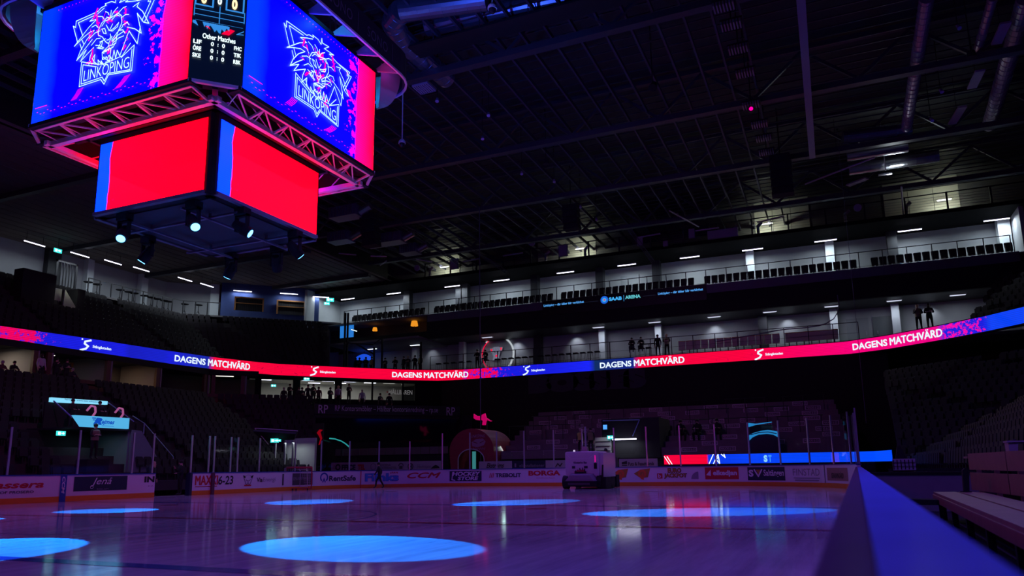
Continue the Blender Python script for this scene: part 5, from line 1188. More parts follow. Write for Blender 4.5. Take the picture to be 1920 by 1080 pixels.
# stairway opening in the upper left stand
p = onx(115, 600, -37.0); t = thing('stair_opening', 'pale-sided stair opening in the upper left stand', 'vomitory', tuple(p))
m = MB(); m.box((-37.6, p[1]-.75, 12.6), (-37.4, p[1]+.1, 14.8)); obj('inner_wall', m, mat('pale_vomitory_wall', (.30, .31, .27), .7), t)
m = MB(); m.prism([(0, 0), (1.0, 0), (1.0, .9), (.1, 2.0)], (-37.0, p[1]-.1, 12.7), (0, 1, 0), (0, 0, 1), (1, 0, 0), .12); obj('side_wall', m, mat('pale_vomitory_wall', (.30, .31, .27), .7), t)
obj('dark_surround', bx((-37.9, p[1]-3.2, 12.3), (-36.9, p[1]-.75, 15.6)), M_black, t); obj('dark_surround', bx((-37.9, p[1]+1.0, 12.3), (-36.9, p[1]+1.6, 15.0)), M_black, t)
lamp('AREA', 'stair_glow', (-36.4, p[1]+.3, 15.0), 4., (.95, 1., .85), size=.5, target=(-37.2, p[1]+.3, 13.2))
# timber frames with wire panels on the blue wall
for i, (pa, pb_) in enumerate((((440, 556), (494, 585)), ((519, 562), (572, 592)))):
    K = 45+2*27.-(13.4+.7*(27.-16.6)); a = onk(pa[0], pa[1], K); b = onk(pb_[0], pb_[1], K); e1_ = np.array([b[0]-a[0], b[1]-a[1], 0]); L = np.linalg.norm(e1_); e1_ /= L; nrm_ = np.array([e1_[1], -e1_[0], 0])
    t = thing('timber_framed_opening', 'orange timber frame with wire mesh on the blue corner wall, '+['left one', 'right one'][i], 'frame', (a[0], a[1], b[2]))
    H = a[2]-b[2]; O = np.array([a[0], a[1], b[2]])
    for nm_, poly in (('frame_post', [(0, 0), (.14, 0), (.14, H), (0, H)]), ('frame_post', [(L-.14, 0), (L, 0), (L, H), (L-.14, H)]), ('frame_rail', [(0, H-.12), (L, H-.12), (L, H), (0, H)]), ('frame_rail', [(.14, H*.52), (L-.14, H*.52), (L-.14, H*.57), (.14, H*.57)])):
        m = MB(); m.prism(poly, O, e1_, (0, 0, 1), nrm_, .1); obj(nm_, m, M_orangewood, t)
    m = MB()
    for k in range(14): m.prism([(.2+k*(L-.4)/14, 0), (.22+k*(L-.4)/14, 0), (.22+k*(L-.4)/14, H-.1), (.2+k*(L-.4)/14, H-.1)], O, e1_, (0, 0, 1), nrm_, .02)
    obj('wire_mesh', m, mat('dark_wire', (.05, .05, .07), .5), t); m = MB(); m.prism([(.1, 0), (L-.1, 0), (L-.1, H-.1), (.1, H-.1)], O-nrm_*.0+nrm_*.01, e1_, (0, 0, 1), nrm_, .01); obj('dark_back', m, M_black, t)

# ---- lounge corner between the left stand and the far balconies (px 640-785)
struct('wall_corner_end', bx((-33.3, 44.5, 10.2), (-33, YB, 19.3)), M_greypaint)
m = MB(); m.box((-30, 44.2, 13.2), (-19.8, YB, 13.4)); struct('ceiling_corner_lounge', m, mat('mauve_ceiling', (.16, .14, .17), .7))
m = MB(); m.add([(-33, 41.5, 10.0), (-19.8, 46.4, 10.0), (-19.8, YB, 10.0), (-33, YB, 10.0), (-33, 41.5, 10.2), (-19.8, 46.4, 10.2), (-19.8, YB, 10.2), (-33, YB, 10.2)], [(3,2,1,0),(4,5,6,7),(0,1,5,4),(1,2,6,5),(2,3,7,6),(3,0,4,7)]); struct('floor_corner_lounge', m, M_concrete)
t = thing('corner_steelwork', 'black steel posts and diagonal brace of the corner terrace', 'steelwork', (-26, 44.5, 10.2))
for px, z1 in ((645, 15.6), (650, 15.6), (701, 12.5), (716, 13.3), (789, 13.3)):
    p = onk(px, 685, 67.2); obj('post', bx((p[0]-.07, p[1]-.07, 10.2), (p[0]+.07, p[1]+.07, z1)), M_black, t)
a = onk(668, 645, 67.2); b = onk(701, 664, 67.2); obj('diagonal_brace', (lambda m: m.bar(tuple(a), tuple(b), .12, .14))(MB()), M_black, t)
a = onk(701, 645, 67.2); b = onk(716, 634, 67.2); obj('diagonal_brace', (lambda m: m.bar(tuple(a), tuple(b), .1, .1))(MB()), M_black, t)
a = onk(652, 643, 67.2); b = onk(700, 646, 67.2); obj('cross_beam', (lambda m: m.bar(tuple(a), tuple(b), .1, .1))(MB()), M_black, t)
for (px, py, y_, e_, l) in ((698, 645, 47.5, 9., 'left one'), (778, 639, 47.5, 7., 'right one')):
    p = ony(px, py, y_); t = thing('ceiling_light', 'lit ceiling light over the corner terrace, '+l, 'light', tuple(p)); obj('diffuser', bx((p[0]-.5, y_-.1, 13.12), (p[0]+.5, y_+.1, 13.18)), emit('lit_corner_diffuser', (.8, .88, 1.), 2.), t); obj('frame', bx((p[0]-.55, y_-.14, 13.16), (p[0]+.55, y_+.14, 13.2)), M_alu, t)
    lamp('AREA', 'corner_glow', (p[0], y_, 13.05), e_, (.8, .88, 1.), size=1., size_y=.3)
for pa, l, sz_ in (((683, 667), 'larger lower one', .9), ((683, 650), 'small upper one', .5)):
    p = ony(*pa, 48.5); t = thing('blue_umbrella_light', 'glowing blue canopy in the corner terrace, '+l, 'light', tuple(p)); m = MB(); m.lathe(tuple(p-np.array([0, 0, .4*sz_])), [(sz_, 0), (sz_*.8, .3*sz_), (sz_*.3, .55*sz_), (.02, .6*sz_)], 16); obj('canopy', m, emit('lit_blue_canopy', (.01, .08, .75), .9), t); obj('stem', (lambda m: m.tube((p[0], p[1], 10.2), tuple(p), .04, 6))(MB()), M_dark, t)
# dark middle restaurant with amber lamps
struct('wall_middle_restaurant', bx((-33, 48.5, 13.4), (-19.8, 48.7, 15.6)), mat('dark_restaurant_wall', (.05, .04, .04), .7))
struct('wall_restaurant_side', bx((-19.9, 46, 13.35), (-19.8, 50, 15.7)), M_black)
for (px, py, l, k) in ((777, 606, 'amber lamp with square shade at the right of the dark restaurant', 1.), (703, 617, 'small amber lamp left of centre in the dark restaurant', .7)):
    p = ony(px, py, 47.2); t = thing('table_lamp', l, 'lamp', (p[0], p[1], 13.4)); obj('lamp_shade', (lambda m: m.lathe((p[0], p[1], p[2]-.28*k), [(.36*k, 0), (.34*k, .2*k), (.27*k, .5*k)], 12))(MB()), emit('lit_amber_shade', (.95, .33, .02), .9), t); obj('stand', (lambda m: m.tube((p[0], p[1], 13.4), (p[0], p[1], p[2]-.28*k), .03, 6))(MB()), M_dark, t)
    lamp('POINT', 'lamp_glow', (p[0], p[1], p[2]+.1), 1.2, (1., .5, .12), size=.1)
for (px, py, l) in ((747, 598, 'right one'), (703, 603, 'left one')):
    p = ony(px, py, 47.0); t = thing('small_ceiling_spot', 'tiny white ceiling spot in the dark restaurant, '+l, 'light', tuple(p)); obj('lens', (lambda m: m.tube(tuple(p), (p[0], p[1], p[2]+.03), .08, 10))(MB()), M_tube, t); obj('can', (lambda m: m.tube((p[0], p[1], p[2]+.03), (p[0], p[1], 15.62), .07, 8))(MB()), M_dark, t)
p = ony(652, 620, 46.6); t = thing('blue_screen', 'glowing blue video screen at the left end of the dark restaurant', 'screen', tuple(p)); obj('screen', bx((p[0]-.95, 46.6, p[2]-.7), (p[0]+.7, 46.65, p[2]+.7)), emit('lit_blue_video', (.02, .22, .75), .8), t); obj('frame', bx((p[0]-1., 46.65, p[2]-.75), (p[0]+.75, 46.7, p[2]+.75)), M_black, t); obj('wall_bracket', bx((p[0]-.2, 46.7, p[2]-.1), (p[0]+.1, 48.5, p[2]+.1)), M_dark, t)
a = ony(659, 618, 46.4); b = ony(669, 621, 46.4); t = thing('strip_light', 'slanting white strip light beside the blue screen', 'light', tuple(a)); obj('lit_strip', (lambda m: m.bar(tuple(a), tuple(b), .08, .08))(MB()), M_white_e, t); obj('casing', (lambda m: m.bar(tuple(a+[0, .06, .04]), tuple(b+[0, .06, .04]), .1, .08))(MB()), M_dark, t)
struct('trim_restaurant_front', bx((-30.3, 46.2, 13.35), (-19.8, 46.4, 14.15)), M_black)
# ================================================================== sponsors' deck in the far left corner
KD, KW = 56.0, 67.0
def kpt(x): return np.array([x, x])     # helper unused
def kbox(pxa, pya, pxb, pyb, K, thick=.1, back=True):
    a = onk(pxa, pya, K); b = onk(pxb, pyb, K); e1_ = np.array([b[0]-a[0], b[1]-a[1], 0]); L = float(np.linalg.norm(e1_)); e1_ /= L; n = np.array([e1_[1], -e1_[0], 0])
    return a, b, e1_, n, L
a, b, ex, nn_, L = kbox(590, 757, 862, 779, KD)
zt_, zb_ = onk(595, 757, KD)[2], onk(600, 776, KD)[2]
dk = thing('sponsor_deck', 'raised black hospitality deck with RP Kontorsmöbler lettering in the far left corner', 'deck', (a[0], a[1], 2))
O = np.array([a[0], a[1], 0.]); ez = np.array([0, 0, 1.])
def deckp(name, poly, t, m, off=0.): mb = MB(); mb.prism(poly, O+nn_*off, ex, ez, -nn_, t); return obj(name, mb, m, dk)
deckp('banner_front', [(0, zb_), (L, zb_), (L, zt_), (0, zt_)], .15, mat('black_banner_cloth', (.02, .02, .024), .6))
deckp('deck_floor', [(-.3, zb_-.3), (L, zb_-.3), (L, zb_-.05), (-.3, zb_-.05)], 10.5, M_stand, -.16)
deckp('glossy_glass_front', [(.2, 3.35), (L-.2, 3.35), (L-.2, zb_-.3), (.2, zb_-.3)], .05, mat('black_glass', (.012, .012, .02), .06), -.3)
deckp('base_wall', [(.2, 0), (L-.2, 0), (L-.2, 3.35), (.2, 3.35)], .2, M_black, -.1)
f = Flat(); lt = zt_-zb_
def du(px): q = onk(px, 768, KD); return float(np.dot(q[:2]-O[:2], ex[:2]))
M_dimw = mat('dim_silver_vinyl', (.75, .68, .85), .5)
f.text('RP', du(597), zb_+.05, du(615), zb_+.72, .01); f.text('RP Kontorsmöbler – Hållbar kontorsinredning – rp.se', du(628), zb_+.12, du(821), zb_+.70, .0); f.text('RP', du(837), zb_+.02, du(853), zb_+.72, .01)
obj('banner_lettering', f.place(on_plane(O+nn_*.02, ex, ez)), M_dimw, dk)
# windows of the restaurant behind
a2, b2, ex2, n2_, L2 = kbox(484, 709, 790, 745, KW)
O2 = np.array([a2[0], a2[1], 0.])
def wu(px, py=725): q = onk(px, py, KW); return float(np.dot(q[:2]-O2[:2], ex2[:2]))
def wz(px, py): return float(onk(px, py, KW)[2])
z0w, z1w = wz(600, 736)-.6, wz(600, 714)
rf_ = thing('corner_restaurant', 'window front of the lit restaurant behind the sponsor deck', 'window front', (a2[0], a2[1], z0w))
wins = ((490, 549), (563, 628), (641, 697), (700, 754), (757, 778))
mb = MB(); us_ = [wu(484)]
edges = []
for p0, p1 in wins: edges.append((wu(p0), wu(p1)))
cur = wu(478)
for (u0, u1), (p0, p1) in zip(edges, wins):
    mb.prism([(cur, z0w-1.2), (u0, z0w-1.2), (u0, z1w+.7), (cur, z1w+.7)], O2, ex2, ez, -n2_, .2)
    mb.prism([(u0, z0w-1.2), (u1, z0w-1.2), (u1, z0w+.05), (u0, z0w+.05)], O2, ex2, ez, -n2_, .2); mb.prism([(u0, z1w), (u1, z1w), (u1, z1w+.7), (u0, z1w+.7)], O2, ex2, ez, -n2_, .2); cur = u1
mb.prism([(cur, z0w-1.2), (cur+8, z0w-1.2), (cur+8, z1w+.7), (cur, z1w+.7)], O2, ex2, ez, -n2_, .2)
obj('front_wall', mb, M_black, rf_)
for (u0, u1) in edges: mb = MB(); mb.prism([(u0+.02, z0w+.06), (u1-.02, z0w+.06), (u1-.02, z1w-.01), (u0+.02, z1w-.01)], O2-n2_*.1, ex2, ez, -n2_, .02); obj('window_pane', mb, M_glass, rf_)
mb = MB(); mb.prism([(wu(470), z0w-.4), (wu(800), z0w-.4), (wu(800), z1w+.6), (wu(470), z1w+.6)], O2-n2_*6, ex2, ez, -n2_, .2); struct('wall_restaurant_back', mb, mat('restaurant_wall', (.42, .42, .38), .7), 'pale back wall inside the lit restaurant')
mb = MB(); mb.prism([(wu(470), z1w+.35), (wu(800), z1w+.35), (wu(800), z1w+.45), (wu(470), z1w+.45)], O2-n2_*.2, ex2, ez, -n2_, 5.8); struct('ceiling_restaurant', mb, mat('restaurant_ceiling', (.45, .44, .38), .7))
mb = MB(); mb.prism([(wu(470), z0w-.4), (wu(800), z0w-.4), (wu(800), z0w-.3), (wu(470), z0w-.3)], O2-n2_*.2, ex2, ez, -n2_, 5.8); struct('floor_restaurant', mb, M_concrete)
for i, (px, dp, e_) in enumerate(((500, 3., 6.), (545, 2., 6.), (583, 2.5, 8.), (622, 2.5, 8.), (600, 4.5, 8.), (665, 2.5, 8.), (650, 4., 6.), (705, 3., 7.), (742, 3., 2.5))):
    c = O2+ex2*wu(px)-n2_*dp; c[2] = z1w+.3
    t = thing('restaurant_ceiling_light', 'white ceiling light inside the restaurant, '+['seen through the left window', 'at the right of the left window', 'left in the wide opening', 'right in the wide opening', 'further back in the wide opening', 'in the third window', 'deep in the third window', 'in the fourth window', 'behind the HÅLLBAREN sign'][i], 'light', tuple(c), 'restaurant ceiling lights')
    obj('lit_panel', (lambda m: m.obox(c, ex2, n2_, .55, .16, c[2]-.02, c[2]+.0))(MB()), M_tube if i < 8 else emit('dim_panel_light', (.8, .8, .7), .5), t); obj('frame', (lambda m: m.obox(c, ex2, n2_, .6, .2, c[2], c[2]+.05))(MB()), M_alu, t)
    lamp('AREA', 'restaurant_glow', (c[0], c[1], c[2]-.06), e_*4, (.95, .98, .84), size=1.0, size_y=.4)
f = Flat(); f.text('HÅLLBAREN', wu(730), wz(745, 739), wu(774), wz(745, 728), .01, 0, 0); f.poly([(wu(726), wz(728, 737)), (wu(729), wz(728, 735)), (wu(726), wz(728, 732.5))], 1)
tag(obj('bar_sign', f.place(on_plane(O2-n2_*.16+np.array([0, 0, 0]), ex2, ez)), [mat('white_wall_letters', (.8, .8, .75), .6, emis=(.5, .5, .47), es=.25), M_red]), 'white HÅLLBAREN lettering in the right restaurant window', 'sign')
exit_sign(onk(662-0, 710, 66.5) if False else onk(575, 710, 66.2), 'green exit sign under the ribbon over the restaurant windows', .8, PI/4, .25)
exit_sign(onk(513, 723, 70.), 'blue-green exit sign inside the left restaurant window', .7, PI/4, .7)
exit_sign(onk(515, 826, 52.5) if False else ony(515, 826, 24.0), 'green exit sign over the corner passage, left of the pair', .8, PI/5, .4); exit_sign(ony(522, 826, 24.0), 'dimmer green exit sign over the corner passage, right of the pair', .5, PI/5, .4)

# ---- corner passage under the stand (px 480-560, y 800-870)
P0 = ony(540, 845, 25.0); t = thing('corner_passage', 'lit passage opening with black frame behind the left corner boards', 'vomitory', tuple(P0))
a = ony(505, 830, 25); b = ony(562, 862, 25); c_ = ony(478, 803, 24.2); d_ = ony(558, 808, 24.2); e__ = ony(503, 833, 24.2); 
obj('inner_wall', bx((a[0], 26.5, .1), (b[0], 26.7, a[2]+.3)), mat('pale_passage_wall', (.35, .36, .36), .7), t)
obj('canopy', (lambda m: m.add([(c_[0], 24.0, c_[2]-.2), (d_[0], 24.0, d_[2]-.2), (b[0], 24.4, a[2]+.1), (a[0], 24.4, a[2]+.1), (c_[0], 24.3, c_[2]), (d_[0], 24.3, d_[2]), (b[0], 24.6, a[2]+.4), (a[0], 24.6, a[2]+.4)], [(3,2,1,0),(4,5,6,7),(0,1,5,4),(1,2,6,5),(2,3,7,6),(3,0,4,7)]))(MB()), M_black, t)
obj('rail_edge', (lambda m: m.poly_tube([tuple(d_), tuple(c_), tuple(e__)], .03, 6))(MB()), mat('pale_rail', (.5, .42, .5), .4), t)
for px in (517, 535, 550): q = ony(px, 850, 25.5); obj('post', bx((q[0]-.05, 25.4, .1), (q[0]+.05, 25.5, 3.4)), M_alu, t)
lamp('AREA', 'passage_glow', ((a[0]+b[0])/2, 25.6, 3.0), 16., (.85, 1., .95), size=1.6, size_y=.5)
# ---- team tunnel inflatable (px 845-925)
TX0, TX1 = ony(848, 880, 33)[0], ony(925, 880, 33)[0]
tn = thing('inflatable_team_tunnel', 'dark red inflatable lion-head tunnel with arched mouth behind the end boards', 'inflatable tunnel', ((TX0+TX1)/2, 33, 0))
cx_ = (TX0+TX1)/2-.1; m = MB(); N_ = 20
def archp(r1, r2, z0, n=N_): return [(cx_+r1*math.cos(PI*(1-i/n)), z0+r2*math.sin(PI*(1-i/n))) for i in range(n+1)]
outer = [(TX0-.0, 0)]+archp(1.75, 1.6, 2.35)+[(TX1, 0)]; inner = [(cx_-1.02, 0)]+archp(1.02, .75, 1.75)+[(cx_+1.02, 0)]
for y0_, y1_ in ((33.0, 36.5),):
    V = [(p[0], y0_, p[1]) for p in outer]+[(p[0], y0_, p[1]) for p in inner]+[(p[0], y1_, p[1]) for p in outer]; k = len(outer)
    m.add(V, [(i, i+1, k+i+1, k+i) for i in range(k-1)]+[(i+1, i, 2*k+i, 2*k+i+1) for i in range(k-1)])
obj('inflated_shell', m, mat('dark_red_vinyl', (.30, .02, .05), .4, noise=.25), tn)
m = MB(); m.poly_tube([(p[0], 32.96, p[1]) for p in inner], .035, 8); obj('mouth_rim', m, mat('pale_rim', (.6, .62, .66), .4), tn)
m = MB(); m.box((cx_-1.0, 36, 0), (cx_+1.0, 36.1, 2.5)); obj('tunnel_back', m, M_black, tn)
f = Flat(); f.text('LINKÖPING', cx_+.0, 3.30, cx_+1.1, 3.55, .02, .3, 0)
f.poly([(cx_+.1, 2.7), (cx_+.5, 2.62), (cx_+1.0, 2.75), (cx_+1.15, 3.0), (cx_+.95, 3.22), (cx_+.4, 3.2), (cx_+.05, 2.98)], 0)
for k in range(6): f.line([(cx_+.05+k*.18, 2.55), (cx_+.15+k*.18, 2.45), (cx_+.2+k*.18, 2.6)], .03, 0)
f.line([(cx_+.2, 3.0), (cx_+.5, 2.9)], .05, 1); f.line([(cx_+.7, 2.92), (cx_+1.0, 3.05)], .05, 1)
obj('printed_lion', f.place(lambda u, v: (u, 32.97, v)), [mat('faded_pink_print', (.42, .25, .36), .5), mat('dark_red_vinyl2', (.2, .01, .03), .5)], tn)
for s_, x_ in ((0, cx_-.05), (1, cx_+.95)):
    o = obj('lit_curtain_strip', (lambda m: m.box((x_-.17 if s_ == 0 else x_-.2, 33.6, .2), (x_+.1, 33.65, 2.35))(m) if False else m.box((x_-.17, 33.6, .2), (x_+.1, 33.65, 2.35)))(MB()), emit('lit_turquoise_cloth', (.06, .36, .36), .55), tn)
lamp('AREA', 'tunnel_glow', (cx_+1.6, 34.5, 2.5), 6., (.6, 1., .9), size=.6, target=(cx_+1.8, 33.5, 1.5))
t = thing('pink_lit_sculpture', 'magenta glowing lion-paw shaped inflatable piece above the tunnel', 'inflatable', (TX0+2.1, 35.5, 4.)); 
def ppx(px, py, y=35.5): q = ony(px, py, y); return (q[0], q[2])
f = Flat(); f.poly([ppx(888, 776), ppx(894, 780), ppx(900, 780), ppx(899, 788), ppx(892, 787), ppx(888, 784)]); f.poly([ppx(903, 778), ppx(909, 775), ppx(912, 786), ppx(910, 797), ppx(904, 797), ppx(905, 789), ppx(902, 787)]); f.poly([ppx(913, 784), ppx(918, 788), ppx(922, 789), ppx(919, 790), ppx(914, 788)])
o = obj('glowing_shapes', f.place(lambda u, v: (u, 35.5, v)), emit('lit_magenta_shape', (.75, .0, .16), .6), t); o.modifiers.new('s', 'SOLIDIFY').thickness = .15
obj('prop', bx((cx_-.1, 35.6, 0), (cx_+.0, 35.75, 4.6)), M_black, t)

# ---- advertising row behind the end glass (y=32)
def ad_panel(px0, px1, z0, z1, m, label, draw=None, mats=None, y=32.):
    x0, x1 = ony(px0, 870, y)[0], ony(px1, 870, y)[0]
    t = thing('advertising_board', label, 'advertising board', ((x0+x1)/2, y, 0)); obj('panel', bx((x0, y, z0), (x1, y+.08, z1)), m, t)
    obj('stand', bx((x0+.2, y+.08, 0), (x1-.2, y+.2, z0)), M_black, t)
    if draw:
        f = Flat(); draw(f, lambda p: ony(p, 870, y)[0]); obj('lettering', f.place(lambda u, v: (u, y-.012, v)), mats, t)
    return t
M_adw = mat('white_ad_vinyl', (.42, .38, .44), .5)
def A(f, X): f.text('AA-VIDEO', X(567), 1.18, X(602), 1.5, .01, 0, 0)
ad_panel(563, 604, .9, 1.6, M_black, 'black advertising board reading AA-VIDEO behind the goal net', A, [M_grey])
def A(f, X):
    f.ring(X(634), 1.38, .24, .13, 0, 16); f.text('FFICE', X(641), 1.16, X(667), 1.56, .05, 0, 0); f.text('TEL', X(671), 1.16, X(685), 1.56, .05, 0, 1)
    for k in range(5): f.ring(X(625)+k*.06, 1.3+.09*(k % 3), .03, 0, 0, 6)
ad_panel(621, 692, .9, 1.72, M_adw, 'white advertising board reading OFFICETEL', A, [M_navy, M_red])
def A(f, X): f.ring(X(700), 1.38, .24, .21, 0, 16); f.text('VADSTENA', X(708), 1.42, X(733), 1.56, .0, 0, 0); f.text('KLOSTERHOTEL', X(708), 1.2, X(744), 1.36, .0, 0, 0); f.ring(X(752), 1.4, .22, .16, 0, 14, 0, PI); f.rect(X(749), 1.2, X(755), 1.4, 0); f.ring(X(770), 1.36, .24, .18, 0, 16); f.text('H', X(767), 1.22, X(773), 1.5, .04, 0, 0)
ad_panel(692, 776, .9, 1.72, M_adw, 'white advertising board with VADSTENA KLOSTERHOTEL and round marks', A, [M_dgrey])
def A(f, X): f.text('Hormore', X(783), 1.2, X(808), 1.5, .0, 0, 0); f.poly([(X(808), 1.18), (X(812), 1.34), (X(817), 1.45), (X(822), 1.36), (X(825), 1.2)], 1)
ad_panel(776, 826, .9, 1.72, M_adw, 'white advertising board with pale Hormore lettering and black animal', A, [M_grey, M_blackp])
def A(f, X): f.text('Ekströms', X(912), 1.17, X(945), 1.5, .02, .4, 0)
ad_panel(898, 960, .9, 1.62, M_adw, 'white advertising board with slanted Ekströms lettering', A, [M_blackp])
def A(f, X): f.text('elinstallationer', X(974), 1.2, X(1021), 1.4, .01, 0, 0); f.rect(X(965), 1.2, X(968), 1.45, 0)
ad_panel(960, 1023, .9, 1.62, M_navy, 'dark advertising board reading elinstallationer', A, [M_grey])
def A(f, X): f.line([(X(1042), 1.2), (X(1046), 1.4), (X(1050), 1.22), (X(1054), 1.42)], .06, 0)
ad_panel(1023, 1062, .9, 1.62, M_adw, 'white advertising board with black antler mark, left of the ice machine', A, [M_blackp])
def A(f, X): f.text('flytt', X(1125), 1.22, X(1139), 1.62, .0, 0, 0)
ad_panel(1115, 1158, .9, 1.72, M_dgrey, 'dim advertising board reading flytt, right of the ice machine', A, [M_grey])
def A(f, X): f.poly([(X(1166), 1.42), (X(1176), 1.5), (X(1176), 1.3), (X(1166), 1.3)], 0); f.rect(X(1166), 1.2, X(1176), 1.25, 0); f.text('Puts & Fasadteknik', X(1178), 1.2, X(1227), 1.42, .02, 0, 0)
ad_panel(1161, 1233, .9, 1.62, M_adw, 'white advertising board reading Puts & Fasadteknik', A, [M_blackp])
# LED board
led = thing('led_perimeter_board', 'long glowing LED board, red at left and blue to the right, behind the end glass', 'LED display', (11, 32, 1.2))
xl0, xl1 = ony(1245, 860, 32)[0], ony(1640, 855, 32)[0]
def XL(px): return ony(px, 860, 32)[0]-xl0
sA = [(0, RED), (XL(1326), (1., 0, .03)), (XL(1327.5), (.0, .04, .8)), (XL(1400), (.0, .055, .95)), (xl1-xl0+2, (.0, .07, 1.))]
sB = [(0, (.05, 0, .2)), (XL(1326), (.05, 0, .2)), (XL(1330), (.8, 0, .1)), (XL(1352), (.2, 0, .4)), (XL(1370), (0, .05, .7)), (xl1-xl0+2, (0, .05, .7))]
sP = [(0, .12), (XL(1300), .12), (XL(1328), .35), (XL(1350), .3), (XL(1372), 0), (xl1-xl0+2, 0)]
M_led2 = mat_led('perimeter_led_picture', sA, sB, sP, xl1-xl0+2, 4., es=1.1, lines=70.)
zq0, zq1 = 1.24, 1.80
mb = MB(); mb.add([(xl0, 32, zq0), (xl1, 32, zq0), (xl1, 32, zq1), (xl0, 32, zq1)], [(0, 1, 2, 3)]); obj('screen', mb, M_led2, led, uv=[(0, 0), (xl1-xl0, 0), (xl1-xl0, .6), (0, .6)])
a = np.array([xl1, 32.]); b = ony(1673, 855, 29.5)[:2]
mb = MB(); mb.add([(a[0], a[1], zq0), (b[0], b[1], zq0), (b[0], b[1], zq1+.02), (a[0], a[1], zq1)], [(0, 1, 2, 3)]); L_ = float(np.linalg.norm(a-b)); obj('corner_screen', mb, M_led2, led, uv=[(xl1-xl0, 0), (xl1-xl0+1.5, 0), (xl1-xl0+1.5, .6), (xl1-xl0, .6)])
obj('cabinet', bx((xl0, 32.02, 0), (xl1, 32.3, zq1)), M_black, led); obj('lower_skirt', bx((xl0, 31.95, .2), (xl1, 32.0, zq0)), M_black, led)
f = Flat(); X = lambda p: ony(p, 860, 32)[0]
for p_ in (1246, 1251): f.line([(X(p_), zq1-.08), (X(p_+9), zq0)], .045, 0)
f.line([(X(1329), zq0), (X(1338), zq1)], .05, 0); f.line([(X(1337), zq0), (X(1347), zq1)], .05, 0); f.line([(X(1346), zq1-.2), (X(1343), zq0+.25), (X(1349), zq0), (X(1347), zq1-.05)], .05, 0); f.line([(X(1353), zq1), (X(1360), zq1-.2), (X(1358), zq1)], .05, 0)
f.text('S', X(1432), zq0+.06, X(1439), zq1-.1, .06, 0, 1); f.text('T', X(1441), zq0+.06, X(1447), zq1-.1, .06, 0, 2)
obj('screen_lettering', f.place(lambda u, v: (u, 31.985, v)), [M_white_e, emit('lit_st_letter', (.3, .75, 1.), 1.), emit('lit_st_faint', (.05, .3, 1.), 1.)], led)

# ---- standing terrace behind the end (black curtains above)
struct('wall_terrace_curtain', bx((-18, 45.6, .0), (19, 45.75, 9.2)), M_black, 'black curtain wall above the standing terrace')
f = Flat(); M_dimtxt = mat('charcoal_paint_letters', (.045, .045, .06), .8)
xa, xb = ony(990, 715, 45.55)[0], ony(1212, 715, 45.55)[0]
f.text('BOSSES', xa, ony(1100, 733, 45.55)[2], xb, ony(1100, 696, 45.55)[2], .12, 0, 0)
tag(obj('curtain_lettering', f.place(lambda u, v: (u, 45.57, v)), M_dimtxt), 'huge barely visible BOSSES lettering on the black curtain', 'lettering')
ter = thing('standing_terrace', 'grey concrete standing terrace with pasted advertising slips behind the end boards', 'terrace', (4, 36, 1.7))
mb = MB(); NR = 9; ty0, ty1, tz0, tz1 = 34.3, 42.5, 1.95, 5.55
for k in range(NR):
    y = ty0+(ty1-ty0)*k/NR; z = tz0+(tz1-tz0)*(k+1)/NR
    x0 = ony(938+k*9, 800, y)[0]; x1 = ony(1592-k*3, 800, y)[0]
    mb.box((x0, y, 0), (x1, ty1+.1, z))
obj('terrace_steps', mb, mat('terrace_concrete', (.17, .145, .16), .8, noise=.25, nscale=1.5), ter)
obj('terrace_front', bx((ony(925, 840, 34.2)[0], 34.1, 0), (ony(1592, 840, 34.2)[0], 34.3, 1.72)), M_black, ter)
M_slip = mat('white_paper_slip', (.62, .56, .62), .6); rd = random.Random(11)
slip0 = None
for k in range(NR):
    y = ty0+(ty1-ty0)*k/NR-.012; z = tz0+(tz1-tz0)*(k+.22)/NR
    xs = np.arange(ony(950+k*9, 800, y)[0]+.3+(k % 2)*.9, ony(1560, 800, y)[0], 2.05 if k % 3 else 2.4)
    for x in xs:
        px_ = pj((x, y, z))[0]
        if 1120 < px_ < 1255 and k < 6: continue
        if rd.random() < .22: continue
        f = Flat(); w_ = 1.0; f.rect(0, 0, w_, .27, 0); f.rect(.05, .04, w_-.05, .23, 1); f.text('MAXXI 6-23', .10, .07, w_-.10, .20, .02, 0, 0)
        if slip0 is None:
            slip0 = obj('advertising_slip', f.place(lambda u, v: (u, 0, v)), [M_slip, mat('grey_slip_back', (.12, .10, .12), .7)]); slip0.location = (x, y, z); slip0.parent = ter; slip0.location = (x-4, y-36, z-1.7)
        else: o = slip0.copy(); COL.objects.link(o); o.location = (x-4, y-36-.002, z-1.7)
# crush barriers
cb0 = None
for k, (row, pxs) in enumerate(((2, (985, 1055, 1300, 1400, 1500)), (4, (1030, 1110, 1330, 1440)), (6, (1075, 1170, 1290, 1400, 1510)))):
    for px in pxs:
        y = ty0+(ty1-ty0)*(row+.4)/NR; z = tz0+(tz1-tz0)*(row+1)/NR; x = ony(px, 800, y)[0]
        if cb0 is None:
            cb0 = thing('crush_barrier', 'thin black crush barrier on the standing terrace', 'barrier', (x, y, z), 'crush barriers on the standing terrace')
            obj('bar', (lambda m: m.tube((x-1.4, y, z+1.05), (x+1.4, y, z+1.05), .03, 6))(MB()), M_dark, cb0)
            for s_ in (-1.3, 0, 1.3): obj('post', (lambda m: m.tube((x+s_, y, z), (x+s_, y, z+1.05), .025, 6))(MB()), M_dark, cb0)
        else: dup(cb0, (x, y, z))
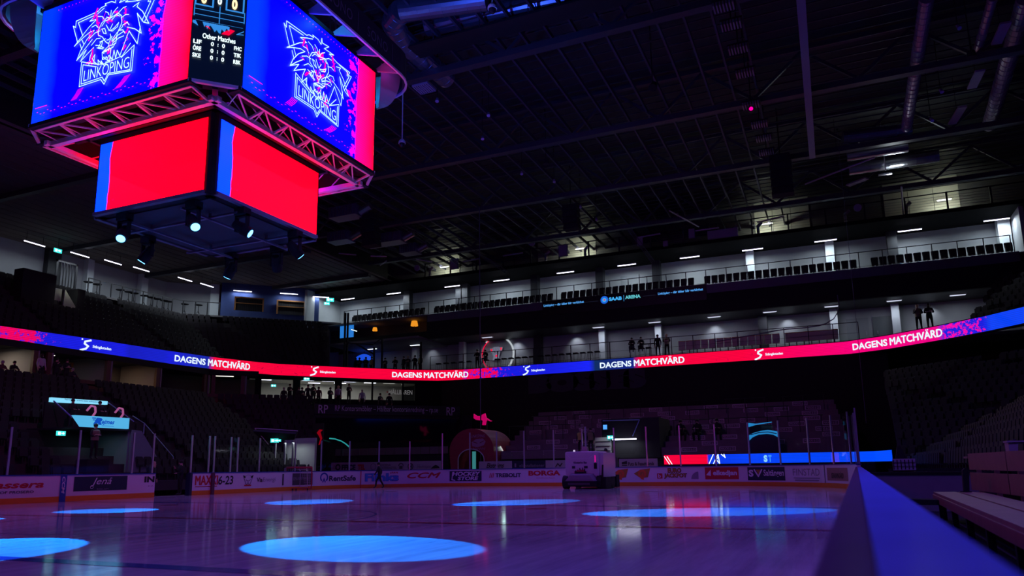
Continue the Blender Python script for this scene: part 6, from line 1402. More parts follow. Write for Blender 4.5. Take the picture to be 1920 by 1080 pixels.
# vomitory in the terrace
v = thing('terrace_vomitory', 'black framed stair opening with white tube light in the middle of the terrace', 'vomitory', (1.4, 34, 0))
va, vb = ony(1128, 820, 33.9)[0], ony(1202, 820, 33.9)[0]
obj('black_box', bx((va, 34.0, 1.7), (vb+1.2, 37.5, 4.3)), M_black, v); obj('top_rail', (lambda m: m.poly_tube([tuple(ony(1130, 789, 33.8)), tuple(ony(1199, 787, 33.8)), tuple(ony(1186, 818, 33.8))], .03, 6))(MB()), mat('blue_lit_rail', (.3, .42, .75), .3, .4), v)
obj('pale_side_wall', bx((ony(1115, 840, 33.9)[0], 33.9, 1.0), (ony(1146, 840, 33.9)[0], 34.0, 3.1)), mat('pale_passage_wall', (.35, .36, .36), .7), v); m = MB()
for k in range(4): z = 1.9+k*.3; m.box((ony(1117, 840, 33.8)[0], 33.84, z), (ony(1144, 840, 33.8)[0], 33.9, z+.03))
obj('shelf_lines', m, M_dark, v)
p = ony(1172, 823.5, 33.6); o = obj('lit_tube', (lambda m: m.tube((p[0]-.85, 33.6, p[2]), (p[0]+.75, 33.6, p[2]), .04, 8))(MB()), M_tube, v)
l_ = lamp('AREA', 'vomitory_tube_glow', (p[0], 33.5, p[2]-.06), 16., (.85, .9, 1.), size=1.6, size_y=.08); 
lamp('SPOT', 'passage_lamp', (ony(1130, 830, 33.2)[0], 33.2, 3.6), 16., (.95, 1., .9), size=.1, target=(ony(1130, 850, 33.9)[0], 34, 1.8), spot=1.6, blend=.8)
exit_sign(ony(1145, 820, 33.7), 'green exit sign left of the terrace tube light', .75, 0, .5)
t = thing('blue_glowing_sign', 'small blue lit box sign above the terrace exit sign', 'sign', tuple(ony(1134, 800, 33.7))); p = ony(1134, 800, 33.7); obj('lit_face', bx((p[0]-.12, 33.7, p[2]-.18), (p[0]+.14, 33.75, p[2]+.12)), emit('lit_small_blue', (.08, .35, 1.), 1.2), t); obj('back_box', bx((p[0]-.16, 33.75, p[2]-.2), (p[0]+.18, 34.0, p[2]+.15)), M_black, t)
# blue-lit arch (px 1402-1460)
t = thing('inflatable_arch', 'dark inflatable arch edged with glowing light blue bands on the terrace front', 'inflatable arch', (11, 33.3, 0)); f = Flat()
q = lambda px, py: (ony(px, py, 33.2)[0], ony(px, py, 33.2)[2])
f.poly([q(1403, 793), q(1418, 794.5), q(1447, 790.5), q(1447, 792), q(1416, 797), q(1403, 801)], 0)
f.poly([q(1403, 817), q(1412, 812), q(1426, 808), q(1440, 806), q(1459, 809), q(1459, 820), q(1450, 815), q(1438, 813.5), q(1422, 815), q(1411, 820), q(1403, 828)], 0)
f2 = Flat(); f2.line([q(1408, 815), q(1424, 811), q(1440, 810), q(1456, 813)], .05, 0)
o = obj('lit_band', f.place(lambda u, v: (u, 33.2, v)), emit('lit_cyan_band', (.02, .30, .72), .75), t); o.modifiers.new('s', 'SOLIDIFY').thickness = .05
obj('band_print', f2.place(lambda u, v: (u, 33.17, v)), M_navy, t)
obj('arch_body', bx((q(1404, 800)[0], 33.3, 0), (q(1458, 800)[0], 33.9, q(1404, 812)[1])), mat('dark_blue_vinyl', (.01, .012, .035), .5), t)
obj('upper_body', bx((q(1404, 800)[0], 33.5, q(1404, 812)[1]), (q(1446, 800)[0], 33.9, q(1404, 797)[1])), M_black, t)
# two curved cyan light strokes behind the glass near the left corner
a_ = [ony(618, 822, 33), ony(628, 823, 33), ony(640, 827, 33), ony(648, 832, 33), ony(655, 838, 33)]
t = thing('curved_light_strip', 'curved turquoise light strip behind the glass under the sponsor deck', 'light', tuple(a_[0])); obj('lit_strip', (lambda m: m.poly_tube([tuple(p) for p in a_], .05, 6))(MB()), emit('lit_turquoise', (.03, .42, .42), .7), t); obj('holder', (lambda m: m.tube((a_[2][0], 33.05, 0), (a_[2][0], 33.05, a_[2][2]), .04, 6))(MB()), M_dark, t)
# roll-up banner with red figure (px 590-605)
p = ony(597, 815, 30.5); t = thing('roll_up_banner', 'black banner with a red running figure beside the sponsor deck', 'banner', (p[0], 30.5, 0)); obj('banner_cloth', bx((p[0]-.55, 30.5, 1.9), (p[0]+.45, 30.55, 4.6)), mat('black_purple_cloth', (.03, .012, .03), .7), t); obj('stand', bx((p[0]-.1, 30.5, 0), (p[0], 30.6, 1.9)), M_dark, t)
f = Flat(); f.poly([(p[0]-.15, 3.9), (p[0]+.1, 4.15), (p[0]+.42, 4.1), (p[0]+.2, 3.95), (p[0]+.38, 3.5), (p[0]+.2, 3.05), (p[0]+.05, 3.0), (p[0]+.2, 3.45), (p[0], 3.75)], 0); f.line([(p[0]-.4, 3.7), (p[0]-.1, 3.4), (p[0]-.3, 3.0)], .08, 1)
obj('printed_figure', f.place(lambda u, v: (u, 30.48, v)), [mat('glowing_red_print', (.8, .02, .04), .5, emis=(.5, 0, .01), es=.35), M_red], t)  # red figure is given a faint glow on top of its print colour
# rows of pale seats / bench fronts behind end glass
for i, (px0, px1, yy, zz) in enumerate(((628, 840, 33.4, 2.35), (940, 1060, 33.2, 1.85))):
    x0, x1 = ony(px0, 850, yy)[0], ony(px1, 850, yy)[0]; n = int((x1-x0)/.75)
    t = thing('bench_row', 'row of joined pale-backed bench seats behind the end advertising boards, '+['left of the tunnel', 'right of the tunnel'][i], 'bench', ((x0+x1)/2, yy, 0))
    for k in range(n): x = x0+(x1-x0)*k/n; obj('backrest', bx((x+.03, yy, zz-.1), (x+(x1-x0)/n-.03, yy+.06, zz+.42)), mat('taupe_seat', (.15, .13, .13), .6, noise=.1), t)
    obj('base', bx((x0, yy+.06, 0), (x1, yy+.6, zz-.1)), M_black, t)
# thin light strip & dim reflective graphics are reflections; nothing built for them

# ================================================================== left stand: sponsor box over the stair mouth
g = thing('sponsor_platform', 'camera platform with two glowing pale blue sign boxes in the left stand', 'platform', (-20, 12, 0))
Msign = emit('lit_pale_blue_sign', (.10, .52, .90), .85)
y0, y1 = 10.6, 13.55
mb = MB(); mb.prism([(10.42, 3.96), (13.50, 3.98), (13.50, 3.42), (10.95, 3.36)], (-19.0, 0, 0), (0, 1, 0), (0, 0, 1), (-1, 0, 0), .25); obj('lower_sign_box', mb, Msign, g)
f = Flat(); f.text('R', 11.42, 3.55, 11.92, 3.90, .09, .35, 0); f.text('ejmes', 11.88, 3.54, 12.62, 3.82, .03, .45, 0); f.rect(11.9, 3.50, 12.6, 3.52, 0); f.line([(11.36, 3.87), (11.55, 3.87)], .05, 0); f.line([(11.4, 3.78), (11.55, 3.78)], .04, 0)
obj('sign_lettering', f.place(lambda u, v: (-18.985, u, v)), emit('lit_deep_blue_letters', (.0, .08, .6), .8), g)
mb = MB(); mb.prism([(11.24, 5.04), (14.47, 5.09), (14.47, 4.90), (11.24, 4.80)], (-22.0, 0, 0), (0, 1, 0), (0, 0, 1), (-1, 0, 0), .2); obj('upper_sign_box', mb, emit('lit_blue_white_sign', (.25, .72, 1.), 1.0), g)
f = Flat(); f.text('Rejmesbilar – arenans bästa utsiktsplatser', 11.95, 4.94, 13.95, 5.04, .01, 0, 0); obj('sign_lettering', f.place(lambda u, v: (-21.985, u, v)), emit('lit_letters_blue', (.0, .05, .25), .6), g)
mb = MB(); mb.prism([(10.3, 3.3), (13.6, 3.3), (13.6, 3.4), (10.3, 3.4)], (-18.9, 0, 0), (0, 1, 0), (0, 0, 1), (-1, 0, 0), 3.4); obj('platform_floor', mb, M_black, g)
mb = MB(); mb.box((-22.2, 11.0, 3.4), (-22.1, 14.5, 4.8)); obj('platform_back', mb, M_black, g)
mb = MB(); mb.prism([(13.6, 0.4), (13.75, .4), (13.75, 3.3), (13.6, 3.3)], (-18.9, 0, 0), (0, 1, 0), (0, 0, 1), (-1, 0, 0), 6); obj('stair_side_wall', mb, mat('teal_grey_wall', (.14, .20, .22), .7), g)
mb = MB(); mb.prism([(13.5, 3.4), (14.3, 3.35), (16.3, .9), (16.3, .6), (13.5, .6)], (-19.0, 0, 0), (0, 1, 0), (0, 0, 1), (-1, 0, 0), .12); obj('sloping_parapet', mb, mat('teal_grey_wall', (.14, .20, .22), .7), g)
mb = MB(); mb.poly_tube([(-18.9, 13.6, 4.1), (-18.9, 14.35, 3.75), (-18.9, 16.4, 2.0), (-18.9, 16.4, 1.2)], .025, 6); mb.tube((-18.9, 14.35, 3.75), (-18.9, 14.35, 3.2), .025, 6); obj('handrail', mb, mat('pale_blue_rail', (.3, .42, .6), .3, .5), g)
mb = MB(); mb.poly_tube([(-21.9, 11.3, 4.85), (-20.4, 11.3, 3.95)], .04, 6); mb.poly_tube([(-21.9, 14.45, 5.0), (-20.0, 14.6, 3.9)], .03, 6); obj('stair_rails', mb, mat('blue_lit_rail', (.3, .42, .75), .3, .4), g)
mb = MB()
for k in range(2):
    yy = 12.15+k*1.65; mb.poly_tube([(-20.5, yy, 4.35), (-20.5, yy+.22, 4.62), (-20.5, yy+.45, 4.58), (-20.5, yy+.5, 4.3), (-20.5, yy+.3, 4.0)], .055, 6)
obj('curved_seat_piping', mb, mat('glowing_pink_piping', (.8, .35, .5), .4, emis=(.6, .15, .35), es=.4), g)  # piping brightened by a glow put into its material
lamp('AREA', 'stair_mouth_glow', (-19.8, 12.2, 3.2), 7., (.55, .85, 1.), size=1.6, size_y=.4)
lamp('AREA', 'sign_glow', (-18.6, 12.2, 3.7), 5., (.2, .6, 1.), size=2.6, size_y=.4, target=(-16, 12.5, .5))
exit_sign(onx(115, 812.5, -19.5), 'green exit sign left of the stair mouth in the left stand', .7, PI/2, .0)
obj('stair_mouth_dark', bx((-21.6, 9.4, .4), (-21.4, 13.6, 3.3)), M_black, g)
# ================================================================== people
def skel(pose):
    """joints for a 1.75 m figure facing +Y; returns verts, edges, radii, region of each edge"""
    V = {}; E = []
    hip = 0.93 if pose not in ('sit', 'drive') else .0
    def J(n, p, r): V[n] = (p, r)
    if pose in ('stand', 'arms', 'phone', 'lean'):
        J('pel', (0, 0, .95), .15); J('sp', (0, .01, 1.15), .14); J('ch', (0, .0, 1.33), .155); J('nk', (0, .0, 1.49), .06); J('hd', (0, .02, 1.60), .085); J('cr', (0, .01, 1.70), .075)
        for s, k in ((-1, 'l'), (1, 'r')):
            J('hp'+k, (s*.10, 0, .88), .105); J('kn'+k, (s*.12, .02, .50), .068); J('an'+k, (s*.13, -.02, .10), .05); J('to'+k, (s*.15, .14, .045), .04)
            J('sh'+k, (s*.19, 0, 1.40), .072)
            if pose == 'stand': J('el'+k, (s*.25, -.02, 1.12), .052); J('wr'+k, (s*.25, .08, .88), .036); hd = (s*.24, .11, .79)
            elif pose == 'lean': J('el'+k, (s*.26, .12, 1.14), .052); J('wr'+k, (s*.16, .34, 1.12), .036); hd = (s*.10, .42, 1.12)
            elif pose == 'arms': J('el'+k, (s*.27, .06, 1.14), .052); J('wr'+k, (s*.02, .20, 1.18), .036); hd = (-s*.08, .21, 1.20)
            else: J('el'+k, (s*.26, .08, 1.16), .052); J('wr'+k, (s*.12, .26, 1.34 if s > 0 else 1.1), .036); hd = (s*.08, .30, 1.42 if s > 0 else 1.1)
            V['ha'+k] = (hd, .034)
    elif pose == 'walk':
        J('pel', (0, 0, .93), .15); J('sp', (0, .02, 1.13), .14); J('ch', (0, .04, 1.31), .16); J('nk', (0, .05, 1.47), .06); J('hd', (0, .09, 1.57), .085); J('cr', (0, .07, 1.67), .078)
        for s, k in ((-1, 'l'), (1, 'r')):
            J('hp'+k, (s*.09, 0, .88), .11); J('kn'+k, (s*.10, s*.17+.05, .50), .07); J('an'+k, (s*.10, s*.30-.04, .12 if s > 0 else .14), .05); J('to'+k, (s*.11, s*.30+.12, .05 if s > 0 else .06), .04)
            J('sh'+k, (s*.19, .04, 1.38), .075); J('el'+k, (s*.24, -s*.12+.02, 1.12), .055); J('wr'+k, (s*.23, -s*.18+.12, .90), .038); V['ha'+k] = ((s*.22, -s*.19+.16, .81), .034)
    else:
        J('pel', (0, 0, .12), .15); J('sp', (0, .03, .32), .14); J('ch', (0, .06, .50), .155); J('nk', (0, .08, .66), .06); J('hd', (0, .12, .76), .085); J('cr', (0, .10, .86), .075)
        for s, k in ((-1, 'l'), (1, 'r')):
            J('hp'+k, (s*.11, .05, .09), .11); J('kn'+k, (s*.16, .44, .10), .07); J('an'+k, (s*.15, .36, -.34), .05); J('to'+k, (s*.17, .50, -.39), .04)
            J('sh'+k, (s*.19, .06, .57), .072); J('el'+k, (s*.27, .18, .32), .052); J('wr'+k, (s*.14, .38, .34), .036); V['ha'+k] = ((s*.10, .46, .36), .034)
    E += [('pel', 'sp', 0), ('sp', 'ch', 0), ('ch', 'nk', 0), ('nk', 'hd', 2), ('hd', 'cr', 2)]
    for k in 'lr':
        E += [('pel', 'hp'+k, 1), ('hp'+k, 'kn'+k, 1), ('kn'+k, 'an'+k, 1), ('an'+k, 'to'+k, 3), ('ch', 'sh'+k, 0), ('sh'+k, 'el'+k, 0), ('el'+k, 'wr'+k, 0), ('wr'+k, 'ha'+k, 2)]
        h = Vector(V['ha'+k][0]); w_ = Vector(V['wr'+k][0]); d = (h-w_).normalized(); sd = d.cross(Vector((0, 0, 1)))
        if sd.length < .1: sd = Vector((1, 0, 0))
        sd.normalize(); up = sd.cross(d)
        for i, (o_, ln) in enumerate(((-.030, .060), (-.010, .072), (.010, .068), (.030, .052))):
            a = h+d*.02+sd*o_; b = a+d*ln*.55-up*.01; c = b+d*ln*.35-up*.025
            V['f%s%d' % (k, i)] = (tuple(b), .010); V['g%s%d' % (k, i)] = (tuple(c), .009); E += [('ha'+k, 'f%s%d' % (k, i), 2), ('f%s%d' % (k, i), 'g%s%d' % (k, i), 2)]
        b = w_+d*.03-sd*.045; V['t'+k] = (tuple(b+d*.03), .011); E += [('wr'+k, 't'+k, 2)]
    return V, E
def body_mesh(pose):
    V, E = skel(pose); names = list(V); idx = {n: i for i, n in enumerate(names)}
    me = bpy.data.meshes.new('body'); me.from_pydata([V[n][0] for n in names], [(idx[a], idx[b]) for a, b, _ in E], []); o = bpy.data.objects.new('body', me); COL.objects.link(o)
    md = o.modifiers.new('skin', 'SKIN'); sd = me.skin_vertices[0].data
    for i, n in enumerate(names): r = V[n][1]; fx = {'ch': 1.25, 'sp': 1.1, 'pel': 1.12}.get(n, 1.); sd[i].radius = (r*fx, r*.85 if n in ('ch', 'sp', 'pel') else r); sd[i].use_root = (n == 'pel')
    md.use_smooth_shade = True; s = o.modifiers.new('sub', 'SUBSURF'); s.levels = 1; s.render_levels = 1
    dg = bpy.context.evaluated_depsgraph_get(); m2 = bpy.data.meshes.new_from_object(o.evaluated_get(dg)); bpy.data.objects.remove(o)
    segs = [(Vector(V[a][0]), Vector(V[b][0]), r) for a, b, r in E]
    for _ in range(4): m2.materials.append(M_black)
    for p in m2.polygons:
        c = p.center; best = 9; ri = 0
        for a, b, r in segs:
            ab = b-a; t = max(0, min(1, (c-a).dot(ab)/max(ab.length_squared, 1e-9))); dd = (a+ab*t-c).length
            if r == 2 and a == Vector(V['nk'][0]) and c.z < V['nk'][0][2]: dd += .02
            if dd < best: best = dd; ri = r
        p.material_index = ri; p.use_smooth = True
    return m2, V
M_skin = mat('skin', (.42, .26, .20), .5); M_shoe = mat('dark_shoes', (.01, .01, .012), .5)
OUT = {k: mat(k+'_clothing', c, .85, noise=.15) for k, c in {'black': (.010, .010, .013), 'charcoal': (.03, .03, .035), 'navy': (.012, .015, .035), 'white': (.42, .38, .45), 'yellow': (.42, .36, .10), 'khaki': (.20, .16, .10), 'brown': (.10, .06, .04), 'jeans': (.02, .025, .05)}.items()}
HAIR = {k: mat(k+'_hair', c, .7) for k, c in {'dark': (.012, .009, .008), 'blond': (.45, .33, .20), 'grey': (.3, .28, .27)}.items()}
POSES = {}
def person(pose, loc, yaw, label, top='black', legs='black', hair='dark', scale=1., long_hair=False, vest=False, group=None):
    if pose not in POSES: POSES[pose] = body_mesh(pose)
    me, V = POSES[pose]; loc = Vector([float(q) for q in loc])
    o = bpy.data.objects.new('person', me); COL.objects.link(o); o.location = loc; o.rotation_euler = (0, 0, yaw); o.scale = (scale,)*3
    tag(o, label, 'person', group)
    for i, m in enumerate((OUT[top], OUT[legs], M_skin, M_shoe)): o.material_slots[i].link = 'OBJECT'; o.material_slots[i].material = m
    h = Vector(V['hd'][0]); mb = MB(); prof = [(.088, -.01), (.102, .03), (.100, .08), (.080, .125), (.04, .150), (.004, .156)]
    if long_hair: prof = [(.095, -.16), (.11, -.08)]+prof
    mb.lathe((h.x, h.y-.022, h.z+.01), prof, 12)
    me2 = bpy.data.meshes.new('hair'); me2.from_pydata(mb.v, [], mb.f); me2.materials.append(HAIR[hair]); hh = bpy.data.objects.new('hair', me2); COL.objects.link(hh); hh.parent = o
    mb = MB()
    for s in (-1, 1): mb.lathe((h.x+s*.032, h.y+.083, h.z+.015), [(.004, -.006), (.009, 0), (.004, .006)], 6)
    mb.box((h.x-.022, h.y+.078, h.z-.052), (h.x+.022, h.y+.088, h.z-.044)); mb.prism([(-.012, -.022), (.012, -.022), (.003, .02), (-.003, .02)], (h.x, h.y+.075, h.z), (1, 0, 0), (0, 0, 1), (0, 1, 0), .03)
    me3 = bpy.data.meshes.new('face'); me3.from_pydata(mb.v, [], mb.f); me3.materials.append(M_skin); ff = bpy.data.objects.new('face', me3); COL.objects.link(ff); ff.parent = o
    if vest:
        c = Vector(V['ch'][0]); p_ = Vector(V['pel'][0]); mb = MB(); mb.lathe((c.x, (c.y+p_.y)/2, p_.z-.02), [(.185, 0), (.19, .2), (.215, .36), (.20, .47), (.10, .52)], 14)
        me4 = bpy.data.meshes.new('vest'); me4.from_pydata(mb.v, [], mb.f); me4.materials.append(OUT['yellow' if vest is True else vest]); vv = bpy.data.objects.new('vest', me4); COL.objects.link(vv); vv.parent = o; vv['label'] = 'high-visibility vest'
    return o
def facecam(x, y): return math.atan2(CP[1]-y, CP[0]-x)-PI/2
p = onz(711, 916.2, 0); person('walk', (p[0], p[1], 0), PI/2+YAW, 'person in dark hooded jacket walking on the ice by the end boards', 'black', 'black', scale=.93)
u = RK.u_px(297, .1); q, n = RK.at(u); gp = q-n*.45; person('stand', (gp[0], gp[1], .0), -PI*.35, 'blond-haired person in a long black coat standing in the open gate', 'black', 'black', 'blond', .96, True)
u = RK.u_px(349, .1); q, n = RK.at(u); gp = q-n*.45; person('phone', (gp[0], gp[1], .0), PI*.9, 'dark-clad person standing beside the open gate leaf', 'black', 'black', 'dark', 1.0)
p = onx(180, 797, -18.6); person('arms', (-18.6, p[1], p[2]-1.68), -PI/2, 'person in a reflective vest standing at the stair mouth under the Rejmes sign', 'black', 'black', 'dark', 1., vest='khaki'); tag(obj('standing_ledge', bx((-19.0, p[1]-.6, .6), (-18.2, p[1]+.6, p[2]-1.68)), M_black), 'dark ledge at the stair mouth of the left stand', 'ledge')
for i, (px, l) in enumerate(((137, 'left one'), (188, 'right one'))):
    p = onx(px, 752, -21.2); person('lean', (-21.2, p[1], 3.4), -PI/2, 'dark person behind the pale blue sign on the camera platform, '+l, 'black', 'black', 'dark', .9)
ZB = 10.22
L1 = [(895, 'phone', 'black', 'dark', 'standing person just left of the round crest', 46.9, 0), (1233, 'stand', 'black', 'dark', 'dark-clad person standing right of the seated pair on the lower balcony', 47.0, 0), (1250, 'arms', 'charcoal', 'blond', 'person in a pale reflective vest standing on the lower balcony', 47.1, 'khaki'),
      (1727, 'phone', 'charcoal', 'blond', 'left of the two people standing at the right end of the lower balcony', 46.9, 'khaki'), (1748, 'arms', 'black', 'dark', 'right of the two people standing at the right end of the lower balcony', 46.9, 0)]
for px, ps, tp, hr, l, y_, v_ in L1: x = ony(px, 640, y_)[0]; person(ps, (x, y_, ZB+(.5 if px > 1700 else 0)), PI, l, tp, 'black', hr, 1.15 if px > 1700 else 1.08, px == 1748, vest=v_)
tag(obj('low_step', bx((20.9, 46.6, 10.22), (24.0, 48.2, 10.72)), M_stand), 'dark step under the two people at the right balcony end', 'step')
for px, l, x_ in ((912, 'person sitting on a bar stool in front of the round crest', 0), (1186, 'left person of the pair sitting at the high table on the lower balcony', 0), (1203, 'right person of the pair sitting at the high table on the lower balcony', 0)):
    x = ony(px, 640, 47.15)[0]; dup(st0, (x, 47.1, 10.22), None, 'occupied bar stool under the '+l.split(' sitting')[0].replace('left person of the pair', 'left one of the seated pair').replace('right person of the pair', 'right one of the seated pair').replace('person', 'person by the round crest'), 'occupied bar stools'); person('sit', (x, 47.0, ZB+.88), PI, l, 'black', 'jeans', 'dark', 1.0)
t = thing('bar_table', 'thin high table between the seated pair and the standing pair', 'table', (1.2, 46.9, ZB)); obj('table_top', bx((.7, 46.75, ZB+1.12), (1.75, 47.05, ZB+1.17)), M_black, t); obj('leg', (lambda m: m.tube((1.2, 46.9, ZB), (1.2, 46.9, ZB+1.12), .03, 6))(MB()), M_dark, t)
cor = ((667, 'black', 0), (674, 'charcoal', 0), (686, 'black', 0), (697, 'black', 'yellow'), (722, 'charcoal', 0), (741, 'black', 0), (757, 'black', 0), (765, 'charcoal', 0), (778, 'black', 0), (788, 'black', 'yellow'))
wh = ['at the left of the corner terrace', 'second from the left on the corner terrace', 'below the blue canopy', 'in a yellow vest beside the steel post', 'right of the steel brace', 'alone in the middle of the corner terrace', 'left of the group of three', 'in the middle of the group of three', 'right of the group of three', 'in a yellow vest at the right end of the corner terrace']
for i, (px, tp, v_) in enumerate(cor):
    y_ = 46.6 if px > 715 else 45.3; x = ony(px, 680, y_)[0]; person(('stand', 'arms', 'phone')[i % 3], (x, y_, 10.2), PI+.3*((i % 3)-1), 'dark standing person '+wh[i], tp, 'black', 'dark' if i != 7 else 'blond', 1.02, vest=v_)
rs = ((532, 'charcoal', 'grey'), (543, 'black', 'dark'), (560, 'charcoal', 'dark'), (566, 'black', 'dark'), (577, 'charcoal', 'dark'), (587, 'black', 'dark'), (597, 'brown', 'dark'), (619, 'black', 'dark'), (634, 'white', 'blond'), (654, 'black', 'dark'), (679, 'white', 'grey'), (713, 'charcoal', 'dark'), (730, 'charcoal', 'dark'))
wr_ = ['leftmost guest, grey-haired', 'guest in black before the left window', 'guest between the first two windows', 'second guest between the first two windows', 'guest at the left edge of the wide window', 'tall dark guest in the wide window', 'guest just right of the tall dark one', 'guest at the right of the wide window', 'guest in a white shirt beside the window post', 'tall guest in black before the third window', 'guest in a white shirt sitting forward', 'guest below the HÅLLBAREN sign, left', 'guest below the HÅLLBAREN sign, right']
zd = zt_-.55
for i, (px, tp, hr) in enumerate(rs):
    Kp = 63.2 if px in (587, 654, 543) else 60.5; c = onk(px, 745, Kp); hp_ = {543: 720.5, 587: 721, 654: 720.5, 577: 722, 597: 726, 679: 731, 634: 724}.get(px, 727 if px < 640 else 738)
    zh = onk(px, hp_, Kp)[2]; person('arms' if i % 2 else 'stand', (c[0], c[1], zh-1.72), -PI*.75+(.5 if i % 2 else -.3), 'dinner '+wr_[i]+' on the sponsor deck', tp, 'black', hr, 1.0)
    if i == 0: pass
c0_ = onk(520, 748, 62.); c1_ = onk(780, 752, 62.); zz = min(onk(587, 721, 63.2)[2]-1.72, zt_-.1)
mb = MB(); dxy = (c1_-c0_)[:2]; dxy /= np.linalg.norm(dxy); ctr = (c0_+c1_)/2; nk_ = np.array([dxy[1], -dxy[0]])
tiers = thing('deck_tiers', 'dark raised dining tiers of the sponsor deck', 'platform', (ctr[0], ctr[1], 3)); 
obj('upper_tier', (lambda m: m.obox(onk(650, 750, 64.4), dxy, nk_, 9.5, 1.9, 3., zz))(MB()), M_stand, tiers); obj('lower_tier', (lambda m: m.obox(onk(700, 752, 60.2), dxy, nk_, 8.5, 1.2, 3., zz-.5))(MB()), M_stand, tiers)
for i, px in enumerate((1275, 1308, 1344)):
    c = ony(px, 790, 36.4); person('sit', (c[0], 36.4, tz0+(tz1-tz0)*3/NR+.02), PI+(.4, -.2, .1)[i], 'dark person sitting on the standing terrace, '+['left', 'middle', 'right'][i]+' of the three', 'black', 'black', 'dark', 1.15)
for i, (px, tp, v_) in enumerate(((1088, 'charcoal', 'yellow'), (1107, 'black', 'khaki'))): c = ony(px, 808, 33.75); person('stand', (c[0], 33.75, ony(px, 806, 33.75)[2]-1.62), PI, 'person in a yellow patterned vest left of the terrace stair' if i == 0 else 'person with dark vest just right of the yellow-vested one', tp, 'black', 'grey' if i == 0 else 'dark', 1., vest=v_)
tag(obj('steward_platform', bx((ony(1080, 800, 33.6)[0], 33.45, 0), (ony(1112, 800, 33.6)[0], 34.05, ony(1088, 806, 33.75)[2]-1.62)), M_black), 'black platform under the two stewards', 'platform')

# ================================================================== ice resurfacer
zx0, zx1, zy = 1.42, 3.36, 24.0
zx = (zx0+zx1)/2
z_ = thing('ice_resurfacer', 'white ice resurfacing machine facing the camera near the end boards', 'ice resurfacer', (zx, zy, 0))
mb = MB(); mb.prism([(-.93, .62), (.93, .62), (.95, 1.0), (.95, 1.92), (.88, 1.97), (-.88, 1.97), (-.95, 1.92), (-.95, 1.0)], (zx, zy, 0), (1, 0, 0), (0, 0, 1), (0, 1, 0), 1.6)
o = obj('snow_tank', mb, mat('white_machine_paint', (.62, .56, .68), .35), z_); smooth_bevel(o, .05)
mb = MB(); mb.add([(zx-.78, zy-.55, .42), (zx+.78, zy-.55, .42), (zx+.55, zy-.5, .72), (zx-.55, zy-.5, .72), (zx-.93, zy, .42), (zx+.93, zy, .42), (zx+.62, zy, .80), (zx-.62, zy, .80)], [(0, 1, 2, 3), (3, 2, 6, 7), (0, 3, 7, 4), (1, 5, 6, 2), (0, 4, 5, 1)]); obj('front_hood', mb, mat('grey_hood', (.24, .22, .28), .5), z_)
obj('bumper', bx((zx-.9, zy-.62, .14), (zx+.9, zy-.3, .42)), M_black, z_); mb = MB(); mb.box((zx-.6, zy-.64, .22), (zx+.6, zy-.62, .34)); obj('grille', mb, M_dgrey, z_)
for sx in (-1, 1):
    for y_ in (zy+.15, zy+2.2): obj('wheel', (lambda m: m.tube((zx+sx*.82, y_, .36), (zx+sx*1.08, y_, .36), .36, 20))(MB()), mat('black_rubber', (.012, .012, .014), .8), z_)
obj('chassis', bx((zx-.85, zy+.1, .35), (zx+.85, zy+3.2, .62)), M_dark, z_); obj('side_fender', bx((zx+.95, zy+.1, .62), (zx+1.16, zy+2.4, 1.9)), mat('white_machine_paint', (.62, .56, .68), .35), z_)
obj('side_conditioner', bx((zx+.98, zy-.1, .02), (zx+1.32, zy+1.0, .62)), M_black, z_); obj('side_brush_arm', (lambda m: m.bar((zx+1.1, zy, .5), (zx+1.18, zy-.1, 1.25), .06, .08))(MB()), M_dark, z_)
obj('rear_conditioner', bx((zx-1.05, zy+3.0, .02), (zx+1.05, zy+3.6, .7)), M_black, z_)
mb = MB(); mb.prism([(-.17, 0), (.17, 0), (.13, .26), (-.13, .26)], (zx+.12, zy+.1, 1.97), (1, 0, 0), (0, 0, 1), (0, 1, 0), .3); obj('roof_lamp_box', mb, M_alu, z_)
obj('lamp_pole', (lambda m: m.tube((zx+.15, zy+.3, 1.97), (zx+.15, zy+.3, 3.3), .05, 8))(MB()), M_alu, z_)
obj('corner_lamp', (lambda m: m.tube((zx-.45, zy+.1, 1.97), (zx-.45, zy+.1, 2.06), .05, 8))(MB()), emit('lit_small_lamp', (.8, .7, 1.), .8), z_)
obj('driver_seat', bx((zx+.55, zy+1.9, .62), (zx+1.0, zy+2.4, 1.25)), M_black, z_); obj('mirror', bx((zx+.68, zy-.06, 1.05), (zx+.83, zy-.01, 1.35)), M_black, z_)
f = Flat(); f.text('Klosterbo Bas', -.46, 1.33, .28, 1.44, .03, 0, 0); f.rect(-.56, 1.07, -.38, 1.2, 0); f.rect(.12, 1.07, .32, 1.2, 0)
sk = [(-.42, .82)]; hs = [.94, .98, .92, 1.02, .95, 1.10, .96, 1.0, 1.12, .95, 1.06, .93]
for i, h_ in enumerate(hs): x_ = -.42+i*.055; sk += [(x_, h_), (x_+.045, h_)]
f.poly(sk+[(.24, .82)], 1)
f.poly([(-.30, .96), (-.24, 1.02), (-.16, .96), (-.08, 1.04), (.02, .97), (.12, 1.02), (.12, .90), (-.30, .90)], 2)
obj('tank_graphics', f.place(lambda u, v: (zx+u, zy-.012, v)), [M_navy, M_blackp, mat('wine_print', (.3, .01, .06), .5)], z_)
f = Flat(); f.line([(zx-.86, 1.88), (zx-.74, 1.70), (zx-.55, 1.60), (zx+.4, 1.60), (zx+.66, 1.75), (zx+.75, 1.90)], .02, 0); obj('tank_crease', f.place(lambda u, v: (u, zy-.014, v)), mat('pale_crease', (.75, .7, .85), .3), z_)
f = Flat(); f.rect(.73, 1.4, .76, 1.75); obj('marker_strip', f.place(lambda u, v: (zx+u, zy-.016, v)), M_pink_e, z_)
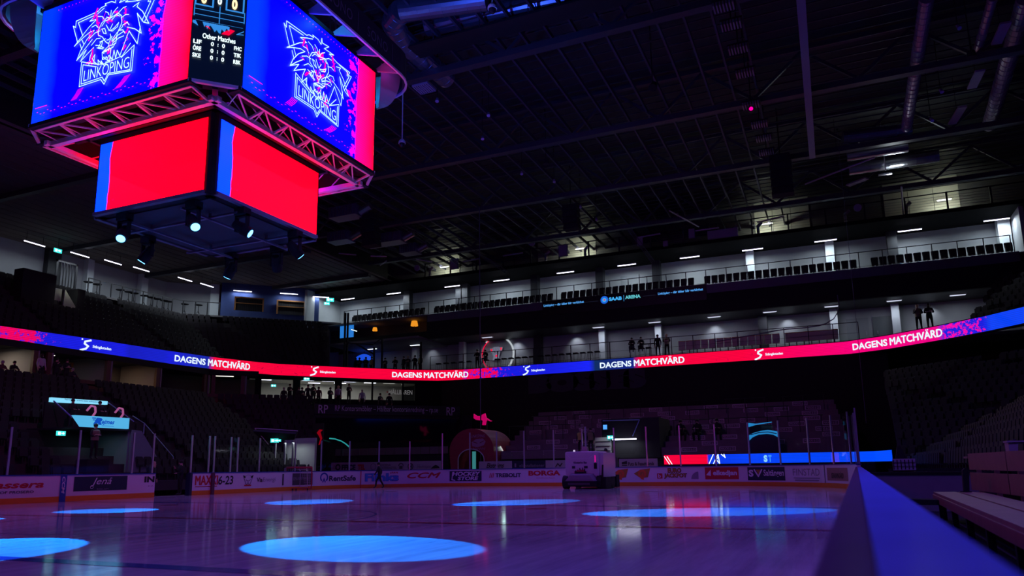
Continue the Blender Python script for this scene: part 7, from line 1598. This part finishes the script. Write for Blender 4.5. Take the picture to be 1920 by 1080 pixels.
person('drive', (zx+.75, zy+2.15, 1.25), PI, 'driver in black sitting high behind the tank of the ice resurfacer', 'black', 'black', 'dark', 1.0)

# ================================================================== goal net pushed against the corner boards
gn = onz(560, 919.5, 0); ga = math.atan2(CP[1]-gn[1], CP[0]-gn[0])+PI/2; gx = np.array([math.cos(ga), math.sin(ga), 0]); gy = np.array([-math.sin(ga), math.cos(ga), 0.])
gn = np.array([gn[0], gn[1], 0.])
g_ = thing('hockey_goal', 'ice hockey goal with red frame and white netting parked by the corner boards', 'goal', tuple(gn))
W_, H_ = .72, 1.36
G = lambda u, d, z: tuple(gn+gx*u+gy*d+np.array([0, 0, z]))
M_gred = mat('red_goal_pipe', (.5, .03, .06), .35)
for s in (-1, 1): obj('goal_post', (lambda m: m.tube(G(s*W_, 0, .08), G(s*W_, 0, H_), .035, 8))(MB()), M_gred, g_)
obj('crossbar', (lambda m: m.tube(G(-W_-.03, 0, H_), G(W_+.03, 0, H_), .035, 8))(MB()), M_gred, g_)
obj('base_frame', (lambda m: m.poly_tube([G(-W_, 0, .1), G(-W_, .8, .1), G(W_, .8, .1), G(W_, 0, .1), G(-W_, 0, .1)], .03, 6))(MB()), M_gred, g_)
obj('top_frame', (lambda m: m.poly_tube([G(-W_, 0, H_), G(-W_-.22 if False else -W_, .5, H_-.05), G(W_, .5, H_-.05), G(W_, 0, H_)], .03, 6))(MB()), M_gred, g_)
m = MB()
for i in range(15):
    u = -W_+i*2*W_/14; m.tube(G(u, .5, H_-.05), G(u, .8, .12), .006, 4); m.tube(G(u, 0, H_), G(u, .5, H_-.05), .006, 4)
for k in range(12): t_ = k/11; m.tube(G(-W_, .8-.3*t_, .12+(H_-.17)*t_), G(W_, .8-.3*t_, .12+(H_-.17)*t_), .006, 4)
for s in (-1, 1):
    for k in range(9): t_ = k/8; m.tube(G(s*W_, 0, .12+(H_-.17)*t_), G(s*W_, .8-.3*t_, .12+(H_-.17)*t_), .006, 4)
obj('netting', m, mat('white_net_cord', (.6, .55, .6), .7), g_)
obj('inner_support', (lambda m: m.poly_tube([G(-.4, .5, .15), G(-.4, .5, H_-.15), G(.5, .5, H_-.15), G(.5, .5, .2), G(-.4, .5, .2)], .022, 6).tube(G(.05, .5, .2), G(.05, .5, H_-.15), .02, 6))(MB()), mat('white_net_cord', (.6, .55, .6), .7), g_)
m = MB(); m.add([G(-W_-.18, .6, .1), G(-W_, 0, .1), G(-W_, 0, H_), G(-W_-.18, .6, H_-.05)], [(0, 1, 2, 3)]); o = obj('side_padding', m, mat('pink_grey_canvas', (.38, .24, .32), .8), g_); o.modifiers.new('s', 'SOLIDIFY').thickness = .03
for u in (-.35, -.15, .5): obj('transport_wheel', (lambda m: m.tube(G(u-.03, -.05, .06), G(u+.03, -.05, .06), .06, 12))(MB()), M_black, g_)

# ================================================================== players' bench area at the right
struct('floor_bench_area', bx((15.35, -16, -.05), (19.5, 5.0, .12)), mat('rubber_floor', (.02, .02, .022), .9))
wl = thing('bench_end_wall', 'plain grey partition wall at the far end of the players bench', 'partition', (17.5, 4, 0))
obj('panel', bx((15.45, 4.0, .1), (22, 4.12, .90)), mat('grey_partition', (.24, .22, .25), .7, noise=.1, nscale=5), wl); obj('cap_strip', bx((15.45, 3.97, .90), (22, 4.15, .94)), M_dark, wl)
bn = thing('players_bench', 'long plank players bench running towards the camera at lower right', 'bench', (16.6, -3, 0))
def bench_pt(off, y): return 16.43+off+(1.63-y)*(-.0315)
for k, (o0, o1) in enumerate(((0, .36), (.40, .76))):
    mb = MB(); P = [(bench_pt(o0, 1.63), 1.63), (bench_pt(o1, 1.63), 1.63), (bench_pt(o1, -9.0), -9.0), (bench_pt(o0, -9.), -9.)]
    mb.add([(x, y, .555) for x, y in P]+[(x, y, .60) for x, y in P], [(0, 1, 2, 3), (7, 6, 5, 4), (0, 4, 5, 1), (1, 5, 6, 2), (2, 6, 7, 3), (3, 7, 4, 0)]); obj('seat_plank', mb, M_wood, bn)
mb = MB(); P = [(bench_pt(-.02, 1.6), 1.6), (bench_pt(.02, 1.6), 1.6), (bench_pt(.02, -9.), -9.), (bench_pt(-.02, -9.), -9.)]; mb.add([(x, y, .43) for x, y in P]+[(x, y, .555) for x, y in P], [(0, 1, 2, 3), (7, 6, 5, 4), (0, 4, 5, 1), (1, 5, 6, 2), (2, 6, 7, 3), (3, 7, 4, 0)]); obj('front_apron', mb, M_wood, bn)
for y in (1.2, -.6, -2.4, -4.2, -6., -7.8): obj('leg', bx((bench_pt(.06, y), y-.04, .1), (bench_pt(.14, y), y+.04, .555)), M_dark, bn); obj('leg', bx((bench_pt(.62, y), y-.04, .1), (bench_pt(.70, y), y+.04, .555)), M_dark, bn)
bb = thing('bench_backrest_wall', 'two-board wooden back wall behind the players bench', 'back wall', (17.4, 2, 0))
xb = lambda y: 17.22+(2.86-y)*.055
for z0, z1 in ((.98, 1.29), (.60, .93)):
    for ya, yb_ in ((2.86, .2), (.15, -2.6), (-2.65, -6.), (-6.05, -9.)):
        P = [(xb(ya), ya), (xb(ya)+.05, ya), (xb(yb_)+.05, yb_), (xb(yb_), yb_)]; mb = MB(); mb.add([(x, y, z0) for x, y in P]+[(x, y, z1) for x, y in P], [(0, 1, 2, 3), (7, 6, 5, 4), (0, 4, 5, 1), (1, 5, 6, 2), (2, 6, 7, 3), (3, 7, 4, 0)]); obj('back_board', mb, M_wood, bb)
P = [(xb(2.86)-.02, 2.88), (18.6, 2.88), (18.6, 2.84), (xb(2.86)-.02, 2.84)]
for y in (2.5, 1.2, -.2, -1.6, -3., -4.6, -6.2, -7.8): obj('upright', bx((xb(y)+.05, y-.05, .1), (xb(y)+.12, y+.05, 1.25)), M_wood, bb)
bp_ = thing('bench_door_pad', 'dark upholstered stand-off at the near end of the bench wall', 'pad', (16.4, 3.4, .1)); 
p0 = onz(1728, 938, .48); 
t = thing('black_stool', 'black cushioned stool beside the end of the bench', 'stool', (16.1, .6, .1)); obj('cushion', (lambda m: m.prism([(-.36, 0), (.30, 0), (.30, .08), (-.30, .10)], (16.15, .4, .42), (1, 0, 0), (0, 0, 1), (0, 1, 0), .5))(MB()), M_black, t)
for dx in (-.3, .25): obj('leg', bx((16.15+dx-.03, .45, .1), (16.15+dx+.03, .5, .43)), M_black, t)
bpy.data.objects.remove(bp_)
a = onx(1787, 895, 16.9); t = thing('black_stick_rack', 'black upright glove holder standing on the far end of the bench', 'holder', (16.9, 1.4, .6)); obj('holder_body', (lambda m: m.prism([(-.05, 0), (.06, 0), (.10, .36), (.02, .42), (-.03, .38)], (16.92, 1.35, .6), (.8, .2, 0), (0, 0, 1), (0, 1, 0), .12))(MB()), M_black, t); obj('holder_foot', bx((16.84, 1.33, .60), (17.0, 1.5, .615)), M_black, t)
# kit lying on the partition and beyond: striped cloth, black jacket, pinkish box
def q6(px, py, y=6.5): return ony(px, py, y)
a = q6(1673, 862); b = q6(1718, 880); t = thing('striped_towel', 'black and white checked towel hanging over the far partition', 'towel', (a[0], 6.5, .8)); 
obj('cloth', bx((a[0], 6.5, b[2]-.02), (b[0], 6.54, a[2]+.02)), mat('white_towel_cloth', (.45, .4, .5), .9), t); m = MB(); W6 = b[0]-a[0]
for k in range(6): m.box((a[0]+W6*(k+.1)/6, 6.485, b[2]), (a[0]+W6*(k+.35)/6, 6.5, a[2]))
for k in range(2): z = b[2]+(a[2]-b[2])*(.3+.4*k); m.box((a[0], 6.48, z), (b[0], 6.485, z+.012))
obj('black_stripes', m, M_black, t); obj('support_rail', bx((a[0]-.1, 6.54, .1), (b[0]+1.2, 6.6, b[2]+.02)), M_dark, t)
a = q6(1680, 836); b = q6(1698, 862); t = thing('black_bag', 'black peaked bag standing behind the checked towel', 'bag', (a[0], 6.7, b[2])); obj('bag_body', (lambda m: m.prism([(0, 0), (b[0]-a[0]+.04, 0), (b[0]-a[0]-.02, (a[2]-b[2])*.6), (b[0]-a[0]-.08, a[2]-b[2]), (.03, a[2]-b[2]-.01), (-.02, .05)], (a[0], 6.65, b[2]), (1, 0, 0), (0, 0, 1), (0, 1, 0), .15))(MB()), M_black, t); obj('bag_base', bx((a[0]-.02, 6.62, -.05), (b[0]+.04, 6.84, b[2])), M_black, t)
a = q6(1886, 828, 3.2); b = q6(1925, 852, 3.2); t = thing('pale_cool_box', 'pale violet-lit box standing on top of the bench wall at the right edge', 'box', (a[0], 3.2, b[2])); obj('box_body', bx((a[0], 3.0, b[2]-.02), (b[0]+.3, 3.35, a[2]-.02)), mat('off_white_box', (.42, .36, .42), .6), t); obj('lid', bx((a[0]-.02, 2.98, a[2]-.02), (b[0]+.32, 3.37, a[2]+.01)), mat('off_white_lid', (.5, .43, .5), .5), t); obj('shelf', bx((xb(2.86), 2.95, b[2]-.06), (b[0]+.4, 3.4, b[2]-.02)), M_wood, t); obj('shelf_leg', bx((b[0]+.2, 3.2, .1), (b[0]+.3, 3.3, b[2]-.06)), M_dark, t)
# end plank of the back wall facing the camera side
a = ony(1822, 850, 3.0)
# tall thin post and camera hung wires in the hall
for i, (px, y_, z0_, z1_, l, r_) in enumerate(((900, 33.5, 0.2, 20.6, 'thin dark cable hanging vertically right of the corner balcony', .035), (1605, 30.6, 3.3, 20.4, 'hair-thin cable hanging above the end of the near boards', .012))):
    x = ony(px, 600, y_)[0]; t = thing('hanging_cable', l, 'cable', (x, y_, z0_)); obj('cable', (lambda m: m.tube((x, y_, z0_), (x, y_, z1_), r_, 6))(MB()), mat('dark_violet_cable', (.10, .09, .14), .4), t); obj('clamp', bx((x-.05, y_-.05, z1_), (x+.05, y_+.05, z1_+.1)), M_dark, t)
# looped black cable in front of the lower balcony at the right
pts = [ony(x, y, 45.4) for x, y in ((1570, 553), (1573, 570), (1571, 585), (1563, 598), (1550, 606), (1535, 611), (1505, 615), (1475, 617), (1450, 621), (1420, 627), (1395, 631), (1365, 637), (1340, 641))]
tag(obj('sagging_cable', (lambda m: m.poly_tube([tuple(p) for p in pts], .04, 6))(MB()), mat('dark_violet_cable', (.10, .09, .14), .4)), 'thick dark cable curling down in front of the lower balcony at right', 'cable')
# guests at the left lounges
for i, (px, py, ps, tp, hr, lh, l) in enumerate(((68, 664, 'stand', 'white', 'dark', True, 'long-haired guest in a pale mauve top standing by the first timber post of the lounges'), (97, 672, 'phone', 'black', 'dark', False, 'dark guest standing right of the second timber post of the lounges'), (116, 674, 'arms', 'black', 'dark', False, 'dark guest standing further right in front of the second lounge'),
        (21, 677, 'sit', 'brown', 'grey', False, 'guest seated at the far left lounge, left of a dark one'), (43, 678, 'sit', 'black', 'dark', False, 'dark guest seated in the far left lounge'), (133, 688, 'sit', 'charcoal', 'grey', False, 'left one of two seated guests in the second lounge'), (152, 691, 'sit', 'charcoal', 'grey', False, 'right one of two seated guests in the second lounge'))):
    u = pb.u_px(px, 7.8); q, n = pb.at(u); off = .45 if i < 3 else -.9; c = q+n*off; best = min(((abs(pj((c[0], c[1], z))[1]-py), z) for z in np.arange(6.5, 9.5, .02)))[1]
    person(ps, (c[0], c[1], best-(1.72 if i < 3 else .88)), -PI/2, l, tp, 'black', hr, 1.0, lh)
tag(obj('lounge_step', strip(pb, pb.u_px(55, 7.5), pb.u_px(130, 7.5), .75, .1, 6.1, 6.55, 1.), M_stand), 'dark step carrying the three guests who stand before the lounges', 'step')
tag(obj('lounge_couch', strip(pb, pb.u_px(5, 7.5), pb.u_px(60, 7.5), -.6, -1.4, 7.0, 7.3, 1.), M_black), 'black couch in the far left lounge', 'couch')
tag(obj('lounge_couch', strip(pb, pb.u_px(122, 7.5), pb.u_px(170, 7.5), -.6, -1.4, 7.0, 7.25, 1.), M_black), 'black couch in the second lounge from the left', 'couch')
